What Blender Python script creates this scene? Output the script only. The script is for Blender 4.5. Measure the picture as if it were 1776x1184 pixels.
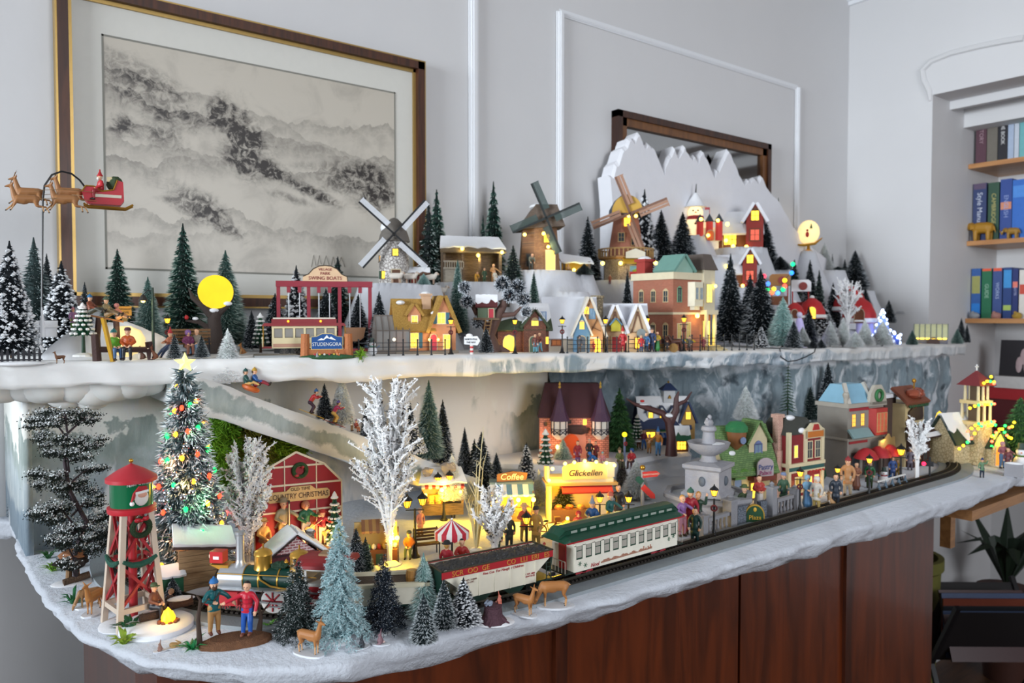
import bpy,bmesh,math,random
import numpy as np
from mathutils import Vector as V,Matrix,noise as mnoise
for o in list(bpy.data.objects):bpy.data.objects.remove(o)
S=bpy.context.scene;COL=S.collection
PI=math.pi;RND=random.Random(7)
# ------------------------------------------------------------ camera, world, lights, exposure
FPX=1340.0;CAMZ=1.5;PITCH=math.atan(45/FPX);YAW=math.radians(-37.7)
cd=bpy.data.cameras.new('camera');cam=bpy.data.objects.new('camera',cd);COL.objects.link(cam)
cam.location=(0,0,CAMZ);cam.rotation_euler=(PI/2-PITCH,0,YAW)
cd.sensor_width=36;cd.lens=FPX*36/1776;cd.clip_start=.02;cd.clip_end=60
cd.dof.use_dof=True;cd.dof.focus_distance=1.12;cd.dof.aperture_fstop=7.5
S.camera=cam
S.view_settings.view_transform='Standard';S.view_settings.look='None'
S.view_settings.exposure=0.0;S.view_settings.gamma=1;S.view_settings.use_curve_mapping=False
w=bpy.data.worlds.new('world');S.world=w;w.use_nodes=True
w.node_tree.nodes['Background'].inputs[0].default_value=(.80,.87,1,1)
w.node_tree.nodes['Background'].inputs[1].default_value=.35
S.cycles.max_bounces=6;S.cycles.diffuse_bounces=3;S.cycles.glossy_bounces=3;S.cycles.transmission_bounces=4
S.cycles.caustics_reflective=False;S.cycles.caustics_refractive=False;S.cycles.sample_clamp_indirect=4
def area(loc,target,sx,sy,power,col):
 l=bpy.data.lights.new('daylight_or_fill','AREA');l.shape='RECTANGLE';l.size=sx;l.size_y=sy;l.energy=power;l.color=col
 o=bpy.data.objects.new('daylight_or_fill',l);COL.objects.link(o);o.location=loc
 o.rotation_euler=(V(target)-V(loc)).to_track_quat('-Z','Y').to_euler();return o
area((-5.4,.55,1.95),(3.3,1.3,1.7),2.6,1.5,490,(.87,.94,1))
area((.95,-2.9,2.1),(1.2,1.8,1.5),1.7,1.3,82,(.92,.95,1))  # unseen front fill, added to even out the light on the back wall
# ------------------------------------------------------------ photograph geometry: from a pixel to a point of the room
_f=V((-math.sin(YAW),math.cos(YAW),0));RIGHT=V((_f.y,-_f.x,0));UP=V((_f.x*math.sin(PITCH),_f.y*math.sin(PITCH),math.cos(PITCH)))
FWD=V((_f.x*math.cos(PITCH),_f.y*math.cos(PITCH),-math.sin(PITCH)));CP=V((0,0,CAMZ))
def ray(px,py):return FWD+RIGHT*((px-888)/FPX)+UP*((592-py)/FPX)
def on_z(px,py,z):
 d=ray(px,py);return CP+d*((z-CAMZ)/d.z)
def on_y(px,py,y):
 d=ray(px,py);return CP+d*(y/d.y)
def on_x(px,py,x):
 d=ray(px,py);return CP+d*(x/d.x)
def mpp(p):return(V(p)-CP).dot(FWD)/FPX
LZ=1.10
def zU(x):return 1.4265-.0140*max(0,x-.6)
def L(px,py,z=LZ):return on_z(px,py,z)
def U(px,Y):
 d=ray(px,600);t=Y/d.y;p=CP+d*t;p.z=zU(p.x);return p
def face_cam(p):return math.atan2(p.y,p.x)-PI/2
# ------------------------------------------------------------ materials
def lin(h):
 if not isinstance(h,str):return tuple(h)[:3]
 c=[int(h[i:i+2],16)/255 for i in(0,2,4)]
 return tuple(x/12.92 if x<=.04045 else((x+.055)/1.055)**2.4 for x in c)
_MC={}
def newmat(name):
 m=bpy.data.materials.new(name);m.use_nodes=True
 return m,m.node_tree,m.node_tree.nodes['Principled BSDF']
def nd(nt,t,**k):
 n=nt.nodes.new(t)
 for a,b in k.items():setattr(n,a,b)
 return n
def mixc(nt,fac,a,b,blend='MIX'):
 n=nd(nt,'ShaderNodeMix',data_type='RGBA',blend_type=blend)
 for i,x in((0,fac),(6,a),(7,b)):
  if hasattr(x,'links'):nt.links.new(x,n.inputs[i])
  elif i==0:n.inputs[0].default_value=x
  else:n.inputs[i].default_value=(*lin(x),1)
 return n.outputs[2]
def math_(nt,op,a,b=None,c=None):
 n=nd(nt,'ShaderNodeMath',operation=op)
 for i,x in enumerate((a,b,c)):
  if x is None:continue
  if hasattr(x,'links'):nt.links.new(x,n.inputs[i])
  else:n.inputs[i].default_value=x
 return n.outputs[0]
def noise_(nt,vec,scale,detail=3,rough=.5,dist=0):
 n=nd(nt,'ShaderNodeTexNoise');n.inputs['Scale'].default_value=scale;n.inputs['Detail'].default_value=detail
 n.inputs['Roughness'].default_value=rough;n.inputs['Distortion'].default_value=dist
 if vec is not None:nt.links.new(vec,n.inputs['Vector'])
 return n.outputs['Fac']
def ramp_(nt,fac,a,b,lo=0,hi=1):
 n=nd(nt,'ShaderNodeMapRange',interpolation_type='SMOOTHSTEP');nt.links.new(fac,n.inputs[0])
 n.inputs[1].default_value=a;n.inputs[2].default_value=b;n.inputs[3].default_value=lo;n.inputs[4].default_value=hi
 return n.outputs[0]
def bump_(nt,bs,h,strength=.4,dist=.002):
 n=nd(nt,'ShaderNodeBump');n.inputs['Strength'].default_value=strength;n.inputs['Distance'].default_value=dist
 nt.links.new(h,n.inputs['Height']);nt.links.new(n.outputs[0],bs.inputs['Normal'])
def objco(nt):return nd(nt,'ShaderNodeTexCoord').outputs['Object']
def mat(col,rough=.55,metal=0.,emit=0.,var=.10,vs=60,bump=0.,bs_=400,spec=.4,alpha=1.):
 k=(col,rough,metal,emit,var,vs,bump,bs_,spec,alpha)
 if k in _MC:return _MC[k]
 m,nt,bs=newmat('m_%s_%d'%(str(col)[:6],len(_MC)));c=lin(col)
 co=objco(nt);f=noise_(nt,co,vs)
 lo=tuple(x*(1-var)for x in c);hi=tuple(min(1,x*(1+var))for x in c)
 nt.links.new(mixc(nt,f,lo,hi),bs.inputs['Base Color'])
 bs.inputs['Roughness'].default_value=rough;bs.inputs['Metallic'].default_value=metal
 bs.inputs['Specular IOR Level'].default_value=spec
 if emit:
  bs.inputs['Emission Color'].default_value=(*c,1);bs.inputs['Emission Strength'].default_value=emit
  m.cycles.emission_sampling='NONE'
 if alpha<1:bs.inputs['Alpha'].default_value=alpha
 if bump:bump_(nt,bs,noise_(nt,co,bs_,2),bump)
 _MC[k]=m;return m
def brick(c1,c2,mortar,sx=.008,sy=.0035,off=.5,bump=.5,rough=.7,ms=.12,var=.2):
 k=('brick',c1,c2,mortar,sx,sy,off,rough,ms)
 if k in _MC:return _MC[k]
 m,nt,bs=newmat('m_brick_%d'%len(_MC));co=objco(nt)
 sp=nd(nt,'ShaderNodeSeparateXYZ');nt.links.new(co,sp.inputs[0])
 cb=nd(nt,'ShaderNodeCombineXYZ');nt.links.new(math_(nt,'ADD',sp.outputs[0],sp.outputs[1]),cb.inputs[0]);nt.links.new(sp.outputs[2],cb.inputs[1])
 b=nd(nt,'ShaderNodeTexBrick',offset=off);nt.links.new(cb.outputs[0],b.inputs['Vector'])
 for i,c in(('Color1',c1),('Color2',c2),('Mortar',mortar)):b.inputs[i].default_value=(*lin(c),1)
 b.inputs['Scale'].default_value=1;b.inputs['Brick Width'].default_value=sx;b.inputs['Row Height'].default_value=sy
 b.inputs['Mortar Size'].default_value=sy*ms;b.inputs['Bias'].default_value=0
 nt.links.new(mixc(nt,ramp_(nt,noise_(nt,co,50),.3,.7,0,var),b.outputs['Color'],mortar),bs.inputs['Base Color'])
 bs.inputs['Roughness'].default_value=rough
 inv=math_(nt,'SUBTRACT',1,b.outputs['Fac']);bump_(nt,bs,inv,bump,.0006)
 _MC[k]=m;return m
def stone(c1,c2,joint,scale=90,rough=.8):
 k=('stone',c1,c2,joint,scale)
 if k in _MC:return _MC[k]
 m,nt,bs=newmat('m_stone_%d'%len(_MC));co=objco(nt)
 v=nd(nt,'ShaderNodeTexVoronoi',feature='DISTANCE_TO_EDGE');v.inputs['Scale'].default_value=scale;nt.links.new(co,v.inputs['Vector'])
 e=ramp_(nt,v.outputs['Distance'],.02,.12)
 nt.links.new(mixc(nt,e,joint,mixc(nt,noise_(nt,co,scale*.7),c1,c2)),bs.inputs['Base Color']);bs.inputs['Roughness'].default_value=rough
 bump_(nt,bs,e,.6,.001);_MC[k]=m;return m
def wood(c1,c2,scale=6,rough=.5,axis='Z',coat=0.,stretch=12):
 k=('wood',c1,c2,scale,rough,axis,coat,stretch)
 if k in _MC:return _MC[k]
 m,nt,bs=newmat('m_wood_%d'%len(_MC));co=objco(nt)
 mp=nd(nt,'ShaderNodeMapping');nt.links.new(co,mp.inputs[0]);s=[scale*stretch]*3;s['XYZ'.index(axis)]=scale
 mp.inputs['Scale'].default_value=s
 n=noise_(nt,mp.outputs[0],1,5,.6,.8)
 nt.links.new(mixc(nt,ramp_(nt,n,.3,.7),c1,c2),bs.inputs['Base Color']);bs.inputs['Roughness'].default_value=rough
 bs.inputs['Coat Weight'].default_value=coat;bs.inputs['Coat Roughness'].default_value=.12
 _MC[k]=m;return m
def snowmat(col='e6e9ee',bump=.5,scale=140):
 k=('snow',col,bump,scale)
 if k in _MC:return _MC[k]
 m,nt,bs=newmat('m_snow_%d'%len(_MC));co=objco(nt)
 nt.links.new(mixc(nt,noise_(nt,co,18),tuple(x*.93 for x in lin(col)),col),bs.inputs['Base Color']);bs.inputs['Roughness'].default_value=.75
 bump_(nt,bs,noise_(nt,co,scale,4,.65),bump,.004);_MC[k]=m;return m
SNOW=snowmat('dde1e7',.25,60);WHITE=mat('e8e8e6',.6);LIT=mat('ffc038',.5,emit=2.6);LITY=mat('ffd84a',.5,emit=4.0)
BULB=mat('ffdc5a',.4,emit=7);BLACK=mat('15161a',.4);DKGREEN=mat('123a2a',.4);GOLD=mat('b98a35',.3,.8);GREY=mat('8d9096',.6)
# ------------------------------------------------------------ mesh building
class MB:
 def __init__(s):s.v=[];s.f=[];s.m=[];s.c=0;s.M=None
 def add(s,vs,fs,mi=None):
  o=len(s.v)
  if s.M is not None:vs=[s.M@V(p)for p in vs]
  s.v+=[tuple(p)for p in vs];s.f+=[tuple(i+o for i in f)for f in fs]
  s.m+=[s.c if mi is None else mi]*len(fs);return s
 def box(s,x0,x1,y0,y1,z0,z1,mi=None):
  return s.add([(x,y,z)for z in(z0,z1)for y in(y0,y1)for x in(x0,x1)],[(0,2,3,1),(4,5,7,6),(0,1,5,4),(2,6,7,3),(0,4,6,2),(1,3,7,5)],mi)
 def cbox(s,c,sz,mi=None):return s.box(c[0]-sz[0]/2,c[0]+sz[0]/2,c[1]-sz[1]/2,c[1]+sz[1]/2,c[2]-sz[2]/2,c[2]+sz[2]/2,mi)
 def bar(s,a,b,w,h,mi=None):
  a=V(a);b=V(b);d=(b-a).normalized();u=V((0,0,1))if abs(d.z)<.95 else V((0,1,0))
  x=d.cross(u).normalized()*(w/2);y=x.cross(d).normalized()*(h/2)
  return s.add([p+i*x+j*y for p in(a,b)for i,j in((-1,-1),(1,-1),(1,1),(-1,1))],[(3,2,1,0),(4,5,6,7),(0,1,5,4),(1,2,6,5),(2,3,7,6),(3,0,4,7)],mi)
 def tube(s,pts,r,n=6,mi=None,caps=True):
  pts=[V(p)for p in pts];k=len(pts);r=[r]*k if not hasattr(r,'__len__')else r
  vs=[];px=None
  for i,p in enumerate(pts):
   d=(pts[min(i+1,k-1)]-pts[max(i-1,0)]).normalized()
   if px is None:px=d.orthogonal().normalized()
   px=(px-d*px.dot(d));px=px.normalized()if px.length>1e-6 else d.orthogonal().normalized()
   py=d.cross(px)
   vs+=[p+(px*math.cos(2*PI*j/n)+py*math.sin(2*PI*j/n))*r[i]for j in range(n)]
  fs=[(i*n+j,i*n+(j+1)%n,(i+1)*n+(j+1)%n,(i+1)*n+j)for i in range(k-1)for j in range(n)]
  if caps:fs+=[tuple(range(n-1,-1,-1)),tuple((k-1)*n+j for j in range(n))]
  return s.add(vs,fs,mi)
 def lathe(s,prof,n=16,c=(0,0,0),mi=None,a0=0):
  k=len(prof)
  vs=[(c[0]+r*math.cos(a0+2*PI*j/n),c[1]+r*math.sin(a0+2*PI*j/n),c[2]+z)for r,z in prof for j in range(n)]
  fs=[(i*n+j,i*n+(j+1)%n,(i+1)*n+(j+1)%n,(i+1)*n+j)for i in range(k-1)for j in range(n)]
  fs+=[tuple(range(n-1,-1,-1)),tuple((k-1)*n+j for j in range(n))]
  return s.add(vs,fs,mi)
 def prism(s,pts,a,b,plane='xz',mi=None):
  k=len(pts);P3={'xz':lambda p,q:(p[0],q,p[1]),'yz':lambda p,q:(q,p[0],p[1]),'xy':lambda p,q:(p[0],p[1],q)}[plane]
  vs=[P3(p,a)for p in pts]+[P3(p,b)for p in pts]
  return s.add(vs,[tuple(range(k)),tuple(range(2*k-1,k-1,-1))]+[(i,i+k,(i+1)%k+k,(i+1)%k)for i in range(k)],mi)
 def ball(s,c,r,n=10,mi=None,jit=0):
  r=(r,r,r)if not hasattr(r,'__len__')else r;h=max(4,n//2+1);vs=[];fs=[]
  for i in range(1,h):
   t=PI*i/h
   for j in range(n):
    a=2*PI*j/n;k=1+(RND.uniform(-jit,jit)if jit else 0)
    vs.append((c[0]+r[0]*k*math.sin(t)*math.cos(a),c[1]+r[1]*k*math.sin(t)*math.sin(a),c[2]+r[2]*k*math.cos(t)))
  vs+=[(c[0],c[1],c[2]+r[2]),(c[0],c[1],c[2]-r[2])];t=len(vs)-2
  for i in range(h-2):
   for j in range(n):fs.append((i*n+j,(i+1)*n+j,(i+1)*n+(j+1)%n,i*n+(j+1)%n))
  for j in range(n):fs+=[(t,j,(j+1)%n),(t+1,(h-2)*n+(j+1)%n,(h-2)*n+j)]
  return s.add(vs,fs,mi)
 def mesh(s,name,mats,smooth=False):
  me=bpy.data.meshes.new(name);me.from_pydata(s.v,[],s.f)
  if not hasattr(mats,'__len__'):mats=[mats]
  for m in mats:me.materials.append(m)
  if len(mats)>1:me.polygons.foreach_set('material_index',s.m)
  bm=bmesh.new();bm.from_mesh(me);bmesh.ops.recalc_face_normals(bm,faces=bm.faces);bm.to_mesh(me);bm.free()
  if smooth:
   me.polygons.foreach_set('use_smooth',[True]*len(me.polygons))
   if smooth!='all':me.set_sharp_from_angle(angle=.7)
  me.update();return me
def tag(o,label=None,cat=None,group=None,kind=None):
 for k,x in(('label',label),('category',cat),('group',group),('kind',kind)):
  if x:o[k]=x
 return o
def link(name,data,parent=None,loc=(0,0,0),rz=0,sc=1):
 o=bpy.data.objects.new(name,data);COL.objects.link(o);o.parent=parent
 o.location=loc;o.rotation_euler=(0,0,rz);o.scale=(sc,sc,sc)if not hasattr(sc,'__len__')else sc;return o
def root(name,label,cat,loc,rz=0,group=None,sc=1):return tag(link(name,None,None,loc,rz,sc),label,cat,group)
def P(par,name,mb,mats,smooth=False,label=None,loc=(0,0,0),rz=0):
 o=link(name,mb.mesh(name,mats,smooth),par,loc,rz)
 if label:o['label']=label
 return o
def T(name,mb,mats,label,cat,loc=(0,0,0),rz=0,group=None,smooth=False,kind=None,sc=1):
 return tag(link(name,mb.mesh(name,mats,smooth),None,loc,rz,sc),label,cat,group,kind)
def struct(name,mb,mats,smooth=False,par=None):
 o=link(name,mb.mesh(name,mats,smooth),par);
 if par is None:o['kind']='structure'
 return o
def text(par,s,loc,size,m,rot=(PI/2,0,0),ext=.0003,name='lettering',sx=1,shear=0):
 c=bpy.data.curves.new(name,'FONT');c.body=s;c.size=size;c.align_x='CENTER';c.align_y='CENTER';c.extrude=ext;c.shear=shear;c.resolution_u=3
 c.materials.append(m);o=bpy.data.objects.new(name,c);COL.objects.link(o);o.parent=par;o.location=loc;o.rotation_euler=rot;o.scale=(sx,1,1);return o
def glow(loc,power,col=(1,.72,.25),r=.004,par=None):
 l=bpy.data.lights.new('lamp_or_fill','POINT');l.energy=power;l.color=col;l.shadow_soft_size=r
 o=bpy.data.objects.new('lamp_or_fill',l);COL.objects.link(o);o.parent=par;o.location=loc;return o
def fbm(x,y,z=0,o=4):
 a=1;t=0
 for i in range(o):t+=a*mnoise.noise(V((x,y,z)));x*=2.03;y*=2.03;z=z*2+7.1;a*=.5
 return t
 # ------------------------------------------------------------ the room
WY=1.85;WX=3.34;NY=1.485;NX=4.02;CEIL=2.98
def wallmat():
 m,nt,bs=newmat('m_wall');co=objco(nt)
 nt.links.new(mixc(nt,noise_(nt,co,2.5,4),'d0d0d2','dadadb'),bs.inputs['Base Color']);bs.inputs['Roughness'].default_value=.8
 bump_(nt,bs,noise_(nt,co,12,4),.12,.01);return m
WALL=wallmat();TRIM=mat('e6e8ec',.45,var=.03)
struct('wall_back',MB().box(-2.6,WX+.9,WY,WY+.12,0,CEIL),WALL)
NZ=on_x(1625,163,WX).z
b=MB().box(WX,WX+.8,NY,WY,0,CEIL).box(WX,WX+.8,-1.6,NY,NZ,CEIL)
struct('wall_right',b,WALL)
struct('wall_niche',MB().box(NX,NX+.12,-1.6,WY,0,NZ+.05),WALL)
struct('wall_front',MB().box(-2.6,WX+.9,-3.1,-2.98,0,1.25).box(-2.6,0,-3.1,-2.98,1.25,CEIL).box(1.9,WX+.9,-3.1,-2.98,1.25,CEIL),mat('57504a',.8))
struct('wall_left',MB().box(-2.62,-2.5,-3.1,WY,0,1.32).box(-2.62,-2.5,-3.1,WY,2.6,CEIL).box(-2.62,-2.5,-3.1,-1.3,1.32,2.6).box(-2.62,-2.5,1.65,WY,1.32,2.6),WALL)
struct('ceiling',MB().box(-2.6,WX+.9,-3.1,WY,CEIL,CEIL+.1),mat('d9d9d8',.8))
struct('floor',MB().box(-2.6,WX+.9,-3.1,WY,-.05,0),wood('3b2517','5a3a24',2,.5,'X'))
def molding(name,a,c,w=.03,d=.016):
 b=MB()
 for q,(ww,dd)in enumerate(((1,.45),(.62,.8),(.3,1))):
  b.box(min(a[0],c[0])-w*ww/2*(1 if a[0]==c[0]else 0),max(a[0],c[0])+w*ww/2*(1 if a[0]==c[0]else 0),WY-d*dd,WY-d*dd*.3,min(a[2],c[2])-w*ww/2*(0 if a[0]==c[0]else 1),max(a[2],c[2])+w*ww/2*(0 if a[0]==c[0]else 1))
 struct(name,b,TRIM)
p1=on_y(820,200,WY);molding('trim_1',(p1 .x,0,1.0),(p1 .x,0,CEIL),.034)
q1=on_y(970,22,WY);q2=on_y(1382,155,WY)
molding('trim_2',(q1 .x,0,1.0),(q1 .x,0,q1 .z),.03);molding('trim_3',(q2 .x,0,1.0),(q2 .x,0,q1 .z),.03);molding('trim_4',(q1 .x,0,q1 .z),(q2 .x,0,q1 .z),.022,.008)
molding('trim_5',(on_y(60,100,WY).x-.62,0,1.0),(on_y(60,100,WY).x-.62,0,CEIL),.03)
cz=on_x(1470,12,WX).z
b=MB()
for k in range(3):b.box(WX-.012-.012*k,WX,-1.6,WY,cz+.018*k,cz+.018*k+.02)
struct('trim_6',b,TRIM)
# plaster arch line above the alcove
b=MB();arch=[on_x(x,y,WX)for x,y in((1776,66),(1740,72),(1700,80),(1650,92),(1615,106),(1600,122),(1603,140),(1612,158),(1614,175))]
b.tube([p-V((.002,0,0))for p in arch],[.012]*8+[.006],8);struct('trim_7',b,WALL,True)
b=MB()
for k,(x,z)in enumerate(((WX+.16,NZ-.035),(WX+.30,NZ-.09))):b.box(x,x+.03+.3*(k==1),-1.6,NY+.001,z,NZ+.002)
struct('trim_8',b,WALL)
# ------------------------------------------------------------ framed ink painting
def inkmat():
 m,nt,bs=newmat('m_ink');co=nd(nt,'ShaderNodeTexCoord').outputs['Generated']
 mp=nd(nt,'ShaderNodeMapping');nt.links.new(co,mp.inputs[0]);mp.inputs['Scale'].default_value=(1.35,1,1)
 n1=noise_(nt,mp.outputs[0],5,8,.62,.6);n2=noise_(nt,mp.outputs[0],26,8,.72,.8);n3=noise_(nt,mp.outputs[0],9,8,.7,1.2)
 sp=nd(nt,'ShaderNodeSeparateXYZ');nt.links.new(co,sp.inputs[0]);X,Z=sp.outputs[0],sp.outputs[2]
 def blob(cx,cz,rx,rz,tilt=0):
  dx=math_(nt,'SUBTRACT',X,cx);dz=math_(nt,'SUBTRACT',Z,cz);dz=math_(nt,'SUBTRACT',dz,math_(nt,'MULTIPLY',dx,tilt))
  dx=math_(nt,'DIVIDE',dx,rx);dz=math_(nt,'DIVIDE',dz,rz)
  r=math_(nt,'SQRT',math_(nt,'ADD',math_(nt,'MULTIPLY',dx,dx),math_(nt,'MULTIPLY',dz,dz)))
  r=math_(nt,'ADD',r,math_(nt,'MULTIPLY',math_(nt,'SUBTRACT',n3,.5),1.5))
  return ramp_(nt,r,.25,1.15,1,0)
 acc=None
 for cx,cz,rx,rz,tl,st in((.13,.80,.20,.13,-.6,.55),(.05,.63,.05,.05,0,.8),(.16,.60,.10,.06,-.2,.5),(.42,.62,.10,.17,-.5,1.0),(.50,.52,.10,.06,-.5,1.0),(.34,.74,.05,.12,.3,.8),(.66,.42,.14,.04,-.45,.85),(.84,.52,.15,.10,.35,.7),(.93,.44,.10,.12,.3,.85),(.28,.30,.12,.09,-.5,.85),(.36,.22,.08,.06,-.6,.8),(.20,.32,.06,.03,0,.7),(.70,.56,.12,.03,.2,.35),(.10,.90,.18,.03,-.5,.4),(.58,.38,.10,.03,-.3,.5)):
  t=math_(nt,'MULTIPLY',blob(cx,cz,rx,rz,tl),st);acc=t if acc is None else math_(nt,'MAXIMUM',acc,t)
 grain=ramp_(nt,n2,.34,.60,.15,1);ink=math_(nt,'MULTIPLY',acc,grain);wash=None
 for i,(z0,sl,am,fq,st,dp)in enumerate(((.90,-.30,.16,3.2,.55,.10),(.80,-.22,.26,2.4,.75,.16),(.58,-.10,.22,3.4,.6,.10),(.44,.16,.24,2.8,.7,.13),(.30,-.12,.20,3.6,.55,.10),(.17,.05,.18,4.2,.4,.08),(.62,.22,.18,5,.55,.09))):
  cb=nd(nt,'ShaderNodeCombineXYZ');nt.links.new(X,cb.inputs[0]);cb.inputs[1].default_value=i*3.7+1.3;rz=math_(nt,'ADD',math_(nt,'ADD',math_(nt,'MULTIPLY',math_(nt,'SUBTRACT',noise_(nt,cb.outputs[0],fq,6,.6),.5),am*2),z0),math_(nt,'MULTIPLY',X,sl))
  d=math_(nt,'SUBTRACT',rz,Z);m_=math_(nt,'MULTIPLY',ramp_(nt,d,0,.004),ramp_(nt,math_(nt,'ADD',d,math_(nt,'MULTIPLY',math_(nt,'SUBTRACT',n3,.5),.12)),0,dp,1,0))
  m_=math_(nt,'MULTIPLY',math_(nt,'MULTIPLY',m_,st*.75),ramp_(nt,n2,.3,.65,.45,1));wash=m_ if wash is None else math_(nt,'MAXIMUM',wash,m_)
 wash=math_(nt,'MAXIMUM',wash,math_(nt,'MULTIPLY',ramp_(nt,n1,.45,.75),.28));tot=math_(nt,'MINIMUM',math_(nt,'ADD',math_(nt,'MULTIPLY',ink,1.15),wash),1)
 nt.links.new(mixc(nt,tot,mixc(nt,Z,'cfc9be','c4bdb0'),'2b2522'),bs.inputs['Base Color']);bs.inputs['Roughness'].default_value=.45;bs.inputs['Coat Weight'].default_value=.0
 return m
fy=WY-.03
xl=on_y(102,250,WY-.02).x;xr=on_y(734,250,WY-.02).x;zt=on_y(734,110,WY-.02).z;zb=on_y(640,533,WY-.02).z
r=root('framed_painting','large ink landscape painting with cream mat in a brown and gold frame on the wall','painting',(xl,WY,zb))
W_=xr-xl;H_=zt-zb
FR=wood('34190d','532c17',6,.5,'Z',.04)
def framebars(r,name,W,H,w,d0,d1,m,ins=0,skip=0):
 for(x0,x1,z0,z1)in((ins,ins+w,ins,H-ins),(W-ins-w,W-ins,ins,H-ins),(ins,W-ins,ins,ins+w),(ins,W-ins,H-ins-w,H-ins)):
  P(r,name,MB().box(x0,x1,-d1,-d0,z0,z1),m)
framebars(r,'frame_rail',W_,H_,.02,.0,.03,FR)
GILT=mat('b09258',.4,.75);framebars(r,'gilt_slip',W_,H_,.009,.0,.016,GILT,.019,1)
for x0,x1,z0,z1 in((-.004,0,-.004,H_+.004),(W_,W_+.004,-.004,H_+.004),(0,W_,-.004,0),(0,W_,H_,H_+.004)):P(r,'gilt_edge',MB().box(x0,x1,-.028,0,z0,z1),GILT)
P(r,'mat_board',MB().box(.02,W_-.02,-.010,-.002,.02,H_-.02),mat('d8d7d0',.7,var=.03))
al=on_y(176,58,WY-.012);ar=on_y(686,158,WY-.012);
az0=zb+.078;ax0,ax1,az1=al.x-xl,ar.x-xl,al.z-zb
framebars(link('mat_bevel',None,r,(ax0,0,.078)),'bevel_strip',ax1-ax0,az1-.078,.004,.0101,.0112,mat('85847c',.6))
P(r,'picture',MB().box(ax0+.003,ax1-.003,-.0107,-.0101,.081,az1-.003),inkmat())
# signature strokes
b=MB()
for k,(dx,dz,e,g)in enumerate(((0,0,.012,.03),(.016,.004,.01,.026),(.03,0,.018,.03),(.052,.004,.012,.024),(.07,0,.02,.028))):
 x=ax1-.24+dx;z=.10+dz;b.tube([(x,-.0108,z),(x+e*.5,-.0108,z+g),(x+e,-.0108,z+.004)],.0009,4)
P(r,'signature',b,mat('6d675f',.8))
# ------------------------------------------------------------ mirror
ml=on_y(1068,190,WY-.02);mr=on_y(1334,252,WY-.02)
r=root('wall_mirror','rectangular mirror in a brown stepped wooden frame behind the white peaks','mirror',(ml.x,WY,ml.z-.52))
framebars(r,'outer_rail',mr.x-ml.x,.52,.022,0,.032,wood('2b140b','47250f',6,.4));framebars(r,'inner_rail',mr.x-ml.x,.52,.028,0,.025,wood('5f3a1c','7d5028',6,.4),.02)
P(r,'mirror_glass',MB().box(.04,mr.x-ml.x-.04,-.012,-.004,.04,.48),mat('9a9a9a',.06,1,var=.01))
# ------------------------------------------------------------ sideboard
MAH=wood('2b0f05','4c1f0a',3,.35,'Z',.25,7);MAH2=wood('3c1706','62290c',2.5,.35,'Z',.25,9)
CY=.90;cx0=.213;cx1=on_y(1613,1000,CY).x
r=root('sideboard','tall polished dark mahogany cabinet under the white village board','cabinet',(0,0,0))
prof=[(cx0,1.45),(cx0,CY+.16),(cx0+.012,CY+.10),(cx0+.045,CY+.045),(cx0+.10,CY+.012),(cx0+.16,CY),(cx1,CY),(cx1,1.45)]
P(r,'carcass',MB().prism(prof,.06,1.07,'xy'),MAH);P(r,'plinth',MB().prism([(x+(.02 if x<1 else-.02),y+(.02 if y<1.7 else 0))for x,y in prof],0,.06,'xy'),mat('20100a',.5))
seams=[cx0+.17]+[on_y(px,1050,CY).x for px in(958,1272,1456)]+[cx1-.012]
for i in range(4):
 if i==1:pass
 P(r,'door' if i<3 else 'end_panel',MB().box(seams[i]+.004,seams[i+1]-.004,CY-.014,CY+.002,.09,1.05),MAH2)
for x in(seams[1],seams[3]):P(r,'stile',MB().box(x-.012,x+.012,CY-.022,CY,.06,1.06),MAH)
# ------------------------------------------------------------ foam landscape: lower board, upper board, backdrop, ramp, peaks
DU=[]
def RU(px,py,Y,r=.07):
 p=on_y(px,py,Y);DU.append((p.x,p.y,r,p.z));return p
SITE=dict(mill1=RU(684,494,1.60,.085),nativity=RU(820,492,1.63,.10),mill2=RU(935,472,1.62,.10),crib=RU(1000,478,1.58,.05),mill3=RU(1085,488,1.64,.10),snowman=RU(1206,410,1.74,.05),redcastle=RU(1232,447,1.69,.06),lodge=RU(1285,432,1.70,.09),lodge2=RU(1280,500,1.60,.07),moonlamp=RU(1402,436,1.74,.03),tent=RU(1352,530,1.50,.05),redshop=RU(1388,540,1.48,.05),sheep=RU(720,496,1.55,.06),hillA=RU(1440,470,1.74,.06),hillB=RU(1490,505,1.72,.06),hillC=RU(1540,545,1.66,.07),spare=RU(985,508,1.52,.06),spare2=RU(880,506,1.56,.05),bigtree=RU(1478,572,1.50,.07),mid=RU(1170,480,1.66,.06),backrow=RU(1590,563,1.66,.10),rear=RU(1620,575,1.55,.10),mid2=RU(1340,470,1.68,.06))
def hU(x,y):
 z=zU(x);base=z
 for cx,cy,r,zz in DU:
  d=math.hypot(x-cx,y-cy)-r
  h=zz if d<0 else zz-d*2.6-.012*(1+fbm(x*14,y*14))
  if h>z:z=h
 return z
def rough_outline(pts,step=.012,amp=.006,seed=0,closed=True,fr=22):
 out=[]
 n=len(pts)
 for i in range(n if closed else n-1):
  a,b=V(pts[i]).to_2d(),V(pts[(i+1)%n]).to_2d();k=max(1,int((b-a).length/step));nrm=V((b.y-a.y,a.x-b.x)).normalized()
  for j in range(k):
   p=a.lerp(b,j/k);out.append(p+nrm*amp*fbm(p.x*fr,p.y*fr,seed))
 return out
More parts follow.
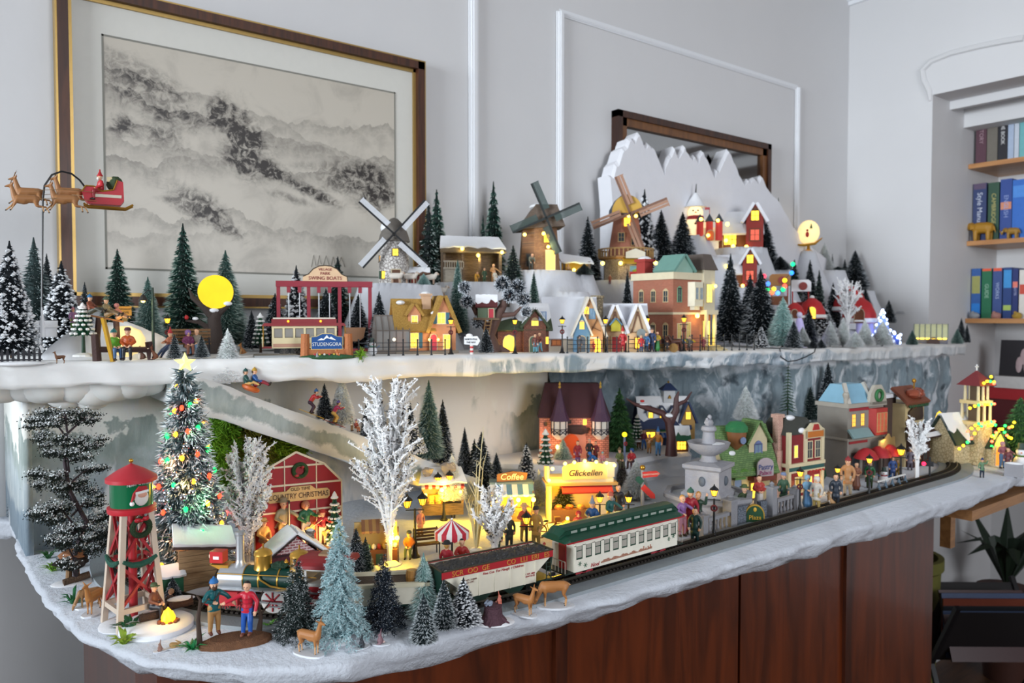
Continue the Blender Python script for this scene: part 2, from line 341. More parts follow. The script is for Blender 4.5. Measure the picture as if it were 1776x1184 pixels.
def slab(pts,ztop,zbot,amp,seed,inset=.015,m=None,levels=6):
 """foam board with a chipped edge: rings of the outline, each with its own noise"""
 b=MB();rings=[];cx=sum(p[0]for p in pts)/len(pts);cy=sum(p[1]for p in pts)/len(pts)
 base=rough_outline(pts,.012,amp,seed);n=len(base)
 for l in range(levels+1):
  t=l/levels;r=[]
  for p in base:
   zt=ztop(p.x)if callable(ztop)else ztop
   d=V((p.x-cx,p.y-cy)).normalized();off=(-inset*max(0,t-.35)**1.2*1.4+(.008*fbm(p.x*16,p.y*16,l*.55+seed)if l else-.003))+(.004 if l==1 else 0)
   zz=zt+zbot*t+(.010*fbm(p.x*9,p.y*9,5+seed)if l==levels else 0)
   r.append((p.x+d.x*off,p.y+d.y*off,zz))
  rings.append(r)
 vs=[v for r in rings for v in r]
 fs=[(l*n+i,l*n+(i+1)%n,(l+1)*n+(i+1)%n,(l+1)*n+i)for l in range(levels)for i in range(n)]
 fs+=[tuple(range(n)),tuple(range((levels+1)*n-1,levels*n-1,-1))]
 b.add(vs,fs);return b
FOAM=snowmat('c3c8d1',.8,70)
edge_px=[(22,905),(30,945),(66,1010),(104,1062),(150,1098),(205,1122),(262,1142),(340,1151),(430,1156),(520,1156),(593,1149),(650,1134),(700,1118),(760,1104),(830,1088),(900,1072),(986,1049),(1058,1036),(1160,1008),(1300,968),(1450,925),(1600,882),(1700,850),(1776,820)]
LE=[(p.x,p.y)for p in(L(*e)for e in edge_px)]
LOUT=LE+[(2.62,.70),(2.85,1.0),(3.3,1.36),(3.3,1.83),(.10,1.83)]
lower=T('lower_board',slab(LOUT,LZ,-.034,.006,1,.03),FOAM,'white carved foam board with ragged edge carrying the lower village and railway','foam board',smooth='all')
# upper board
UF=[(-.06,1.42),(.1,1.40),(.36,1.345),(.62,1.26),(.95,1.225),(1.3,1.20),(1.6,1.17),(2.0,1.18),(2.6,1.22),(3.0,1.25),(3.2,1.28)]
def paintmat(kind):
 m,nt,bs=newmat('m_paint_'+kind);co=objco(nt);sp=nd(nt,'ShaderNodeSeparateXYZ');nt.links.new(co,sp.inputs[0]);X,Y,Z=sp.outputs;Z0=Z
 if kind in('cliff','rim'):Z=math_(nt,'ADD',Z,math_(nt,'MULTIPLY',math_(nt,'MAXIMUM',math_(nt,'SUBTRACT',X,.6),0),.014))
 mp=nd(nt,'ShaderNodeMapping');nt.links.new(co,mp.inputs[0]);mp.inputs['Scale'].default_value=(1,1,.35)
 n1=noise_(nt,co,7,5,.6);n2=noise_(nt,mp.outputs[0],30,6,.65,.5);n3=noise_(nt,co,22,6,.7)
 fine=math_(nt,'MULTIPLY',math_(nt,'SUBTRACT',n3,.5),.05)
 def ridge(z0,amp,soft=.006,n=n1):
  h=math_(nt,'ADD',math_(nt,'MULTIPLY',math_(nt,'SUBTRACT',n,.5),amp),z0);h=math_(nt,'ADD',h,fine)
  return ramp_(nt,math_(nt,'SUBTRACT',h,Z),-soft,soft)
 if kind=='back':
  c=mixc(nt,n2,'dfe0d8','e9eae6')
  a=ridge(1.285,.30,.004);c=mixc(nt,a,c,mixc(nt,ramp_(nt,n2,.35,.65),'8a9793','a6b0ac'))
  bl=ridge(1.235,.16,.03,noise_(nt,co,11,5));c=mixc(nt,bl,c,mixc(nt,ramp_(nt,n2,.3,.6),'c9d0d0','aab6bb'))
  d=ridge(1.165,.16,.01,noise_(nt,co,5,5));c=mixc(nt,d,c,mixc(nt,ramp_(nt,n2,.3,.7),'7c8e9c','94a4b0'))
  c=mixc(nt,ramp_(nt,noise_(nt,mp.outputs[0],16,4,.6),.58,.66),c,'e3e6e8');c=mixc(nt,math_(nt,'MULTIPLY',ramp_(nt,X,.50,.72),ramp_(nt,noise_(nt,mp.outputs[0],6,5,.6),.60,.50)),c,'dedad4')
  bump_(nt,bs,n2,.35,.004)
 elif kind=='cliff':
  c=mixc(nt,ramp_(nt,n2,.3,.7),'6f8089','8f9ea6')
  c=mixc(nt,ramp_(nt,noise_(nt,mp.outputs[0],12,5,.6,.8),.52,.62),c,'cfd6dc')
  c=mixc(nt,ramp_(nt,noise_(nt,co,15,5),.60,.72),c,'3f4b54')
  top=ramp_(nt,math_(nt,'SUBTRACT',math_(nt,'ADD',Z,math_(nt,'MULTIPLY',math_(nt,'SUBTRACT',n1,.5),.13)),1.372),-.008,.008);c=mixc(nt,top,c,'d9dde3')
  bump_(nt,bs,n2,.7,.008)
 elif kind=='rim':
  below=ramp_(nt,math_(nt,'SUBTRACT',math_(nt,'ADD',Z,math_(nt,'MULTIPLY',math_(nt,'SUBTRACT',noise_(nt,co,12,5),.5),.05)),1.417),-.004,.004,1,0)
  c=mixc(nt,ramp_(nt,n2,.38,.6),'8093a0','b3bec8');c=mixc(nt,ramp_(nt,noise_(nt,mp.outputs[0],17,5,.6,.6),.5,.58),c,'e4e8ec')
  left=math_(nt,'MULTIPLY',ramp_(nt,X,.72,.95),ramp_(nt,X,1.9,2.3,1,.45));c=mixc(nt,math_(nt,'MULTIPLY',below,left),'d9d9d8',c);bump_(nt,bs,n3,.25,.003)
 else:
  A,B=RA,RB;k=(A.z-B.z)/(B.x-A.x)
  s=math_(nt,'ADD',math_(nt,'ADD',Z,math_(nt,'MULTIPLY',X,k)),-(A.z+A.x*k))
  s=math_(nt,'ADD',s,math_(nt,'MULTIPLY',math_(nt,'SUBTRACT',n1,.5),.05));s=math_(nt,'ADD',s,fine)
  c=mixc(nt,ramp_(nt,n2,.35,.65),'8f9b9a','a9b3b2');c=mixc(nt,ramp_(nt,s,-.055,-.045,1,0),c,'dfe2e2');c=mixc(nt,ramp_(nt,s,-.024,-.018),c,'d9dad8')
  bump_(nt,bs,n3,.25,.003)
 nt.links.new(c,bs.inputs['Base Color']);bs.inputs['Roughness'].default_value=.72;return m
RA=on_y(338,641,1.31);RB=on_y(852,838,1.31)
upper=T('upper_board',slab(UF+[(3.27,1.4),(3.28,1.84),(-.06,1.84)],zU,-.038,.005,4,.012),paintmat('rim'),'long white foam board with painted grey edge carrying the upper village','foam board',smooth='all')
# snow heights over the upper board
nx,ny=270,62;xs=np.linspace(.60,3.25,nx);ys=np.linspace(1.28,1.84,ny);vs=[]
for y in ys:
 for x in xs:
  h=hU(x,y);vs.append((x,y,h+(.0015 if h>zU(x)+.001 else-.004)))
fs=[(j*nx+i,j*nx+i+1,(j+1)*nx+i+1,(j+1)*nx+i)for j in range(ny-1)for i in range(nx-1)]
T('snow_terraces',MB().add(vs,fs),snowmat('d3d6dd',.5,60),'stepped white snow hillside rising behind the upper village houses','snow hill',smooth='all')
# backdrop below
path=[(.148,1.53),(.5,1.525),(1.0,1.525),(1.30,1.53),(1.50,1.52),(1.66,1.49),(1.80,1.40),(1.95,1.31),(2.1,1.27),(2.6,1.28),(3.0,1.32),(3.17,1.34),(3.22,1.5)]
def ribbon(path,z0,z1,amp,nz,step,seed,x0=-9,x1=9):
 b=MB();pts=[]
 for i in range(len(path)-1):
  a,c=V(path[i]),V(path[i+1]);k=max(1,int((c-a).length/step));pts+=[a.lerp(c,j/k)for j in range(k)]
 pts.append(V(path[-1]));n=len(pts);vs=[]
 for l in range(nz+1):
  t=l/nz
  for p in pts:
   a=amp(p.x)if callable(amp)else amp;zz=z0+(z1(p.x)-z0)*t
   g=abs(fbm(p.x*8,zz*6,seed))*1.4+.3*abs(fbm(p.x*26,zz*18,seed+3))
   vs.append((p.x-a*g*.4,p.y-a*g,zz))
 b.add(vs,[(l*n+i,l*n+i+1,(l+1)*n+i+1,(l+1)*n+i)for l in range(nz)for i in range(n-1)])
 m=len(b.v);return b
zc=lambda x:zU(x)-.028
bk=ribbon([p for p in path if p[0]<=1.3],LZ-.01,zc,.006,14,.02,2)
bk.box(.138,.150,1.50,1.845,LZ-.01,1.39)
T('painted_backdrop',bk,paintmat('back'),'backdrop wall under the upper board painted with misty grey mountains','backdrop',smooth='all')
T('rock_cliff',ribbon([p for p in path if p[0]>=1.29],LZ-.01,zc,lambda x:.05 if x<1.95 else.02,22,.012,9),paintmat('cliff'),'slate blue and white carved cliff under the right end of the upper board','cliff',smooth='all')
# cloud-like foam bulges under the left overhang
b=MB()
for px,py,r,Y in((20,668,.035,1.47),(52,660,.04,1.46),(80,668,.042,1.45),(112,668,.04,1.45),(140,664,.045,1.44),(170,672,.045,1.44),(164,690,.03,1.46),(200,660,.045,1.42),(232,655,.04,1.41),(258,650,.035,1.41),(120,684,.035,1.47),(92,650,.04,1.44),(4,655,.04,1.47)):
 p=on_y(px,py,Y);b.ball((p.x,p.y+.02,min(p.z,1.388)),(r,r*.9,r*.75),18)
T('foam_cloud',b,snowmat('e6e7e4',.15,30),'rounded white foam bulges under the left end of the upper board','foam',smooth='all')
# ski ramp
b=MB();N=40;vs=[]
for i in range(N+1):
 t=i/N;x=RA.x-.02+(RB.x+.02-RA.x)*t;z=RA.z+(RB.z-RA.z)*t+.004*fbm(x*9,1)
 for y,dz in((1.31,0),(1.36,.001),(1.43,.003),(1.53,.008)):vs.append((x,y-.010*(y<1.32)*fbm(x*6,3),z+dz+.002*fbm(x*30,y*30)))
 vs+=[(x,1.53,z-.06),(x,1.312,z-.058-.006*fbm(x*12,8))]
k=6;b.add(vs,[(i*k+j,i*k+(j+1)%k,(i+1)*k+(j+1)%k,(i+1)*k+j)for i in range(N)for j in range(k)]+[tuple(range(k)),tuple(N*k+j for j in range(k))])
T('ski_ramp',b,paintmat('ramp'),'long sloping white ski run with grey painted side falling from the upper board','ramp',smooth='all')
def ramp_at(px,py,Y):
 """point of the ramp surface seen at the pixel, near depth Y"""
 for _ in range(6):
  p=on_y(px,py,Y);z=RA.z+(RB.z-RA.z)*(p.x-RA.x)/(RB.x-RA.x)+.004*max(0,(Y-1.31)/.22)
  d=ray(px,py);Y=min(1.52,max(1.315,Y+(z-p.z)*.5))
 p=on_y(px,py,Y);p.z=z;return p
 # foam peaks standing behind
pk=[(940+u/3.171,v/3.171)for u,v in((380,1140),(366,962),(385,968),(400,902),(418,880),(440,812),(462,800),(475,762),(488,752),(500,776),(512,752),(528,726),(541,758),(556,798),(568,800),(577,778),(590,796),(604,802),(622,836),(645,892),(664,940),(672,900),(690,862),(704,848),(721,806),(736,846),(746,856),(760,832),(778,796),(796,832),(822,872),(834,846),(850,888),(862,850),(880,824),(900,866),(920,910),(942,970),(953,926),(966,936),(984,894),(1000,862),(1020,818),(1040,860),(1060,905),(1075,945),(1108,1006),(1128,982),(1140,992),(1165,972),(1184,996),(1205,962),(1224,1012),(1250,1050),(1300,1100),(1370,1230),(1475,1350),(1600,1440))]
pts=[]
for i in range(len(pk)-1):
 for t in(0,.34,.67):
  x=pk[i][0]+(pk[i+1][0]-pk[i][0])*t;y=pk[i][1]+(pk[i+1][1]-pk[i][1])*t;q=on_y(x,y+1.6*fbm(x*.5,y*.5),1.77);pts.append((q.x,q.z))
lo=[(pts[-1][0],1.41),(pts[0][0],1.41)];b=MB();k=len(pts)
cxm=sum(p[0]for p in pts)/k
front=[(p[0]+(cxm-p[0])*.003,1.762,p[1]-.010-.010*abs(fbm(p[0]*60,2)))for p in pts];mid_=[(p[0],1.775+.004*fbm(p[0]*30,7),p[1])for p in pts];back=[(p[0],1.82,p[1]-.004)for p in pts]
b.add(front+mid_+back,[(r*k+i,r*k+i+1,(r+1)*k+i+1,(r+1)*k+i)for r in range(2)for i in range(k-1)])
b.add(front+[(q[0],1.762,q[1])for q in lo],[tuple(range(k+2))]);b.add(back+[(q[0],1.82,q[1])for q in lo],[tuple(range(k+1,-1,-1))])
b.add([front[0],mid_[0],back[0],(pts[0][0],1.82,1.41),(front[0][0],1.762,1.41)],[(0,1,2,3,4)])
T('foam_peaks',b,snowmat('e7e8ee',.25,30),'row of jagged white foam mountain peaks standing in front of the mirror','mountain cutout')
# ------------------------------------------------------------ railway
C1=V((.69,1.29));R1=.44;C2=V((1.98,1.27));R2=.42
def track_path():
 p=[C1+V((math.cos(a),math.sin(a)))*R1 for a in np.linspace(math.radians(148),math.radians(270),50)]
 p+=[V((x,.85))for x in np.linspace(.69,1.98,46)[1:-1]]
 p+=[C2+V((math.cos(a),math.sin(a)))*R2 for a in np.linspace(math.radians(270),math.radians(352),40)]
 return p
TP=track_path()
def offset(path,d):
 out=[]
 for i,p in enumerate(path):
  t=(path[min(i+1,len(path)-1)]-path[max(i-1,0)]).normalized();out.append(p+V((-t.y,t.x))*d)
 return out
def strip(path,d0,d1,z0,z1,b=None,mi=None):
 b=b or MB();A=offset(path,d0);B=offset(path,d1);n=len(path)
 vs=[(p.x,p.y,z)for z in(z0,z1)for q in(A,B)for p in q]
 fs=[]
 for i in range(n-1):fs+=[(i,n+i,n+i+1,i+1),(2*n+i,2*n+i+1,3*n+i+1,3*n+i),(i,i+1,2*n+i+1,2*n+i),(n+i,3*n+i,3*n+i+1,n+i+1)]
 fs+=[(0,2*n,3*n,n),(n-1,2*n-1,4*n-1,3*n-1)];return b.add(vs,fs,mi)
r=root('railway_track','curved model railway track on a grey bed along the front of the lower board','railway track',(0,0,0))
TZ=LZ+.0135
P(r,'track_bed',strip(TP,-.045,.034,LZ-.002,LZ+.005),mat('8f979c',.7,bump=.2));P(r,'ballast',strip(TP,-.0165,.0165,LZ+.0045,LZ+.0072),mat('2b2823',.9,bump=.8,bs_=900))
RAIL=mat('6d675c',.3,.85)
for d in(-.0083,.0083):P(r,'rail',strip(TP,d-.0009,d+.0009,LZ+.009,TZ),RAIL)
SL=mat('241d18',.8);me=None;acc=0;last=TP[0];cnt=0
sl=[];
for i in range(len(TP)-1):
 a,c=TP[i],TP[i+1];ln=(c-a).length;t=(c-a).normalized()
 while acc<ln:sl.append((a+t*acc,math.atan2(t.y,t.x)));acc+=.0078
 acc-=ln
sme=MB().box(-.0022,.0022,-.0145,.0145,0,.003).mesh('sleeper',SL)
sl.sort(key=lambda q:q[0].length)
for q,a in sl[:290]:link('sleeper',sme,r,(q.x,q.y,LZ+.0068),a)
b=MB()
for q,a in sl[290:]:
 b.M=Matrix.Translation((q.x,q.y,LZ+.0068))@Matrix.Rotation(a,4,'Z');b.box(-.0022,.0022,-.0145,.0145,0,.003)
if b.v:P(r,'far_sleepers',b,SL)['kind']='stuff'
# moss wall under the ramp
def tuft(b,c,r,n,wd=.0008):
 for _ in range(n):
  d=V((RND.gauss(0,1),RND.gauss(-.4,1),RND.gauss(0,1))).normalized();p=V(c);q=p+d*r*RND.uniform(.5,1);s=d.orthogonal().normalized()*wd;m_=p.lerp(q,.5)+V((RND.gauss(0,1),RND.gauss(0,1),RND.gauss(0,1)))*r*.3
  b.add([p-s,p+s,m_+s,m_-s,q],[(0,1,2,3),(3,2,4)])
for nm,col,lab,reg in(('moss_clump','5d8a14','bright green moss clump behind the red barn',((362,425),(715,860))),('moss_clump','6b6a1c','olive brown moss clump below the ski run',((425,478),(735,800))),('moss_clump','86a51f','yellow green moss clump left of the barn gable',((470,520),(745,800))),('moss_clump','4f8a1c','green moss clump on the rocks under the upper board edge',((1254,1278),(652,690)))):
 b=MB()
 for _ in range(34 if reg[0][0]<1000 else 8):
  px=RND.uniform(*reg[0]);py=RND.uniform(*reg[1]);py=max(py,705+(px-365)*.36+14)if px<1000 else py;Y=RND.uniform(1.42,1.49);tuft(b,on_y(px,py,Y),.026,130)
 T(nm,b,mat(col,.8,var=.45,vs=120),lab,'moss',kind='stuff')
 # ------------------------------------------------------------ trees
NP=np.random.RandomState(5)
def arr_mesh(name,quads,qm,tris,tm,mats,extra=None):
 """quads (n,4,3), tris (n,3,3) -> one mesh"""
 nq,nt_=len(quads),len(tris);v=np.concatenate([quads.reshape(-1,3),tris.reshape(-1,3)])if nt_ else quads.reshape(-1,3)
 me=bpy.data.meshes.new(name);me.vertices.add(len(v));me.vertices.foreach_set('co',v.astype(np.float32).ravel())
 me.loops.add(len(v));me.loops.foreach_set('vertex_index',np.arange(len(v),dtype=np.int32))
 me.polygons.add(nq+nt_);st=np.concatenate([np.arange(nq)*4,nq*4+np.arange(nt_)*3]).astype(np.int32)
 me.polygons.foreach_set('loop_start',st)
 for m in mats:me.materials.append(m)
 me.polygons.foreach_set('material_index',np.concatenate([qm,tm]).astype(np.int32));me.update(calc_edges=True);me.validate();return me
def blades(a,b,wd,sp=.7):
 """needles from a to b: a quad plus a pointed tip, random roll"""
 d=b-a;n=len(a);d/=np.linalg.norm(d,axis=1,keepdims=True)+1e-9
 r=NP.normal(size=(n,3));s=np.cross(d,r);s/=np.linalg.norm(s,axis=1,keepdims=True)+1e-9;s*=wd if np.isscalar(wd)else wd[:,None]
 m=a+(b-a)*sp
 return np.stack([a-s,a+s,m+s*.8,m-s*.8],1),np.stack([m-s*.8,m+s*.8,b],1)
KIND={}
def kind(name,dark,tip,n=3600,frost=.5,bands=0,droop=-.02,wd=.0042,prof=.80,core='10181a',blobs=0,blobsz=.012,sp=.66,jag=.12,inner=.3,blobcol='eef1f5'):
 KIND[name]=dict(dark=dark,tip=tip,n=n,frost=frost,bands=bands,droop=droop,wd=wd,prof=prof,core=core,blobs=blobs,blobsz=blobsz,sp=sp,jag=jag,inner=inner,blobcol=blobcol)
kind('dark','15222a','dfe7ee',frost=.34,n=4200)
kind('green','20493f','a9c2b6',frost=.45,bands=19,n=4600,core='0d1f1b',jag=.08)
kind('deep','17332c','cfdcd8',frost=.3,n=4200,bands=14)
kind('mint','a9cbc7','dcecea',frost=.6,core='6d8f8c',n=4200)
kind('sage','62807a','b5c8c0',frost=.6,core='33504a',n=4200)
kind('white','dfe5e4','f6f8f8',frost=.75,core='c3cac8',n=4200,blobs=420,blobsz=.009)
kind('blob','121d25','dfe6ee',frost=.3,n=3400,blobs=520,blobsz=.017,core='0b1218')
kind('fine','3c4f4f','b9c6c6',frost=.5,n=2800,inner=.1,core='2b3a3a',jag=.2)
kind('spiral','1d2f33','e4ecf0',frost=.55,bands=13,n=3200,core='121c20',jag=.05)
kind('brown','4a3f3a','c9c4c0',frost=.5,n=3000)
kind('plain','3d6b3c','6d9a62',frost=.3,n=4600,core='1e3d22',droop=-.06,bands=12)
_TM={}
def brush_mesh(kd,var=0):
 if(kd,var)in _TM:return _TM[kd,var]
 k=KIND[kd];n=k['n'];t=1-np.sqrt(NP.uniform(.0006,1,n));t=t*.985
 if k['bands']:t=np.clip((np.floor(t*k['bands'])+.5+NP.normal(0,.17,n))/k['bands'],0,.99)
 ang=NP.uniform(0,2*PI,n);R=.22*((1-t)**k['prof']*.96+.03)*(1-.25*np.exp(-t*22));z=.06+t*.93
 ro=R*(1+NP.uniform(-k['jag']*1.6,k['jag'],n));ri=R*k['inner']
 c,s=np.cos(ang),np.sin(ang);dz=k['droop']*R/.22+NP.normal(0,.008,n)
 a=np.stack([ri*c,ri*s,z+.012],1);b=np.stack([ro*c,ro*s,z+dz],1);q,tr=blades(a,b,k['wd'],k['sp'])
 m=(NP.uniform(0,1,n)<k['frost']).astype(int)
 quads=[q];qm=[np.zeros(n,int)]
 cn=10;prof=[(.20*.62,.065),(.125*.62,.5),(.004,1.0)];cq=[]
 for(r0,z0),(r1,z1)in zip(prof[:-1],prof[1:]):
  for j in range(cn):
   a0,a1=2*PI*j/cn,2*PI*(j+1)/cn;cq.append([(r0*math.cos(a0),r0*math.sin(a0),z0),(r0*math.cos(a1),r0*math.sin(a1),z0),(r1*math.cos(a1),r1*math.sin(a1),z1),(r1*math.cos(a0),r1*math.sin(a0),z1)])
 quads.append(np.array(cq));qm.append(np.full(len(cq),2));trs=[tr];tms=[m]
 if k['blobs']:
  nb=k['blobs'];tb=1-np.sqrt(NP.uniform(.002,1,nb));ab=NP.uniform(0,2*PI,nb);Rb=.22*((1-tb)*.96+.03)*NP.uniform(.86,1.04,nb);sz=k['blobsz']*NP.uniform(.5,1.25,nb)
  ce=np.stack([Rb*np.cos(ab),Rb*np.sin(ab),.06+tb*.93],1);dirs=np.array([(1,0,0),(0,1,0),(-1,0,0),(0,-1,0),(0,0,.8),(0,0,-.8)])
  for f in((0,1,4),(1,2,4),(2,3,4),(3,0,4),(1,0,5),(2,1,5),(3,2,5),(0,3,5)):
   trs.append(np.stack([ce+dirs[i]*(sz*NP.uniform(.7,1.3,nb))[:,None]for i in f],1));tms.append(np.full(nb,3))
 me=arr_mesh('foliage',np.concatenate(quads),np.concatenate(qm),np.concatenate(trs),np.concatenate(tms),[mat(k['dark'],.7,var=.25,vs=9),mat(k['tip'],.7),mat(k['core'],.9),mat(k['blobcol'],.8)])
 _TM[kd,var]=me;return me
TRUNK=MB().tube([(0,0,0),(0,0,.12)],.013,7).mesh('trunk',mat('4b3a2a',.8))
_b=MB();_b.lathe([(.10,0),(.105,.008),(.085,.022),(.03,.03)],14);TBASE=_b.mesh('base',mat('e9ecf0',.7),True)
COLW=dict(dark='dark frosted',green='banded green',deep='deep green',mint='pale mint',sage='sage grey',white='white flocked',blob='snow-clotted dark',fine='thin grey-green',spiral='dark spiral',brown='brown frosted',plain='plain green')
WHERE_G={}
def tree(px,by,ty,wpx,kd,surf,where,rz=None,nobase=False,group=None):
 p=surf if isinstance(surf,V)else(U(px,surf)if surf>0 else L(px,by))
 if not isinstance(surf,V)and surf>0 and by:p=on_y(px,by,surf);p.z=max(hU(p.x,p.y)if surf<1.84 else p.z,0)
 k=mpp(p);top=CP+ray(px,ty)*((p-CP).dot(FWD));h=top.z-p.z;sx=(wpx/2*k)/.22*1.48
 r=root('bottle_brush_tree','%s bottle-brush tree %s'%(COLW[kd],where),'tree',p,RND.uniform(0,6.28)if rz is None else rz,group)
 r.scale=(1,1,1);s=(sx,sx,h)
 link('foliage',brush_mesh(kd,RND.randint(0,1)),r,sc=s);link('trunk',TRUNK,r,sc=(sx,sx,h))
 if not nobase:link('base',TBASE,r,sc=(min(sx,.35*h+.01),min(sx,.35*h+.01),h))
 return r
UT=[(20,600,418,66,'blob',1.46,'at the far left end behind the picket fence'),(62,600,412,66,'fine',1.68,'tallest behind the wire of the flying sleigh'),(84,600,440,40,'dark',1.72,'close behind the thin grey tree beside the sleigh wire'),(108,566,452,62,'blob',1.58,'behind the igloo-shaped snow hill'),(148,560,489,30,'dark',1.66,'small behind the toboggan children'),(206,590,432,56,'green',1.70,'behind the orange slope sign'),(258,592,480,46,'sage',1.62,'behind the leaning street lamp'),(320,596,388,62,'green',1.68,'tallest behind the park bench'),(393,602,434,62,'sage',1.70,'behind the yellow moon tree'),(303,632,579,22,'spiral',1.36,'left of two small ones above the big lit tree'),(350,634,582,22,'spiral',1.36,'right of two small ones above the big lit tree'),(437,604,538,26,'dark',1.62,'low beside the green plastic fir'),(478,598,508,44,'dark',1.64,'at the left leg of the red swing frame'),(515,600,460,46,'blob',1.62,'inside the red swing frame'),(587,600,445,50,'deep',1.74,'behind the right half of the swing frame'),(566,600,500,44,'dark',1.68,'behind the rods of the middle swing'),(622,600,510,40,'dark',1.52,'behind the purple swing boat'),(658,598,505,36,'dark',1.44,'between swing frame and thatched cottage'),(744,560,352,50,'deep',1.76,'in front of the frame edge left of the stable'),(758,560,330,56,'green',1.80,'behind the stable roof beside the picture frame'),(856,560,316,52,'green',1.80,'tallest right of the stable'),(838,560,374,30,'green',1.77,'half-height above the stable roof'),(735,512,474,20,'mint',1.52,'tiny in front of the sheep'),(794,520,450,32,'sage',1.52,'below the stable loft above the thatch'),(890,540,425,34,'deep',1.59,'left of the second windmill'),(926,520,470,20,'green',1.5,'tiny below the second windmill'),(1019,540,376,44,'dark',1.74,'between the second and third windmills'),(1013,520,457,28,'deep',1.54,'in front of the broken snowy shelter'),(1088,520,468,24,'dark',1.52,'small below the brown windmill'),(1117,520,329,54,'blob',1.72,'behind the sails of the brown windmill'),(1146,520,364,44,'dark',1.70,'behind the red chimney of the corner house'),(1183,520,368,48,'dark',1.66,'above the roof of the corner house'),(1218,520,372,26,'deep',1.79,'behind the snowman house'),(1266,572,440,46,'dark',1.46,'right beside the red corner house'),(1325,520,374,44,'dark',1.74,'behind the lodge tower'),(1348,520,344,30,'sage',1.80,'tallest right of the lodge'),(1300,580,474,44,'dark',1.42,'behind the large dark one at the fence end'),(1318,600,466,56,'dark',1.32,'large at the right end of the fence'),(1352,540,444,32,'dark',1.64,'behind the coloured light string'),(1377,540,450,30,'deep',1.72,'behind the green light of the string'),(1357,602,514,46,'mint',1.24,'on the edge right of the black fence'),(1376,626,556,26,'dark',1.19,'overlapping the painted edge below the mint one'),(843,618,567,22,'dark',1.27,'alone on the edge near the candy cane sign'),(1320,604,564,20,'blob',1.25,'tiny in front of the fence end'),(1429,500,422,26,'white',1.78,'tall slim on the snowy rise right of the moon'),(1443,500,440,14,'dark',1.80,'slim behind the tall white one'),(1482,540,434,38,'dark',1.76,'tallest on the right slope'),(1515,560,468,34,'deep',1.74,'round topped on the right slope'),(1464,540,449,18,'dark',1.78,'slim left of the tallest right slope tree'),(1404,540,450,30,'dark',1.66,'under the glowing moon'),(1420,545,468,28,'deep',1.62,'behind the red hooded caps'),(1452,540,462,28,'fine',1.74,'grey between the slope trees'),(1444,560,490,30,'dark',1.58,'behind the bare glitter tree'),(1500,570,500,20,'dark',1.66,'small at the right of the bare glitter tree'),(1553,575,498,26,'dark',1.68,'left of a pair at the right end'),(1583,575,496,28,'dark',1.70,'right of a pair at the right end'),(1568,575,522,22,'blob',1.60,'frosted between the right end pair'),(1541,575,520,20,'dark',1.62,'short left of the right end pair'),(1617,572,526,20,'dark',1.62,'behind the glass greenhouse'),(1667,578,551,15,'dark',1.36,'last at the right end of the board'),(1677,582,562,10,'dark',1.34,'tiny past the last one at the right end'),(1582,594,572,16,'sage',1.26,'small left of the greenhouse'),(1660,592,570,16,'sage',1.28,'small right of the greenhouse'),(1440,596,556,26,'white',1.26,'first of the white row on the right edge'),(1462,598,550,24,'white',1.25,'second of the white row on the right edge'),(1483,612,574,26,'white',1.19,'low on the lip of the right edge'),(1500,602,554,26,'white',1.23,'beside the purple figure stand'),(1530,604,556,32,'white',1.22,'widest at the right of the white row'),(1392,604,566,24,'white',1.24,'left of the tiny dark pair'),(1410,612,588,15,'dark',1.20,'left of the tiny dark pair on the right edge'),(1424,612,588,15,'dark',1.20,'right of the tiny dark pair on the right edge'),(1402,592,530,26,'dark',1.36,'beside the red tent shop'),(1428,585,525,38,'blob',1.40,'snow covered left of the bare glitter tree')]
TREEH=[]
for t in UT:tree(*t)
RT=[(396,655,569,44,'white',1.38,'at the top of the ski run'),(563,718,664,24,'dark',1.37,'left on the ski run'),(593,728,650,38,'white',1.38,'middle of the ski run beside the skier'),(637,726,690,20,'dark',1.45,'half hidden behind the tall glitter tree'),(706,752,674,34,'dark',1.45,'behind the orange snowboarder'),(717,778,724,34,'blob',1.36,'low on the ski run front edge'),(744,776,658,44,'sage',1.44,'tall near the foot of the ski run'),(768,780,692,32,'dark',1.46,'foot of the ski run against the wall'),(806,800,740,22,'dark',1.46,'last on the ski run')]
for px,by,ty,w_,kd,Y,wh in RT:tree(px,by,ty,w_,kd,ramp_at(px,by,Y),wh)
LT=[(784,868,786,40,'white',1.27,'at the foot of the ski ramp'),(835,858,748,44,'dark',1.33,'dense behind the coffee stall'),(823,850,760,30,'deep',1.36,'behind the dense dark coffee stall tree'),(861,852,784,28,'dark',1.31,'right of the dense dark coffee stall tree'),(913,845,766,30,'blob',1.33,'left of the snowy green fir'),(962,815,740,28,'brown',1.42,'by the castle gate'),(976,812,760,34,'mint',1.38,'above the lit kiosk roof'),(934,880,812,30,'white',1.22,'glowing between the stalls'),(977,902,826,44,'deep',1.15,'with lights in front of the kiosk'),(1077,845,790,26,'brown',1.26,'right of the kiosk'),(1103,886,796,42,'white',1.16,'by the red finger sign'),(1293,730,668,34,'white',1.24,'behind the green roofed cottage'),(1435,735,628,36,'dark',1.24,'tall behind the grey shop'),(1405,730,670,26,'deep',1.26,'between the red house and grey shop'),(1074,790,672,48,'plain',1.38,'right of the castle'),(1105,790,700,0,None,0,'')]
for px,by,ty,w_,kd,Y,wh in LT:
 if kd:tree(px,by,ty,w_,kd,(lambda p:V((p.x,p.y,max(p.z,LZ))))(on_y(px,by,Y)),wh)
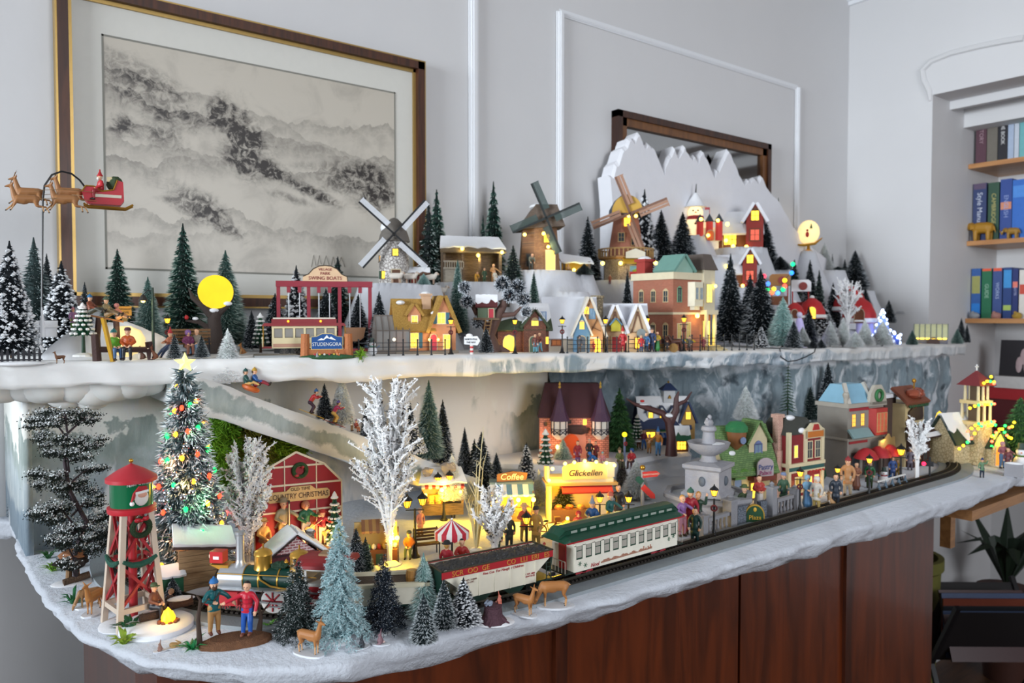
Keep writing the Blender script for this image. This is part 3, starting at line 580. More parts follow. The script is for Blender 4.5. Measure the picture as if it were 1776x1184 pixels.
FT=[(735,1116,1028,42,'spiral',-1,'in front of the slim mint one by the flatcar'),(770,1092,1003,38,'spiral',-1,'beside the coal wagon'),(618,992,915,36,'dark',-1,'behind the big mint conifer'),(634,992,930,24,'deep',-1,'half hidden beside the small dark one behind the train'),(300,1046,1000,28,'dark',-1,'tiny beside the campfire'),(37,897,820,34,'dark',-1,'behind the left end of the painted wall'),(570,945,892,26,'mint',-1,'between barn and brick engine shed')]
for t in FT:tree(*t)
tree(735,1076,957,48,'mint',-1,'slim behind the flatcar front');tree(804,1084,1000,46,'blob',-1,'at the front edge by the coal wagon');tree(1768,822,688,70,'plain',V(on_z(1768,800,LZ)),'at the far right edge by the church')
# branch-built conifers of the front edge
def conifer_mesh(nb,per,dark,tip,core,R=.24,droop=.35,nl=.03,wd=.0035,frost=.5,seed=1,up=0.,bl=.55,trunkw=.02):
 st=np.random.RandomState(seed);A=[];B=[]
 for i in range(nb):
  t=1-st.uniform(.001,1)**.6;an=st.uniform(0,2*PI);r=R*((1-t)*.95+.04)*st.uniform(.86,1.08);z0=.07+.91*t+.02
  k=per if t<.8 else per//2;s=st.uniform(.12,1,k)**.7;x=s*r;z=z0+up*s*r-droop*r*s**1.6+.0
  c,sn=math.cos(an),math.sin(an);base=np.stack([x*c,x*sn,z],1);d=np.stack([np.full(k,c),np.full(k,sn),np.full(k,-droop*.8+up)],1)*bl+st.normal(0,.5,(k,3))
  d/=np.linalg.norm(d,axis=1,keepdims=True);A.append(base);B.append(base+d*nl*st.uniform(.6,1.2,k)[:,None])
 A=np.concatenate(A);B=np.concatenate(B);n=len(A);q,tr=blades(A,B,wd,.6)
 qm=np.zeros(n,int);tm=(NP.uniform(0,1,n)<frost).astype(int);cn=9;cq=[]
 for j in range(cn):
  a0,a1=2*PI*j/cn,2*PI*(j+1)/cn;cq.append([(R*.40*math.cos(a0),R*.40*math.sin(a0),.07),(R*.40*math.cos(a1),R*.40*math.sin(a1),.07),(.003*math.cos(a1),.003*math.sin(a1),.86),(.003*math.cos(a0),.003*math.sin(a0),.86)])
 return arr_mesh('foliage',np.concatenate([q,np.array(cq)]),np.concatenate([qm,np.full(cn,2)]),tr,tm,[mat(dark,.7,var=.2,vs=9),mat(tip,.7),mat(core,.9)])
def conifer(px,by,ty,me,label,basem=None,wide=1.):
 p=L(px,by);top=CP+ray(px,ty)*((p-CP).dot(FWD));h=top.z-p.z
 r=root('conifer',label,'tree',p);link('foliage',me,r,sc=(h*wide,h*wide,h));link('trunk',TRUNK,r,sc=(h*.8,h*.8,h))
 o=link('base',TBASE,r,sc=(h*.9 if h<.13 else h*.8,h*.8,h));return r
conifer(590,1113,894,conifer_mesh(560,30,'a3c3c8','dbe9ec','55747a',.225,.5,.026,.0026,.65,3),'tall pale blue mint conifer on the front edge, largest of the front trees',wide=1.18)
conifer(516,1106,964,conifer_mesh(300,30,'1f2f2d','e8edef','131c1a',.30,.75,.055,.0030,.42,4),'loose needled dark conifer with white tips beside the engine',wide=1.12)
conifer(666,1098,958,conifer_mesh(600,20,'172331','dbe3ea','0c141b',.27,.15,.032,.0030,.26,5),'dense navy conifer with specks of frost beside the two rabbits',wide=1.1)
# flat tiered plastic firs with snow on the tiers
def plastic_fir(px,by,ty,wpx,surf,label,tr=.3):
 p=surf;h=(by-ty)*mpp(p);R=wpx/2*mpp(p);r=root('plastic_fir',label,'tree',p)
 b=MB();sn=MB();nt_=7
 for i in range(nt_):
  t=i/nt_;z=h*(tr+(1-tr)*t);rr=R*(1-t*.86);hh=h*(1-tr)/nt_*1.7;n=9;of=RND.uniform(0,1)
  vs=[(0,0,min(h,z+hh))]
  for j in range(2*n):k=rr*(1 if j%2==0 else.55);a=PI*j/n+of;vs.append((k*math.cos(a),k*math.sin(a),z-(.16*rr if j%2==0 else 0)))
  vs.append((0,0,z+hh*.25));b.add(vs,[(0,1+j,1+(j+1)%(2*n))for j in range(2*n)]+[(2*n+1,1+(j+1)%(2*n),1+j)for j in range(2*n)])
  for j in range(n):
   a=2*PI*j/n+of;k=rr*.82;sn.ball((k*math.cos(a),k*math.sin(a),z-.02*rr+hh*.16),(R*.16,R*.16,R*.11),6)
 sn.lathe([(R*.3,h*.90),(R*.2,h*.97),(.0004,h*1.03)],8)
 P(r,'foliage',b,mat('1d4a33',.5,var=.3));P(r,'snow',sn,WHITE,True);P(r,'trunk',MB().tube([(0,0,0),(0,0,h*.5)],[R*.16,R*.1],7),mat('1f3a2a' if tr>.3 else '4a3728',.7));P(r,'base',MB().lathe([(R*.8,0),(R*.75,.003),(R*.3,.006)],12),WHITE);return r
plastic_fir(145,618,527,44,on_y(145,618,1.42),'green plastic fir with snowy tiers in front of the toboggan hill',.42)
plastic_fir(452,600,527,32,V((U(452,1.5).x,1.5,zU(1))),'green plastic fir with white snow dots left of the red tram')
plastic_fir(946,825,748,36,(lambda p:p)(on_y(946,822,1.36)),'green fir with a white snowy cap by the castle wall',.15)
plastic_fir(1105,760,714,24,on_y(1105,765,1.36),'small snowy fir below the bare branch of the brown tree',.15)
# thin sparse fir
p=on_y(1366,720,1.22);h=96*mpp(p);r=root('sparse_fir','thin sparse green fir against the cliff behind the red house','tree',p);b=MB()
for i in range(16):
 z=h*(.12+.86*i/16);rr=.16*h*(1-i/18)
 for j in range(7):a=j*.9+i*1.3;b.tube([(0,0,z),(rr*math.cos(a),rr*math.sin(a),z-rr*.35)],[.0016,.0006],3)
P(r,'foliage',b,mat('2d4f35',.7));P(r,'trunk',MB().tube([(0,0,0),(0,0,h)],[.002,.0008],5),mat('3a3a2c',.8))
# ------------------------------------------------------------ white glitter branch trees
GLIT=snowmat('fafbfc',.4,900);SPECK=mat('3a3434',.8)
def glitter(px,by,ty,wpx,label,nmain=15,seed=1,lean=0,surf=None,stem=.1,dens=1.):
 p=surf or L(px,by);k=mpp(p);h=(by-ty)*k;W=wpx/2*k;rr=random.Random(seed);b=MB();sp=MB();r=root('glitter_tree',label,'tree',p)
 b.tube([(0,0,0),(0,0,h*stem*1.3)],[.0048,.0042],6)
 def flakes(pts,r0):
  for a,c in zip(pts[:-1],pts[1:]):
   n=int((c-a).length/.0017*dens)+1
   for i in range(n):
    q=a.lerp(c,rr.random());d=V((rr.gauss(0,1),rr.gauss(0,1),rr.gauss(.3,1))).normalized();e=d.orthogonal().normalized()*r0*.9;f=d.cross(e).normalized()*r0*.9;q2=q+d*r0*rr.uniform(1.5,3.6)
    (b if rr.random()>.06 else sp).add([q+e,q-e*.5+f,q-e*.5-f,q2],[(0,1,3),(1,2,3),(2,0,3)])
 for i in range(nmain):
  t=(i+.5)/nmain;a=i*2.4+rr.uniform(-.3,.3);top=rr.uniform(.5,1)if i>3 else rr.uniform(.9,1);spread=W*(1-.75*(top-.5)*2*.8)*rr.uniform(.5,1)
  e=V((spread*math.cos(a),spread*math.sin(a),h*top));s=V((0,0,h*stem*rr.uniform(.6,1.3)));m_=s.lerp(e,.45)+V((0,0,h*.06))-V((e.x,e.y,0))*.12
  pts=[s,s.lerp(m_,.5),m_,m_.lerp(e,.5)+V((rr.gauss(0,1),rr.gauss(0,1),0))*.003,e];b.tube(pts,[.0028,.0025,.0021,.0017,.0010],5);flakes(pts,.0024)
  for j in range(13):
   u=rr.uniform(.25,.98);f=u*4;q=pts[int(f)].lerp(pts[min(4,int(f)+1)],f%1);d=V((rr.gauss(0,.5),rr.gauss(0,.5),1)).normalized()+V((e.x,e.y,0)).normalized()*.5;ln=h*rr.uniform(.04,.11)
   tw=[q,q+d*ln*.5+V((rr.gauss(0,1),rr.gauss(0,1),0))*.002,q+d*ln];b.tube(tw,[.0015,.0012,.0007],4);flakes(tw,.0018)
 P(r,'branches',b,GLIT);P(r,'bark_specks',sp,SPECK);P(r,'base',MB().lathe([(.02,0),(.02,.002),(.008,.006)],12),WHITE);return r
glitter(430,980,758,120,'white glitter branch tree in front of the red barn left side',38,1,dens=1.5)
glitter(676,978,655,128,'tallest white glitter branch tree, in front of the ski run',48,2,stem=.14)
glitter(858,968,838,96,'low white glitter branch tree behind the coal wagon',30,3)
# ------------------------------------------------------------ layered dark snowy tree on the left
p=L(132,1012);r=root('layered_tree','tall twisted dark tree with layered snowy foliage pads at the left end','tree',p);k=mpp(p)
def q_(px,py,dy=0):v=on_y(px,py,p.y+dy);return v-p
tr_=MB();fo=MB();fs_=MB();rr=random.Random(3)
tr_.tube([q_(132,1012),q_(130,960),q_(150,905),q_(120,850),q_(112,800),q_(118,760),q_(112,715)],[.0045,.0040,.0036,.003,.0026,.002,.001],7)
pads=[(112,720,40,12,0),(84,732,24,10,-.02),(150,726,20,8,.02),(95,762,26,12,0),(150,768,24,13,.02),(115,792,28,12,-.02),(160,812,24,8,.02),(88,830,26,16,0),(125,842,30,14,.03),(100,880,30,18,-.02),(160,868,20,9,.01),(130,905,34,20,.02),(172,935,26,26,.04),(118,945,26,16,-.03),(182,900,18,14,.05),(126,975,18,8,-.04)]
for px,py,rx,rz_,dy in pads:
 c=q_(px,py,dy);tr_.tube([q_(118+(py-760)*.06,min(py+26,1000)),c.lerp(q_(122,py+14),.4),c],[.0018,.0014,.0006],4)
 subs=[V((rr.uniform(-1,1)*rx*k,rr.uniform(-.8,.8)*rx*k,rr.uniform(-.9,.8)*rz_*k))for _ in range(7)]
 for _ in range(int(rx*rz_*3.6)+500):
  d0=V((rr.gauss(0,.24)*rx*k,rr.gauss(0,.24)*rx*k,rr.gauss(0,.30)*rz_*k));d=rr.choice(subs)+d0;o=c+d;s=.0015;n=V((rr.gauss(0,1),rr.gauss(0,1),rr.gauss(.6,1))).normalized();e=n.orthogonal().normalized();f=n.cross(e)
  (fs_ if(d0 .z>.05*rz_*k and rr.random()<.55)else fo).add([o+e*s,o+f*s*.7,o-e*s,o-f*s*.7+n*s*.4],[(0,1,2),(0,2,3)])
P(r,'foliage',fo,mat('16211a',.8,var=.4));P(r,'snow_on_foliage',fs_,mat('dfe5e6',.8));P(r,'trunk',tr_,mat('3a3035',.8),True)
# ------------------------------------------------------------ big lit tree
p=V(on_y(326,1000,1.215));p.z=LZ;top=CP+ray(316,612)*((p-CP).dot(FWD));h=(top.z-p.z)*.94;R=74*mpp(p)
r=root('lit_christmas_tree','large snowy tree with coloured lights, silver baubles and a glowing star','tree',p)
ME=conifer_mesh(560,34,'56686c','e3eaec','2a373a',.25,.42,.085,.0050,.72,8,bl=1.1)
link('foliage',ME,r,sc=(R/.24*.92,R/.24*.92,h));link('trunk',TRUNK,r,sc=(h,h,h))
def tp(t,a,k=1.):rad=R*((1-t)*.97+.04)*k;return V((rad*math.cos(a),rad*math.sin(a),h*(.07+.91*t)))
cols=dict(red=mat('ff3a20',.4,emit=5),green=mat('14e85a',.4,emit=4),amber=mat('ff9a1e',.4,emit=6));wire=[]
bme={c:MB().ball((0,0,0),(.0032,.0032,.0044),8).mesh('light_bulb',cols[c],True)for c in cols}
sil=MB().ball((0,0,0),.0078,12).mesh('bauble',mat('c8ccd0',.12,1.,var=.02),True)
for i in range(72):
 t=(i+.5)/72;a=t*2*PI*7.5+.3;q=tp(t*.93,a,1.02);wire.append(q)
 if i%1==0:link('light_bulb',bme[('red','green','amber')[i%3]],r,q+V((math.cos(a),math.sin(a),0))*.004)
P(r,'light_wire',MB().tube(wire,.0006,4),mat('2c4a2e',.5))
for i in range(70):t=RND.uniform(.02,.9)**1.25;a=RND.uniform(0,6.28);link('bauble',sil,r,tp(t,a,1.0),sc=.7+.3*(1-t))
b=MB();st=[((.016 if j%2==0 else.007)*math.sin(PI*j/5),(.016 if j%2==0 else.007)*math.cos(PI*j/5))for j in range(10)]
b.add([(x,0,z)for x,z in st]+[(0,-.005,0),(0,.005,0)],[(j,(j+1)%10,10)for j in range(10)]+[((j+1)%10,j,11)for j in range(10)]);P(r,'star',b,mat('fff07a',.4,emit=1.6),loc=(0,0,h*1.02),rz=YAW+.3)
for t,a,c in((.2,4.2,(1,.5,.2)),(.35,4.9,(.3,1,.4)),(.55,3.9,(1,.4,.2)),(.7,4.6,(.3,1,.4)),(.1,5.1,(.4,1,.3)),(.45,4.4,(1,.6,.2))):glow(tp(t,a,1.25),.045,c,.004,r)
# ------------------------------------------------------------ figurines and animals: capsules fused into one continuous skin
PROTO={};_pend=[];HEM=dict(stand=.45,walk=.45,hiker_a=.44,hiker_b=.445,coat=.33,wave=.40,reach=.45,reachl=.45,play=.45,arms=.41)
def caps_proto(name,caps,vox,smooth=5):
 b=MB()
 for p0,p1,r0,r1,mi in caps:
  p0,p1=V(p0),V(p1);d=p1-p0
  if d.length<1e-5:b.ball(p0,r0,14);continue
  z=d.normalized();x=z.orthogonal().normalized();y=z.cross(x);n=10;rings=[]
  for s in(-1,-.7,0):rings.append((p0+z*r0*s,r0*math.sqrt(max(0,1-s*s))+1e-4))
  for s in(0,.7,1):rings.append((p1+z*r1*s,r1*math.sqrt(max(0,1-s*s))+1e-4))
  vs=[c+(x*math.cos(2*PI*j/n)+y*math.sin(2*PI*j/n))*r for c,r in rings for j in range(n)]
  b.add(vs,[(i*n+j,i*n+(j+1)%n,(i+1)*n+(j+1)%n,(i+1)*n+j)for i in range(5)for j in range(n)]+[tuple(range(n-1,-1,-1)),tuple(5*n+j for j in range(n))])
 o=link('tmp',b.mesh('tmp',[]));m=o.modifiers.new('r','REMESH');m.mode='VOXEL';m.voxel_size=vox;m.use_smooth_shade=True
 if smooth:q=o.modifiers.new('s','SMOOTH');q.factor=.5;q.iterations=smooth
 _pend.append((name,o,caps))
def flush_protos(slots=5):
 dg=bpy.context.evaluated_depsgraph_get()
 for name,o,caps in _pend:
  me=bpy.data.meshes.new_from_object(o.evaluated_get(dg));me.name=name;n=len(me.polygons);c=np.empty(n*3);me.polygons.foreach_get('center',c);c=c.reshape(-1,3);best=np.full(n,1e9);mi=np.zeros(n,np.int32)
  for p0,p1,r0,r1,k in caps:
   a=np.array(p0);d=np.array(p1)-a;l2=d.dot(d)+1e-9;t=np.clip((c-a)@d/l2,0,1);dist=np.linalg.norm(c-a-t[:,None]*d,axis=1)-(r0+(r1-r0)*t);w_=dist<best;best[w_]=dist[w_];mi[w_]=k
  z_=HEM.get(name);mi=np.where((mi==1)&(c[:,2]<z_)&(np.abs(c[:,0])<.125),2,mi).astype(np.int32)if z_ else mi
  me.materials.clear()
  for i in range(max(k for*_,k in caps)+1):me.materials.append(None)
  me.polygons.foreach_set('material_index',mi);me.polygons.foreach_set('use_smooth',[True]*n);me.update();PROTO[name]=me
 for _,o,_c in _pend:m=o.data;bpy.data.objects.remove(o);bpy.data.meshes.remove(m)
 _pend.clear()
def human(hip=(0,0,.50),neck=(0,0,.82),head=(0,-.012,.10),LA=((-.165,.0,.64),(-.15,-.05,.50)),RA=((.165,.0,.64),(.15,-.05,.50)),LL=((-.065,-.01,.27),(-.07,.01,.045)),RL=((.065,-.01,.27),(.07,.01,.045)),toe=(0,-.085,-.012),coat=0,skirt=0,fingers=False):
 H,N=V(hip),V(neck);c=[];up=(N-H).normalized();sh=.105;X=V((1,0,0))
 c+=[(H-X*.035,H+X*.035,.082,.082,2),(H+up*.08,H+up*.09,.090,.090,1),(H+up*.09,N-up*.10,.086,.098,1),(N-up*.055-X*(sh-.03),N-up*.055+X*(sh-.03),.062,.062,1),(N-up*.02,N+up*.03,.040,.036,0)]
 hc=N+V(head);c+=[(hc+V((0,-.006,-.022)),hc+V((0,-.006,-.022)),.064,.064,0),(hc+V((0,0,.012)),hc+V((0,.004,.022)),.072,.070,0),(hc+V((0,-.070,-.006)),hc+V((0,-.078,-.018)),.010,.014,0),(hc+V((0,.014,.040)),hc+V((0,.034,.0)),.066,.062,4),(hc+V((-.068,0,-.005)),hc+V((.068,0,-.005)),.014,.014,0)]
 for sgn,(e,w_)in((-1,LA),(1,RA)):
  s=N-up*.06+X*sgn*sh;e,w_=V(e),V(w_);c+=[(s,e,.047,.040,1),(e,w_,.040,.033,1)];d=(w_-e).normalized();h=w_+d*.045;c+=[(w_,h,.027,.030,0)]
  pd=d.cross(V((0,-1,.2))).normalized()*sgn if abs(d.y)<.9 else X
  th=d.orthogonal().normalized();sp=d.cross(th)
  for k in range(4):
   o=th*(.013*(k-1.5)*1.15);l=(.040,.050,.046,.034)[k];a=h+o+d*.012;m_=a+d*l*.6+sp*.004;c+=[(a,m_,.0095,.009,0),(m_,m_+d*l*.35+sp*.014,.009,.0075,0)]
  c+=[(w_+d*.018+th*.022,w_+d*.045+th*.042+sp*.008,.011,.009,0)]
 for sgn,(k,a)in((-1,LL),(1,RL)):
  s=H+X*sgn*.05;k,a=V(k),V(a);c+=[(s,k,.066,.052,2),(k,a,.052,.037,2),(a,a+V(toe)*.5+V((0,.015,0)),.038,.036,3),(a+V((0,.02,-.012)),a+V(toe),.034,.032,3)]
 if coat:c+=[(H+up*.06,H+V((0,0,-.02)),.094,.096,1),(H+V((-.034,0,-.03-.11*coat)),H+V((.034,0,-.03-.11*coat)),.080+.012*coat,.080+.012*coat,1)]
 if skirt:c+=[(H+V((0,0,.04)),H+V((0,0,-.33*skirt)),.095,.15,2)]
 return c
vx=.017
POSES=dict(stand=human(),coat=human(coat=1),skirt=human(skirt=1,LA=((-.16,-.02,.65),(-.06,-.13,.60)),RA=((.16,-.02,.65),(.06,-.13,.60))),arms=human(LA=((-.17,-.04,.66),(-.07,-.19,.63)),RA=((.17,-.04,.66),(.07,-.19,.63)),coat=.4),walk=human(LL=((-.06,-.10,.29),(-.06,-.09,.045)),RL=((.06,.02,.28),(.06,.16,.07)),LA=((-.16,.06,.65),(-.15,.05,.52)),RA=((.16,-.07,.66),(.14,-.17,.56))),wave=human(RA=((.20,-.02,.75),(.24,-.05,.93)),coat=.5),reach=human(RA=((.20,-.06,.70),(.31,-.13,.60)),LA=((-.17,-.03,.65),(-.10,-.14,.60))),reachl=human(LA=((-.20,-.06,.70),(-.33,-.12,.62)),LL=((-.06,-.07,.28),(-.07,-.04,.045))),sit=human(hip=(0,0,.30),neck=(0,-.02,.62),LA=((-.16,-.03,.46),(-.07,-.17,.38)),RA=((.16,-.03,.46),(.07,-.17,.38)),LL=((-.07,-.24,.30),(-.08,-.24,.05)),RL=((.07,-.24,.30),(.08,-.24,.05))),lean=human(hip=(0,.05,.38),neck=(0,.12,.68),LL=((-.06,-.15,.26),(-.07,-.33,.05)),RL=((.06,-.13,.24),(.07,-.27,.05)),LA=((-.17,.02,.52),(-.08,-.12,.50)),RA=((.17,.02,.52),(.08,-.12,.50))),sled=human(hip=(0,0,.11),neck=(0,.04,.43),LA=((-.16,-.05,.27),(-.10,-.20,.22)),RA=((.16,-.05,.27),(.10,-.20,.22)),LL=((-.09,-.22,.20),(-.09,-.42,.10)),RL=((.09,-.22,.20),(.09,-.42,.10)),toe=(0,-.03,.06)),ski=human(hip=(0,.05,.42),neck=(0,-.14,.70),head=(0,-.05,.09),LA=((-.19,-.17,.58),(-.16,-.30,.62)),RA=((.19,-.17,.58),(.16,-.30,.62)),LL=((-.09,-.10,.25),(-.10,.02,.045)),RL=((.09,-.10,.25),(.10,.02,.045))),play=human(LA=((-.18,-.03,.66),(-.05,-.15,.58)),RA=((.19,-.05,.68),(.22,-.20,.70)),LL=((-.065,-.03,.27),(-.07,-.02,.045))),bend=human(hip=(0,.06,.48),neck=(0,-.20,.66),head=(0,-.07,.07),LA=((-.14,-.22,.50),(-.10,-.30,.40)),RA=((.14,-.22,.50),(.10,-.30,.40))))
for k_,c_ in POSES.items():caps_proto(k_,c_,vx)
caps_proto('hiker_a',human(RA=((.21,-.03,.69),(.30,-.10,.58)),LA=((-.19,-.04,.66),(-.06,-.13,.63)),coat=.35),.0095,6)
caps_proto('hiker_b',human(LA=((-.22,-.05,.71),(-.36,-.10,.65)),RA=((.18,.0,.64),(.17,-.06,.49)),LL=((-.065,-.02,.27),(-.08,-.02,.045)),RL=((.07,-.07,.29),(.06,-.03,.07)),coat=.2),.0095,6)
# animals, unit = body length, facing -X, feet at z = 0
def deer(graze=False,run=0,up=0,ear=1.):
 c=[((-.28,0,.62),(.30,0,.64),.165,.155,0),((-.30,0,.60),(-.05,0,.56),.16,.15,0)]
 hd=V((-.62,0,.14))if graze else V((-.47,0,1.10));nk=V((-.36,0,.68));c+=[(nk,nk.lerp(hd,.55),.115,.080,0),(nk.lerp(hd,.55),hd,.080,.068,0)]
 sn=hd+(V((-.05,0,-.15))if graze else V((-.17,0,-.05)));c+=[(hd,sn,.068,.036,0),(sn,sn+(sn-hd)*.12,.034,.03,2)]
 for s in(-1,1):c+=[(hd+V((.03,.05*s,.03)),hd+V((.08,.19*s,.13 if not graze else.09))*1,.036,.014,0)]
 for x,hind in((-.30,0),(.30,1)):
  for s in(-1,1):
   o=run*(.28 if s>0 else.16)*(1 if hind else-1);y=.075*s;kx=x+o*.6
   if hind:c+=[((x,y,.58),(x-.03+o*.4,y,.38),.095,.05,0),((x-.03+o*.4,y,.38),(x+.06+o,y,.26+.12*abs(run)),.045,.034,0),((x+.06+o,y,.26+.12*abs(run)),(x+.03+o*1.5,y,.03+.14*abs(run)),.032,.026,1)]
   else:c+=[((x,y,.56),(kx,y,.30+.05*abs(run)),.07,.038,0),((kx,y,.30+.05*abs(run)),(x+o*1.2,y,.03+.16*abs(run)),.036,.026,1)]
   c+=[((x+(.03+o*1.5 if hind else o*1.2),y,.03+(.15*abs(run))),(x-.03+(.03+o*1.5 if hind else o*1.2),y,.025+(.15*abs(run))),.03,.03,2)]
 c+=[((.40,0,.70),(.50,0,.66),.045,.02,1)]
 return c
caps_proto('deer_stand',deer(),.022,4);caps_proto('deer_graze',deer(True),.022,4)
rd=deer(run=1.)+[q for s in(-1,1)for q in(((-.50,.05*s,1.16),(-.42,.12*s,1.34),.022,.016,3),((-.45,.10*s,1.28),(-.54,.15*s,1.38),.016,.012,3),((-.42,.12*s,1.34),(-.36,.16*s,1.42),.016,.011,3))]
caps_proto('reindeer_run',rd,.022,4)
caps_proto('rabbit_up',[((0,0,.22),(-.02,0,.46),.20,.13,0),((-.03,0,.60),(-.12,0,.58),.115,.07,0),((.0,.05,.66),(.05,.07,.98),.045,.03,0),((.0,-.05,.66),(.05,-.07,.98),.045,.03,0),((-.12,.1,.40),(-.19,.08,.24),.045,.035,0),((-.12,-.1,.40),(-.19,-.08,.24),.045,.035,0),((.02,.13,.10),(-.2,.14,.05),.09,.05,0),((.02,-.13,.10),(-.2,-.14,.05),.09,.05,0),((.2,0,.14),(.24,0,.16),.07,.07,1)],.025,4)
caps_proto('rabbit_down',[((-.18,0,.22),(.16,0,.24),.17,.21,0),((-.36,0,.34),(-.46,0,.30),.125,.08,0),((-.30,.05,.44),(-.12,.07,.56),.04,.03,0),((-.30,-.05,.44),(-.12,-.07,.56),.04,.03,0),((.14,.13,.10),(-.08,.14,.05),.09,.05,0),((.14,-.13,.10),(-.08,-.14,.05),.09,.05,0),((-.28,.08,.12),(-.38,.08,.05),.05,.045,0),((-.28,-.08,.12),(-.38,-.08,.05),.05,.045,0)],.025,4)
caps_proto('sheep',[((-.26,0,.50),(.28,0,.50),.20,.21,0),((-.40,0,.62),(-.44,0,.74),.12,.105,0),((-.48,0,.74),(-.60,0,.66),.075,.05,1),((-.44,.10,.76),(-.44,.18,.72),.03,.02,1),((-.44,-.10,.76),(-.44,-.18,.72),.03,.02,1)]+[((x,y,.40),(x,y,.03),.05,.038,1)for x in(-.24,.26)for y in(-.1,.1)],.028,3)
caps_proto('dog_sit',[((.12,0,.20),(-.08,0,.50),.19,.13,0),((-.10,0,.52),(-.14,0,.70),.10,.09,0),((-.15,0,.78),(-.18,0,.80),.115,.10,0),((-.22,0,.76),(-.36,0,.72),.065,.045,1),((-.12,.08,.88),(-.08,.10,1.0),.04,.02,0),((-.12,-.08,.88),(-.08,-.10,1.0),.04,.02,0),((-.13,.07,.42),(-.17,.07,.04),.055,.04,1),((-.13,-.07,.42),(-.17,-.07,.04),.055,.04,1),((.10,.14,.12),(-.10,.15,.04),.09,.045,0),((.10,-.14,.12),(-.10,-.15,.04),.09,.045,0),((.28,0,.10),(.48,.1,.20),.05,.03,1)],.025,4)
caps_proto('elephant',[((-.20,0,.56),(.22,0,.54),.25,.25,0),((-.46,0,.66),(-.50,0,.64),.17,.16,0),((-.62,0,.58),(-.70,0,.36),.075,.055,0),((-.70,0,.36),(-.78,0,.50),.05,.04,0),((-.78,0,.50),(-.84,0,.66),.04,.03,0),((-.40,.15,.66),(-.38,.22,.52),.08,.06,0),((-.40,-.15,.66),(-.38,-.22,.52),.08,.06,0),((.46,0,.56),(.50,0,.30),.03,.02,0)]+[((x,y,.40),(x,y,.05),.10,.085,0)for x in(-.24,.26)for y in(-.13,.13)]+[((-.60,.07,.54),(-.74,.09,.52),.025,.012,1),((-.60,-.07,.54),(-.74,-.09,.52),.025,.012,1)],.025,3)
caps_proto('horse',[((-.28,0,.66),(.30,0,.68),.15,.15,0),((-.34,0,.72),(-.52,0,1.02),.12,.08,0),((-.52,0,1.04),(-.74,0,.90),.075,.05,0),((-.50,.04,1.08),(-.48,.05,1.17),.025,.012,0),((-.50,-.04,1.08),(-.48,-.05,1.17),.025,.012,0),((-.30,0,.90),(-.46,0,1.10),.05,.04,1),((.42,0,.74),(.54,0,.40),.05,.03,1)]+[((x,y,.56),(x+.02,y,.30),.075,.045,0)for x in(-.28,.30)for y in(-.08,.08)]+[((x+.02,y,.30),(x,y,.03),.042,.04,1)for x in(-.28,.30)for y in(-.08,.08)],.024,3)
flush_protos()
SKIN=mat('d8a888',.55);HAIR=dict(brown='4b2f1d',black='191516',grey='8f8a86',blond='b98d4a',red='8a3a1c',white='d8d4cf')
HATS={}
def hat_mesh(kd):
 if kd in HATS:return HATS[kd]
 b=MB()
 if kd=='beanie':b.lathe([(.079,-.004),(.083,.010),(.080,.022),(.074,.03),(.062,.062),(.03,.086),(.004,.092)],14);b.ball((0,0,.098),.022,8)
 elif kd=='brim':b.lathe([(.125,.02),(.128,.026),(.078,.032),(.074,.08),(.05,.098),(.004,.10)],16)
 elif kd=='cap':b.lathe([(.078,.0),(.080,.04),(.055,.078),(.004,.086)],14);b.prism([(-.05,-.07),(.05,-.07),(.035,-.135),(-.035,-.135)],.008,.018,'xy')
 elif kd=='tophat':b.lathe([(.115,.03),(.117,.036),(.070,.04),(.074,.15),(.004,.152)],16)
 elif kd=='hood':b.lathe([(.050,-.075),(.086,-.05),(.092,0),(.086,.05),(.05,.088),(.004,.098)],14,c=(0,.018,0))
 elif kd=='cone':b.lathe([(.086,-.004),(.086,.02),(.07,.03),(.04,.10),(.012,.17),(.004,.175)],14);b.ball((0,0,.18),.024,8)
 HATS[kd]=b.mesh('hat',[None],'all');return HATS[kd]
EYES=MB().ball((-.028,-.066,0),.0085,6).ball((.028,-.066,0),.0085,6).mesh('eyes',mat('1a1512',.3),True)
SCARF=MB().lathe([(.050,-.02),(.062,-.012),(.064,.006),(.052,.016)],12).box(-.02,.015,-.105,-.085,-.17,0).mesh('scarf',[None],'all')
BEARD=MB().ball((0,-.052,-.052),(.048,.034,.052),10).mesh('beard',[None],True)
HEADOFF={}
for k_,c_ in POSES.items():HEADOFF[k_]=None
def headpos(pose):
 hip,nk,hd=dict(sit=((0,-.02,.62),(0,-.012,.10)),lean=((0,.12,.68),(0,-.012,.10)),sled=((0,.04,.43),(0,-.012,.10)),ski=((0,-.14,.70),(0,-.05,.09)),bend=((0,-.20,.66),(0,-.07,.07))).get(pose,((0,0,.82),(0,-.012,.10)))+(0,)if False else(None,)+dict(sit=((0,-.02,.62),(0,-.012,.10)),lean=((0,.12,.68),(0,-.012,.10)),sled=((0,.04,.43),(0,-.012,.10)),ski=((0,-.14,.70),(0,-.05,.09)),bend=((0,-.20,.66),(0,-.07,.07))).get(pose,((0,0,.82),(0,-.012,.10)))
 return V(nk)+V(hd),V(nk)
TOPZ=dict(sit=.80,lean=.86,sled=.62,ski=.88,bend=.82)
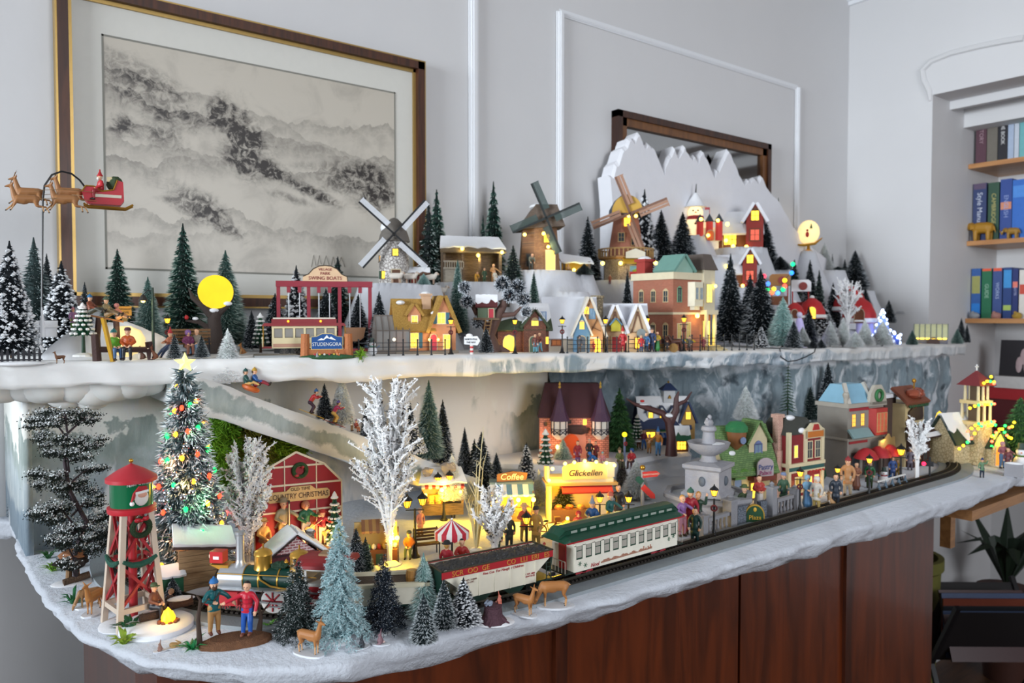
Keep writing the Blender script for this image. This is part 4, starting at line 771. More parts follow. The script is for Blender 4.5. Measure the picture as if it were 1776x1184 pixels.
def figurine(p,h,pose,rz,coat,legs,label,hat=None,hatc=None,hair='brown',boots='2a1f1a',scarf=None,group=None,tilt=None):
 """h = metres for the pose's own top"""
 H=h/TOPZ.get(pose,1.0);o=link('figurine',PROTO[pose],None,p,rz,H);tag(o,label,'figurine',group)
 for i,m in enumerate((SKIN,mat(coat,.42),mat(legs,.45),mat(boots,.4),mat(HAIR[hair],.6))):
  if i<len(o.material_slots):o.material_slots[i].link='OBJECT';o.material_slots[i].material=m
 hp,nk=headpos(pose if pose in POSES else 'stand')
 def kid(me,name,pos,m):
  c=link(name,me,o,pos)
  if m:c.material_slots[0].link='OBJECT';c.material_slots[0].material=m
 kid(EYES,'eyes',hp,None)
 if hat:kid(hat_mesh(hat),'hat',hp+V((0,.006,.028 if hat!='hood' else.004)),mat(hatc,.6))
 if 'beard' in label:kid(BEARD,'beard',hp,mat(HAIR[hair],.7))
 if scarf:kid(SCARF,'scarf',nk,mat(scarf,.6))
 return o
FC='cam'
def fig(px,by,ty,pose,turn,coat,legs,label,hat=None,hatc=None,surf=None,**k):
 p=surf if isinstance(surf,V)else(V((U(px,surf).x,surf,hU(U(px,surf).x,surf)+.001))if surf else L(px,by));h=(by-ty)*mpp(p)
 return figurine(p,h*.97,pose,face_cam(p)+turn,coat,legs,label,hat,hatc,**k)
def animal(proto,p,size,rz,cols,name,label,cat,group=None,base=True):
 o=link(name,PROTO[proto],None,p,rz,size);tag(o,label,cat,group)
 for i,c in enumerate(cols):
  if i<len(o.material_slots):o.material_slots[i].link='OBJECT';o.material_slots[i].material=mat(c,.5)
 if base:
  b=MB();n=18;b.add([(.62*(1+.12*fbm(i,size*9))*math.cos(2*PI*i/n)*1.0,.30*(1+.15*fbm(i,3))*math.sin(2*PI*i/n),z)for z in(-.03,.035)for i in range(n)],[(i,(i+1)%n,n+(i+1)%n,n+i)for i in range(n)]+[tuple(range(n-1,-1,-1)),tuple(range(n,2*n))]);P(o,'snow_base',b,SNOW,True)
 return o
 # ------------------------------------------------------------ miniature building kit (front at y = 0, back at +y)
SHEET=snowmat('eef0f4',.2,80)
def sheet(b,e0,e1,r1,r0,t,wav=0,n=10,m=4,seed=0,mi=None):
 """slab between an eave line e0-e1 and a ridge line r0-r1; wavy eave makes snow"""
 e0,e1,r0,r1=V(e0),V(e1),V(r0),V(r1);nr=(e1-e0).cross(r0-e0).normalized();nr=nr if nr.z>0 else-nr;vs=[]
 for s in(1,0):
  for j in range(m+1):
   for i in range(n+1):
    u=i/n;v0=wav*(.5+.9*fbm(u*3.1,seed,2))if wav else 0;v=v0+(1-v0)*j/m;p=e0 .lerp(e1,u).lerp(r0 .lerp(r1,u),v);vs.append(p+nr*(t*(s if not wav else s*(.55+.45*abs(fbm(u*4,v*4,seed))))))
 k=n+1;N_=(m+1)*k;fs=[(j*k+i,j*k+i+1,(j+1)*k+i+1,(j+1)*k+i)for j in range(m)for i in range(n)];fs+=[tuple(N_+x for x in f[::-1])for f in fs]
 ring=[i for i in range(k)]+[j*k+n for j in range(1,m+1)]+[m*k+i for i in range(n-1,-1,-1)]+[j*k for j in range(m-1,0,-1)]
 fs+=[(ring[i],N_+ring[i],N_+ring[(i+1)%len(ring)],ring[(i+1)%len(ring)])for i in range(len(ring))]
 return b.add(vs,fs,mi)
def gable(r,w,d,h,rise,ax,wm,rm,over=.006,t=.004,x0=0,y0=0,z0=0,snow=0.,seed=0,sm=SHEET,wall='wall',roof='roof',curve=0):
 if ax=='y':P(r,wall,MB().prism([(x0-w/2,z0),(x0+w/2,z0),(x0+w/2,z0+h),(x0,z0+h+rise),(x0-w/2,z0+h)],y0,y0+d,'xz'),wm)
 else:P(r,wall,MB().prism([(y0,z0),(y0+d,z0),(y0+d,z0+h),(y0+d/2,z0+h+rise),(y0,z0+h)],x0-w/2,x0+w/2,'yz'),wm)
 half=(w if ax=='y' else d)/2;sl=rise/half;zr=z0+h+rise+.0005;ze=z0+h-over*sl+.0005
 for s in(-1,1):
  if ax=='y':e0,e1,r1,r0=(x0+s*(half+over),y0-over,ze),(x0+s*(half+over),y0+d+over,ze),(x0,y0+d+over,zr),(x0,y0-over,zr)
  else:e0,e1,r1,r0=(x0-w/2-over,y0+d/2+s*(half+over),ze),(x0+w/2+over,y0+d/2+s*(half+over),ze),(x0+w/2+over,y0+d/2,zr),(x0-w/2-over,y0+d/2,zr)
  q=P(r,roof,sheet(MB(),e0,e1,r1,r0,t,n=1,m=1),rm)
  if snow>0:
   z=V((0,0,t*.8));e0,e1,r0,r1=[V(v)+z for v in(e0,e1,r0,r1)]
   P(q,'roof_snow',sheet(MB(),e0,e1,r1,r0,t*1.1,1-snow,seed=seed+s),sm,True)
 return zr
_WM={}
def win_meshes(w,h,fr,nx,ny,arch):
 k=(round(w,4),round(h,4),fr,nx,ny,arch)
 if k not in _WM:
  t=min(w,h)*.13;b=MB();b.box(-w/2-t,-w/2,-.0016,.001,-t,h+t).box(w/2,w/2+t,-.0016,.001,-t,h+t).box(-w/2,w/2,-.0016,.001,h,h+t).box(-w/2-t*1.4,w/2+t*1.4,-.0024,.001,-t,0)
  if arch:b.prism([(-w/2-t,h),(-w*.35,h+w*.38),(0,h+w*.52),(w*.35,h+w*.38),(w/2+t,h)],-.0016,.001)
  for i in range(1,nx):b.box(-w/2+w*i/nx-t*.22,-w/2+w*i/nx+t*.22,-.0013,0,0,h)
  for j in range(1,ny):b.box(-w/2,w/2,-.0013,0,h*j/ny-t*.22,h*j/ny+t*.22)
  pb=MB().box(-w/2,w/2,-.0007,.0012,0,h)
  _WM[k]=(b.mesh('window',mat(fr,.5)),pb.mesh('pane',[None]))
 return _WM[k]
DIM=mat('3a4248',.15,var=.1);DIMB=mat('7d97ad',.2)
def win(r,face,u,z,w,h,fr='d8cfb8',lit=LIT,nx=2,ny=2,off=0.,arch=False,shut=None):
 """face F (front, y = off), L (x = off, looks -x), R (x = off, looks +x)"""
 a,c=win_meshes(w,h,fr,nx,ny,arch);loc,rz={'F':((u,off,z),0),'L':((off,u,z),-PI/2),'R':((off,u,z),PI/2)}[face]
 o=link('window',a,r,loc,rz);q=link('pane',c,o);q.material_slots[0].link='OBJECT';q.material_slots[0].material=lit
 if shut:
  for s in(-1,1):P(o,'shutter',MB().box(-w*.24,w*.24,-.0018,.0008,-.001,h+.001),mat(shut,.5),loc=(s*w*.85,0,0))
 return o
def door(r,face,u,z,w,h,col,off=0.,lit=None,arch=False,fr=None):
 b=MB()
 pts=[(-w/2,0),(w/2,0),(w/2,h)]+([(w*.35,h+w*.33),(0,h+w*.46),(-w*.35,h+w*.33)]if arch else[])+[(-w/2,h)]
 b.prism(pts,-.0012,.001);loc,rz={'F':((u,off,z),0),'L':((off,u,z),-PI/2),'R':((off,u,z),PI/2)}[face]
 o=P(r,'door',b,lit or mat(col,.5),loc=loc,rz=rz)
 P(o,'door_frame',MB().box(-w/2-.002,-w/2,-.002,.001,0,h).box(w/2,w/2+.002,-.002,.001,0,h).box(-w/2-.002,w/2+.002,-.002,.001,h,h+.002)if not arch else MB().tube([(-w/2,-.0008,0),(-w/2,-.0008,h),(-w*.35,-.0008,h+w*.33),(0,-.0008,h+w*.46),(w*.35,-.0008,h+w*.33),(w/2,-.0008,h),(w/2,-.0008,0)],.0013,5),mat(fr or 'b9ab90',.6))
 return o
def chimney(r,x,y,z0,z1,w,m,snow=True):
 o=P(r,'chimney',MB().box(x-w/2,x+w/2,y-w/2,y+w/2,z0,z1).box(x-w*.65,x+w*.65,y-w*.65,y+w*.65,z1-w*.25,z1),m)
 if snow:P(o,'chimney_snow',MB().ball((x,y,z1),(w*.6,w*.6,w*.28),8),SHEET,True)
def awning(r,u,z,w,dep,drop,cols,n=6,off=0.,name='awning'):
 b=MB();
 for i in range(n):
  x0,x1=u-w/2+w*i/n,u-w/2+w*(i+1)/n
  b.add([(x0,off,z),(x1,off,z),(x1,off-dep,z-drop),(x0,off-dep,z-drop),(x1,off-dep,z-drop-.003),((x0+x1)/2,off-dep,z-drop-.0045),(x0,off-dep,z-drop-.003),(x0,off,z-.001),(x1,off,z-.001)],[(0,1,2,3),(3,2,4,5,6)],i%len(cols))
 P(r,name,b,[mat(c,.7)for c in cols])
def bld(name,label,px,by,Y,wpx,hpx,turn=0.,cat='model house',z=None,rz=None):
 if z is not None:p=L(px,by,z)if Y is None else V(on_y(px,by,Y))
 elif Y is None:p=L(px,by)
 elif Y is True:p=None
 else:p=U(px,Y);p.z=hU(p.x,p.y)
 if isinstance(z,float)and Y is not None:p.z=z
 k=mpp(p);r=root(name,label,cat,p,face_cam(p)*turn if rz is None else rz);return r,wpx*k,hpx*k
def sails(r,c,ln,w,ang,cloth,spar,tiltx=0,n=4,lat=5):
 """windmill sails as real arms on a hub, at rest"""
 hub=P(r,'sail_hub',MB().lathe([(.004,-.006),(.005,0),(.002,.006)],8),mat('2a2522',.5),loc=c);hub.rotation_euler=(PI/2,0,0)
 for i in range(n):
  a=ang+i*2*PI/n;M=Matrix.Translation(V(c)-V((0,.005,0)))@Matrix.Rotation(-a,4,'Y');b=MB();b.M=M;b.bar((0,0,0),(0,0,ln),w*.28,.002);s=P(r,'sail',b,mat(spar,.5))
  b=MB();b.M=M
  for j in range(lat):x=w*(.16+.8*j/lat);b.box(x,x+w*.8/lat*.8,-.0006,.0006,ln*.22,ln)
  b.box(w*.1,w,.0004,.0012,ln*.22,ln*.235).box(w*.1,w,.0004,.0012,ln*.98,ln);P(s,'sail_slats',b,mat(cloth,.5))
  # --- stone windmill
r,w,h=bld('windmill','round white stone windmill with black and white sails and red shed',684,494,None,62,98,z=None)if False else(None,0,0)
def mill_root(name,label,key,turn=.6):p=SITE[key];return root(name,label,'windmill',V((p.x,p.y,hU(p.x,p.y)+.001)),face_cam(p)*turn),mpp(p)
r,k=mill_root('windmill','round whitewashed stone windmill with black and white sails on the left','mill1',1.)
RR=26*k;Hh=78*k
P(r,'tower',MB().lathe([(RR*1.05,0),(RR*1.0,Hh*.4),(RR*.86,Hh),(RR*.4,Hh*1.02)],20),stone('b9b4b0','d9d6d2','77706c',150),True)
P(r,'cap',MB().lathe([(RR*1.05,Hh*.94),(RR*.95,Hh*1.08),(RR*.7,Hh*1.3),(RR*.25,Hh*1.45),(.0005,Hh*1.48)],16),mat('6d6862',.8,bump=.5),True)
P(r,'cap_snow',MB().ball((-RR*.35,0,Hh*1.25),(RR*.55,RR*.6,RR*.5),10),SHEET,True)
win(r,'F',2*k,Hh*.62,9*k,11*k,'5c4a36',off=-RR*.93);win(r,'F',-17*k,Hh*.12,8*k,12*k,'5c4a36',off=-RR*.80,shut='2f4a38');door(r,'F',3*k,0,14*k,24*k,'5a3a2a',-RR*1.04);win(r,'L',0,Hh*.5,8*k,10*k,'5c4a36',off=-RR*.98)
sails(r,(0,-RR*1.12,Hh*1.08),78*k,11*k,math.radians(48),'c9ccd2','1a1b1e')
gable(r,34*k,20*k,18*k,8*k,'x',mat('6b2420',.7),wood('4a3226','6e4d3a',200,.8,'X'),x0=40*k,y0=-10*k,snow=.55,wall='shed_wall',roof='shed_roof');door(r,'F',33*k,0,8*k,15*k,'a62a26',-10*k-.0005);win(r,'F',50*k,5*k,11*k,9*k,'e3ddd5',DIM,off=-10*k)
# --- stable (nativity)
r,k=mill_root('nativity_stable','open wooden stable with snowy roof and warm lamps between the windmills','nativity',.7);r['category']='stable'
WD=wood('4a3a2c','7a6550',60,.8,'X');WDL=wood('8b857a','aaa396',60,.8,'X')
P(r,'back_wall',MB().box(-52*k,52*k,26*k,28*k,0,62*k).box(-52*k,-50*k,0,28*k,0,58*k).box(50*k,52*k,0,28*k,0,56*k),WD);P(r,'floor_boards',MB().box(-52*k,52*k,-4*k,28*k,0,2*k),WD)
for x in(-50,-18,12,48):P(r,'post',MB().bar((x*k,0,0),(x*k,0,56*k),4*k,4*k),WD)
q=P(r,'roof',sheet(MB(),(-58*k,-8*k,52*k),(58*k,-8*k,52*k),(52*k,30*k,78*k),(-52*k,30*k,78*k),3*k),wood('5a4a38','8a775c',90,.9,'Z'));P(q,'roof_snow',sheet(MB(),(-59*k,-9*k,56*k),(59*k,-9*k,56*k),(52*k,30*k,82*k),(-52*k,30*k,82*k),4*k,.35,14,5,5),SHEET,True)
P(r,'loft_floor',MB().box(-52*k,-18*k,-6*k,26*k,24*k,27*k),WDL);b=MB()
for i in range(9):b.box(-50*k+i*4*k,-48.4*k+i*4*k,-6*k,-5*k,27*k,37*k)
P(r,'railing',b.box(-52*k,-18*k,-6.4*k,-4.6*k,36*k,38.5*k),WDL)
P(r,'lower_boards',MB().box(-52*k,-18*k,-2*k,-1*k,0,24*k),WDL)
for x,z in((-20,59),(8,48),(50,54)):o=P(r,'lamp_bulb',MB().ball((x*k,-9*k,z*k),3.2*k,10),BULB,True);
glow((8*k,-4*k,42*k),.05,(1,.75,.25),.004,r);glow((-22*k,-14*k,56*k),.02,(1,.8,.3),.004,r);glow((48*k,-14*k,50*k),.03,(1,.9,.4),.004,r)
# --- brick windmill with dark sails
r,k=mill_root('windmill','rough brick windmill with dark slatted sails and a glowing doorway','mill2',.8)
P(r,'tower',MB().lathe([(38*k,0),(35*k,30*k),(31*k,78*k)],8,a0=PI/8),brick('8a6248','a57c58','6b5646',.006,.003));P(r,'cap',MB().prism([(-40*k,70*k),(40*k,76*k),(26*k,112*k),(-10*k,112*k)],-34*k,34*k),wood('4d4038','75675b',140,.8,'X'));P(r,'cap_snow',MB().ball((6*k,-4*k,111*k),(24*k,30*k,7*k),12),SHEET,True)
door(r,'F',14*k,0,15*k,34*k,'ffcf60',-37*k,lit=mat('ffd257',.5,emit=2));win(r,'F',8*k,48*k,9*k,14*k,'5a4632',off=-34*k);win(r,'F',-20*k,8*k,12*k,20*k,'4a3626',DIM,off=-32*k)
for x,z in((-30,60),(2,62),(10,40)):P(r,'lamp_bulb',MB().ball((x*k,-40*k,z*k),3*k,10),BULB,True)
sails(r,(6*k,-40*k,88*k),62*k,13*k,math.radians(24),'3d4f4d','1d2526');glow((12*k,-50*k,40*k),.05,(1,.75,.3),.004,r);glow((-24*k,-50*k,46*k),.03,(1,.7,.3),.004,r)
# --- broken snowy shelter
r,k=mill_root('crib_shelter','low broken shelter with jagged snow roof glowing yellow inside','crib',.7);r['category']='shelter'
[P(r,'post',MB().bar((x*k,0,0),(x*k,0,24*k),4*k,4*k),WD)for x in(-22,22)];P(r,'back_wall',MB().box(-24*k,24*k,12*k,14*k,0,24*k),mat('b08a3a',.8));P(r,'roof_snow',sheet(MB(),(-28*k,-6*k,20*k),(30*k,-6*k,17*k),(28*k,16*k,30*k),(-34*k,16*k,38*k),4*k,.3,12,4,9),SHEET,True);P(r,'lamp_bulb',MB().ball((-6*k,-6*k,9*k),3*k,10),BULB,True);glow((0,-8*k,10*k),.02,(1,.9,.3),.004,r)
# --- brown windmill
r,k=mill_root('windmill','brown wooden windmill on a galleried base with a yellow dome front','mill3',.9);BR=wood('9a5f4a','b5785f',120,.7,'Z')
P(r,'base',MB().lathe([(40*k,0),(40*k,36*k)],8,a0=PI/8),stone('9a8d7e','b9ad9c','6d6258',200));P(r,'gallery',MB().lathe([(40*k,36*k),(50*k,38*k),(50*k,41*k),(36*k,41*k)],8,a0=PI/8),mat('8a6a48',.7));b=MB()
for i in range(40):
 a=2*PI*i/40;b.bar((47*k*math.cos(a),47*k*math.sin(a),41*k),(47*k*math.cos(a),47*k*math.sin(a),53*k),1.8*k,1.8*k)
P(r,'railing',b.tube([(47.5*k*math.cos(a),47.5*k*math.sin(a),54*k)for a in np.linspace(0,2*PI,25)],1.4*k,5),mat('a98a5c',.7))
P(r,'tower',MB().lathe([(33*k,41*k),(22*k,110*k),(22*k,114*k)],8,a0=PI/8),BR);P(r,'cap',MB().lathe([(30*k,112*k),(29*k,122*k),(20*k,138*k),(8*k,148*k),(.0005,150*k)],18),mat('4f5560',.7,bump=.4),True)
P(r,'dome_front',MB().prism([(26*k*math.cos(a),114*k+30*k*math.sin(a))for a in np.linspace(0,PI,14)],-31*k,-27*k),mat('caa24a',.6));win(r,'F',0,92*k,10*k,14*k,'a98a5c',off=-25*k);win(r,'F',-10*k,66*k,9*k,14*k,'a98a5c',DIM,off=-30*k);win(r,'F',12*k,60*k,9*k,12*k,'a98a5c',DIM,off=-30*k)
P(r,'gable_sign',MB().prism([(-16*k,36*k),(16*k,36*k),(16*k,46*k),(0,52*k),(-16*k,46*k)],-52*k,-50*k),mat('d9d2bd',.6),loc=(12*k,0,0));P(r,'awning',sheet(MB(),(-8*k,-60*k,26*k),(34*k,-60*k,26*k),(34*k,-40*k,36*k),(-8*k,-40*k,36*k),2*k),mat('c79a2c',.6));door(r,'F',12*k,0,16*k,24*k,'6fa0b0',-38*k)
for x in(-42,-12,46):o=P(r,'lamp_bulb',MB().ball((x*k,-46*k,28*k),3.4*k,10),BULB,True)
for x in(2,14):P(r,'lamp_bulb',MB().ball((x*k,-34*k,108*k),3*k,10),BULB,True)
sails(r,(4*k,-34*k,112*k),66*k,14*k,math.radians(22),'a9826c','7d5a48',lat=2);glow((-14*k,-54*k,26*k),.03,(1,.72,.25),.004,r);glow((34*k,-54*k,26*k),.02,(1,.72,.25),.004,r)
# --- upper street
def lamp_in(r,x,y,z,e=.02,c=(1,.66,.22)):glow((x,y,z),e,c,.004,r)
r,w,h=bld('glasshouse','small grey framed glasshouse left of the thatched cottage',682,598,1.36,58,40,.6);k=w/58
P(r,'base_wall',MB().box(-w/2,w/2,0,w*.7,0,6*k),mat('7d736b',.8));b=MB();
for x in np.linspace(-w/2,w/2,6):
 for y in(0,w*.7):b.bar((x,y,6*k),(x,y,40*k),1.6*k,1.6*k);b.bar((x,y,40*k),(x,w*.35,66*k),1.6*k,1.6*k)
for y in(0,w*.7):b.bar((-w/2,y,40*k),(w/2,y,40*k),2*k,2*k)
P(r,'frame',b.bar((-w/2,w*.35,66*k),(w/2,w*.35,66*k),2*k,2*k),mat('6b625c',.6));P(r,'glazing',MB().box(-w/2,w/2,.5*k,w*.7-.5*k,6*k,40*k).prism([(.5*k,40*k),(w*.7-.5*k,40*k),(w*.35,65*k)],-w/2,w/2,'yz'),mat('a9a6a2',.2,var=.05,alpha=.55));P(r,'lamp_bulb',MB().ball((4*k,w*.2,24*k),3*k,10),mat('fff3d0',.4,emit=4),True)
THATCH=wood('8a6a2e','b08a44',90,.9,'Y',0,6);ORG=mat('c98a63',.7,bump=.3)
r,w,h=bld('thatched_cottage','orange cottage with golden thatched roof and blue shutters',742,598,1.34,104,100,.6);k=w/104
zr=gable(r,62*k,46*k,46*k,46*k,'x',ORG,THATCH,5*k,6*k,x0=-22*k,y0=8*k,seed=1);gable(r,44*k,56*k,46*k,52*k,'y',ORG,THATCH,5*k,6*k,x0=28*k,y0=0,seed=2,wall='wing_wall',roof='wing_roof')
win(r,'F',-22*k,10*k,13*k,25*k,'e0d2b5',off=8*k,ny=3,shut='2f6378');gable(r,22*k,20*k,22*k,16*k,'y',ORG,THATCH,3*k,4*k,x0=-22*k,y0=6*k,z0=46*k,wall='dormer',roof='dormer_roof');win(r,'F',-22*k,52*k,10*k,13*k,'e0d2b5',off=6*k)
win(r,'F',24*k,52*k,13*k,18*k,'e0d2b5',shut='2f6378');win(r,'F',34*k,8*k,12*k,24*k,'e0d2b5',ny=3);door(r,'F',10*k,0,13*k,28*k,'b03048',arch=True);chimney(r,2*k,24*k,60*k,104*k,15*k,mat('c2a184',.7));P(r,'roof_snow',MB().ball((16*k,4*k,70*k),(10*k,3*k,4*k),8).ball((-44*k,18*k,88*k),(8*k,8*k,4*k),8),SHEET,True);P(r,'wall_base',MB().box(-56*k,54*k,-4*k,0,0,5*k),mat('8d8478',.8));lamp_in(r,4*k,-14*k,30*k,.02)
for u in(2,18):P(r,'wall_lantern',MB().ball((u*k,-3*k,24*k),2.2*k,8),BULB,True)
# tree house
p=U(862,1.33);k=mpp(p);r=root('tree_house','gnarled brown tree carrying a little red house and snowy leaf balls','tree house',p,face_cam(p));BK=mat('5d4640',.8,bump=.5,bs_=300)
P(r,'trunk',MB().tube([(-4*k,0,0),(-14*k,0,30*k),(-4*k,0,55*k),(10*k,0,80*k),(24*k,0,108*k)],[15*k,11*k,10*k,7*k,4*k],9).tube([(-12*k,0,34*k),(-30*k,0,60*k),(-52*k,2*k,100*k)],[8*k,6*k,3*k],7).tube([(4*k,0,64*k),(30*k,-2*k,66*k),(44*k,0,80*k)],[5*k,4*k,2*k],7).tube([(-8*k,0,8*k),(-30*k,-6*k,2*k)],[8*k,2*k],6).tube([(0,0,8*k),(22*k,-8*k,2*k)],[8*k,2*k],6),BK,True)
for x,y,z,q in((-56,0,112,13),(-52,-4,88,14),(-34,-4,52,13),(10,0,118,17),(36,2,112,17),(22,-6,98,15),(46,0,92,15),(50,-4,70,11)):
 c=V((x*k,y*k,z*k));n=520;d=NP.normal(size=(n,3));d/=np.linalg.norm(d,axis=1,keepdims=True);qq,tr=blades(np.array(c)+d*q*k*.4,np.array(c)+d*q*k*NP.uniform(.85,1.08,n)[:,None],.0009,.55);link('leaf_ball',arr_mesh('leaf_ball',qq,np.zeros(n,int),tr,(NP.uniform(0,1,n)<.72).astype(int),[mat('26333f',.8),mat('dfe6ee',.8)]),r)
P(r,'platform',MB().box(-40*k,4*k,-14*k,14*k,56*k,60*k),WD);gable(r,30*k,22*k,22*k,14*k,'x',mat('5e6f5a',.7),mat('5a2a2c',.7),4*k,3*k,x0=-18*k,y0=-11*k,z0=60*k,snow=.3,wall='hut_wall',roof='hut_roof');door(r,'F',-10*k,60*k,8*k,15*k,'b83a48',-11*k-.0004);b=MB()
for i in range(7):b.bar((-36*k+i*1,0,0),(-36*k,0,0),1e-5,1e-5)if False else None
for s in(-5,5):b.bar(((-24+s)*k,-16*k,0),((-14+s)*k,-14*k,58*k),1.6*k,1.6*k)
for i in range(9):b.bar(((-28+i)*k,-16*k,(5+i*6)*k),((-18+i)*k,-16*k,(5+i*6)*k),1.4*k,1.4*k)
P(r,'ladder',b,mat('8a6a42',.7))
GRF=mat('3f4a36',.8,bump=.5);BRK=brick('6d3f30','86513d','4a3328',.006,.003)
r,w,h=bld('brick_cottage','dark brick cottage with mossy green roof and big arched lit window',908,599,1.32,92,86,.6);k=w/92
gable(r,w,44*k,44*k,36*k,'x',BRK,GRF,5*k,4*k,snow=.25,seed=4);gable(r,40*k,14*k,46*k,26*k,'y',BRK,GRF,4*k,4*k,x0=18*k,y0=-8*k,seed=5,snow=.3,wall='wing_wall',roof='wing_roof');door(r,'F',-26*k,2*k,22*k,18*k,'ffb030',0,lit=LIT,arch=True);win(r,'F',18*k,46*k,12*k,8*k,'8d7a58',off=-8*k,arch=True,ny=1);door(r,'F',14*k,0,12*k,22*k,'3d5a44',-8*k-.0004,arch=True);win(r,'F',42*k,14*k,6*k,12*k,'8d7a58');win(r,'F',32*k,56*k,11*k,13*k,'6b86b0',DIMB,off=-8*k);chimney(r,-28*k,22*k,70*k,90*k,14*k,mat('6d645c',.8));lamp_in(r,-26*k,-12*k,16*k,.02)
TUD=mat('cfc3b0',.7);SNR=snowmat('dfe2ea',.2,70);TIM=mat('6b4c3a',.7)
r,w,h=bld('snow_cottage','cottage under a broad plain snow roof with blue gable windows',1000,600,1.28,100,96,.8);k=w/100
gable(r,86*k,40*k,38*k,56*k,'x',TUD,SNR,6*k,5*k,x0=-10*k,y0=10*k);gable(r,48*k,20*k,36*k,58*k,'y',mat('b98f68',.7),mat('cdc8bd',.7),5*k,4*k,x0=22*k,y0=0,wall='gable_wall',roof='gable_roof');gable(r,28*k,10*k,34*k,32*k,'y',mat('5f87a5',.7),mat('d5cfc2',.7),3*k,3*k,x0=8*k,y0=-7*k,wall='porch_wall',roof='porch_roof')
win(r,'F',8*k,40*k,7*k,12*k,'cdbb9a',off=-7*k,arch=True);door(r,'F',8*k,0,14*k,22*k,'54606b',-7.4*k,arch=True);door(r,'F',36*k,0,13*k,18*k,'ffae30',-.4*k,lit=LIT,arch=True);win(r,'F',17*k,66*k,8*k,12*k,'cdbb9a');win(r,'F',27*k,58*k,9*k,16*k,'5f87a5',DIMB);win(r,'F',-34*k,12*k,14*k,16*k,'9a5a3a',mat('b06a3a',.5,emit=.3),off=10*k,arch=True);lamp_in(r,30*k,-14*k,22*k,.02)
for x0,x1,z0,z1 in((26,36,36,58),(42,26,36,44),(14,22,60,84)):P(r,'timber',MB().bar((x0*k,-.6*k,z0*k),(x1*k,-.6*k,z1*k),2.4*k,1*k),TIM)
r,w,h=bld('timber_shop','half-timbered house with snow roof, stone chimney and yellow birdhouse',1082,600,1.24,84,92,.8);k=w/84
gable(r,80*k,34*k,38*k,44*k,'x',mat('8a6a5a',.7),SNR,5*k,5*k,y0=12*k);gable(r,34*k,16*k,40*k,40*k,'y',mat('b79a7a',.7),SNR,4*k,5*k,x0=-16*k,y0=-2*k,wall='gable_wall',roof='gable_roof');gable(r,38*k,16*k,34*k,46*k,'y',mat('c7b295',.7),SNR,4*k,5*k,x0=24*k,y0=2*k,wall='gable_wall',roof='gable_roof');P(r,'chimney',MB().lathe([(11*k,0),(10*k,92*k),(12*k,94*k),(12*k,98*k)],8,c=(-44*k,18*k,0)),stone('8a7a60','b0a080','5d5344',160));win(r,'F',26*k,6*k,12*k,18*k,'6b4c3a',off=2*k,nx=3,ny=3);door(r,'F',-14*k,0,14*k,26*k,'9a3034',-2.4*k);win(r,'F',-2*k,24*k,5*k,14*k,'6b4c3a',off=11*k)
for x0,x1,z0,z1 in((14,24,34,70),(34,24,34,70),(-24,-16,40,70),(-8,-16,40,70),(8,40,34,34)):P(r,'timber',MB().bar((x0*k,1*k if x0>5 else-3*k,z0*k),(x1*k,1*k if x0>5 else-3*k,z1*k),2.4*k,1*k),TIM)
gable(r,16*k,8*k,12*k,9*k,'y',mat('b9b03a',.6),mat('5f87a5',.6),2*k,2*k,x0=-16*k,y0=-14*k,z0=36*k,wall='birdhouse',roof='birdhouse_roof');P(r,'round_sign',MB().lathe([(8*k,-.001),(8*k,.001)],16),mat('7d8a8f',.5),loc=(30*k,0,32*k)).rotation_euler=(PI/2,0,0);lamp_in(r,20*k,-12*k,20*k,.02)
# corner house
r,w,h=bld('corner_house','large red brick corner house with mint gable, bay window and mansard tower',1200,597,1.245,76,140,rz=0.);k=w/76
BR3=brick('a8604a','b56c54','96705c',.007,.003);CRM=mat('d8cdb0',.6);MNT=mat('8fb3a5',.6)
P(r,'wall',MB().box(-50*k,50*k,0,92*k,0,122*k),BR3);P(r,'cornice',MB().box(-53*k,53*k,-3*k,95*k,122*k,134*k),CRM);P(r,'string_course',MB().box(-51*k,51*k,-1*k,93*k,62*k,66*k),CRM);gable(r,46*k,40*k,4*k,24*k,'y',MNT,mat('6f9a90',.6),4*k,4*k,x0=-26*k,y0=-3*k,z0=134*k,wall='mint_gable',roof='mint_roof')
for y in(16,44,72):win(r,'L',y*k,84*k,9*k,18*k,'c7b28a',DIM,off=-50*k,arch=True);win(r,'L',y*k,26*k,9*k,18*k,'c7b28a',DIM,off=-50*k,arch=True)
P(r,'bay',MB().prism([(-12*k,0),(-8*k,-12*k),(14*k,-12*k),(18*k,0)],76*k,118*k,'xy').prism([(-6*k,0),(-4*k,-8*k),(10*k,-8*k),(12*k,0)],70*k,76*k,'xy'),mat('ded8c0',.6))
for u in(-3,9):win(r,'F',u*k,88*k,7*k,20*k,'d8cdb0',DIMB,off=-12*k)
win(r,'F',-34*k,84*k,9*k,22*k,'6f9a7a',DIM,arch=True);win(r,'F',-34*k,22*k,9*k,24*k,'d8cdb0',mat('9a8a4a',.4,emit=.5));win(r,'F',-10*k,22*k,9*k,26*k,'d8cdb0',mat('9a8a4a',.4,emit=.5));awning(r,-20*k,20*k,40*k,8*k,4*k,('3f8a5a','3a6ab0','c9b03a'),6)
P(r,'porch',MB().box(22*k,54*k,-14*k,0,62*k,70*k).box(24*k,29*k,-12*k,-7*k,8*k,62*k).box(47*k,52*k,-12*k,-7*k,8*k,62*k),CRM);door(r,'F',37*k,8*k,16*k,42*k,'ffc040',-.001,lit=LITY)
for i in range(4):P(r,'step',MB().box(20*k,56*k,-(18+i*5)*k,0,(6-i*2)*k,(8-i*2)*k),mat('c9bb90',.7))
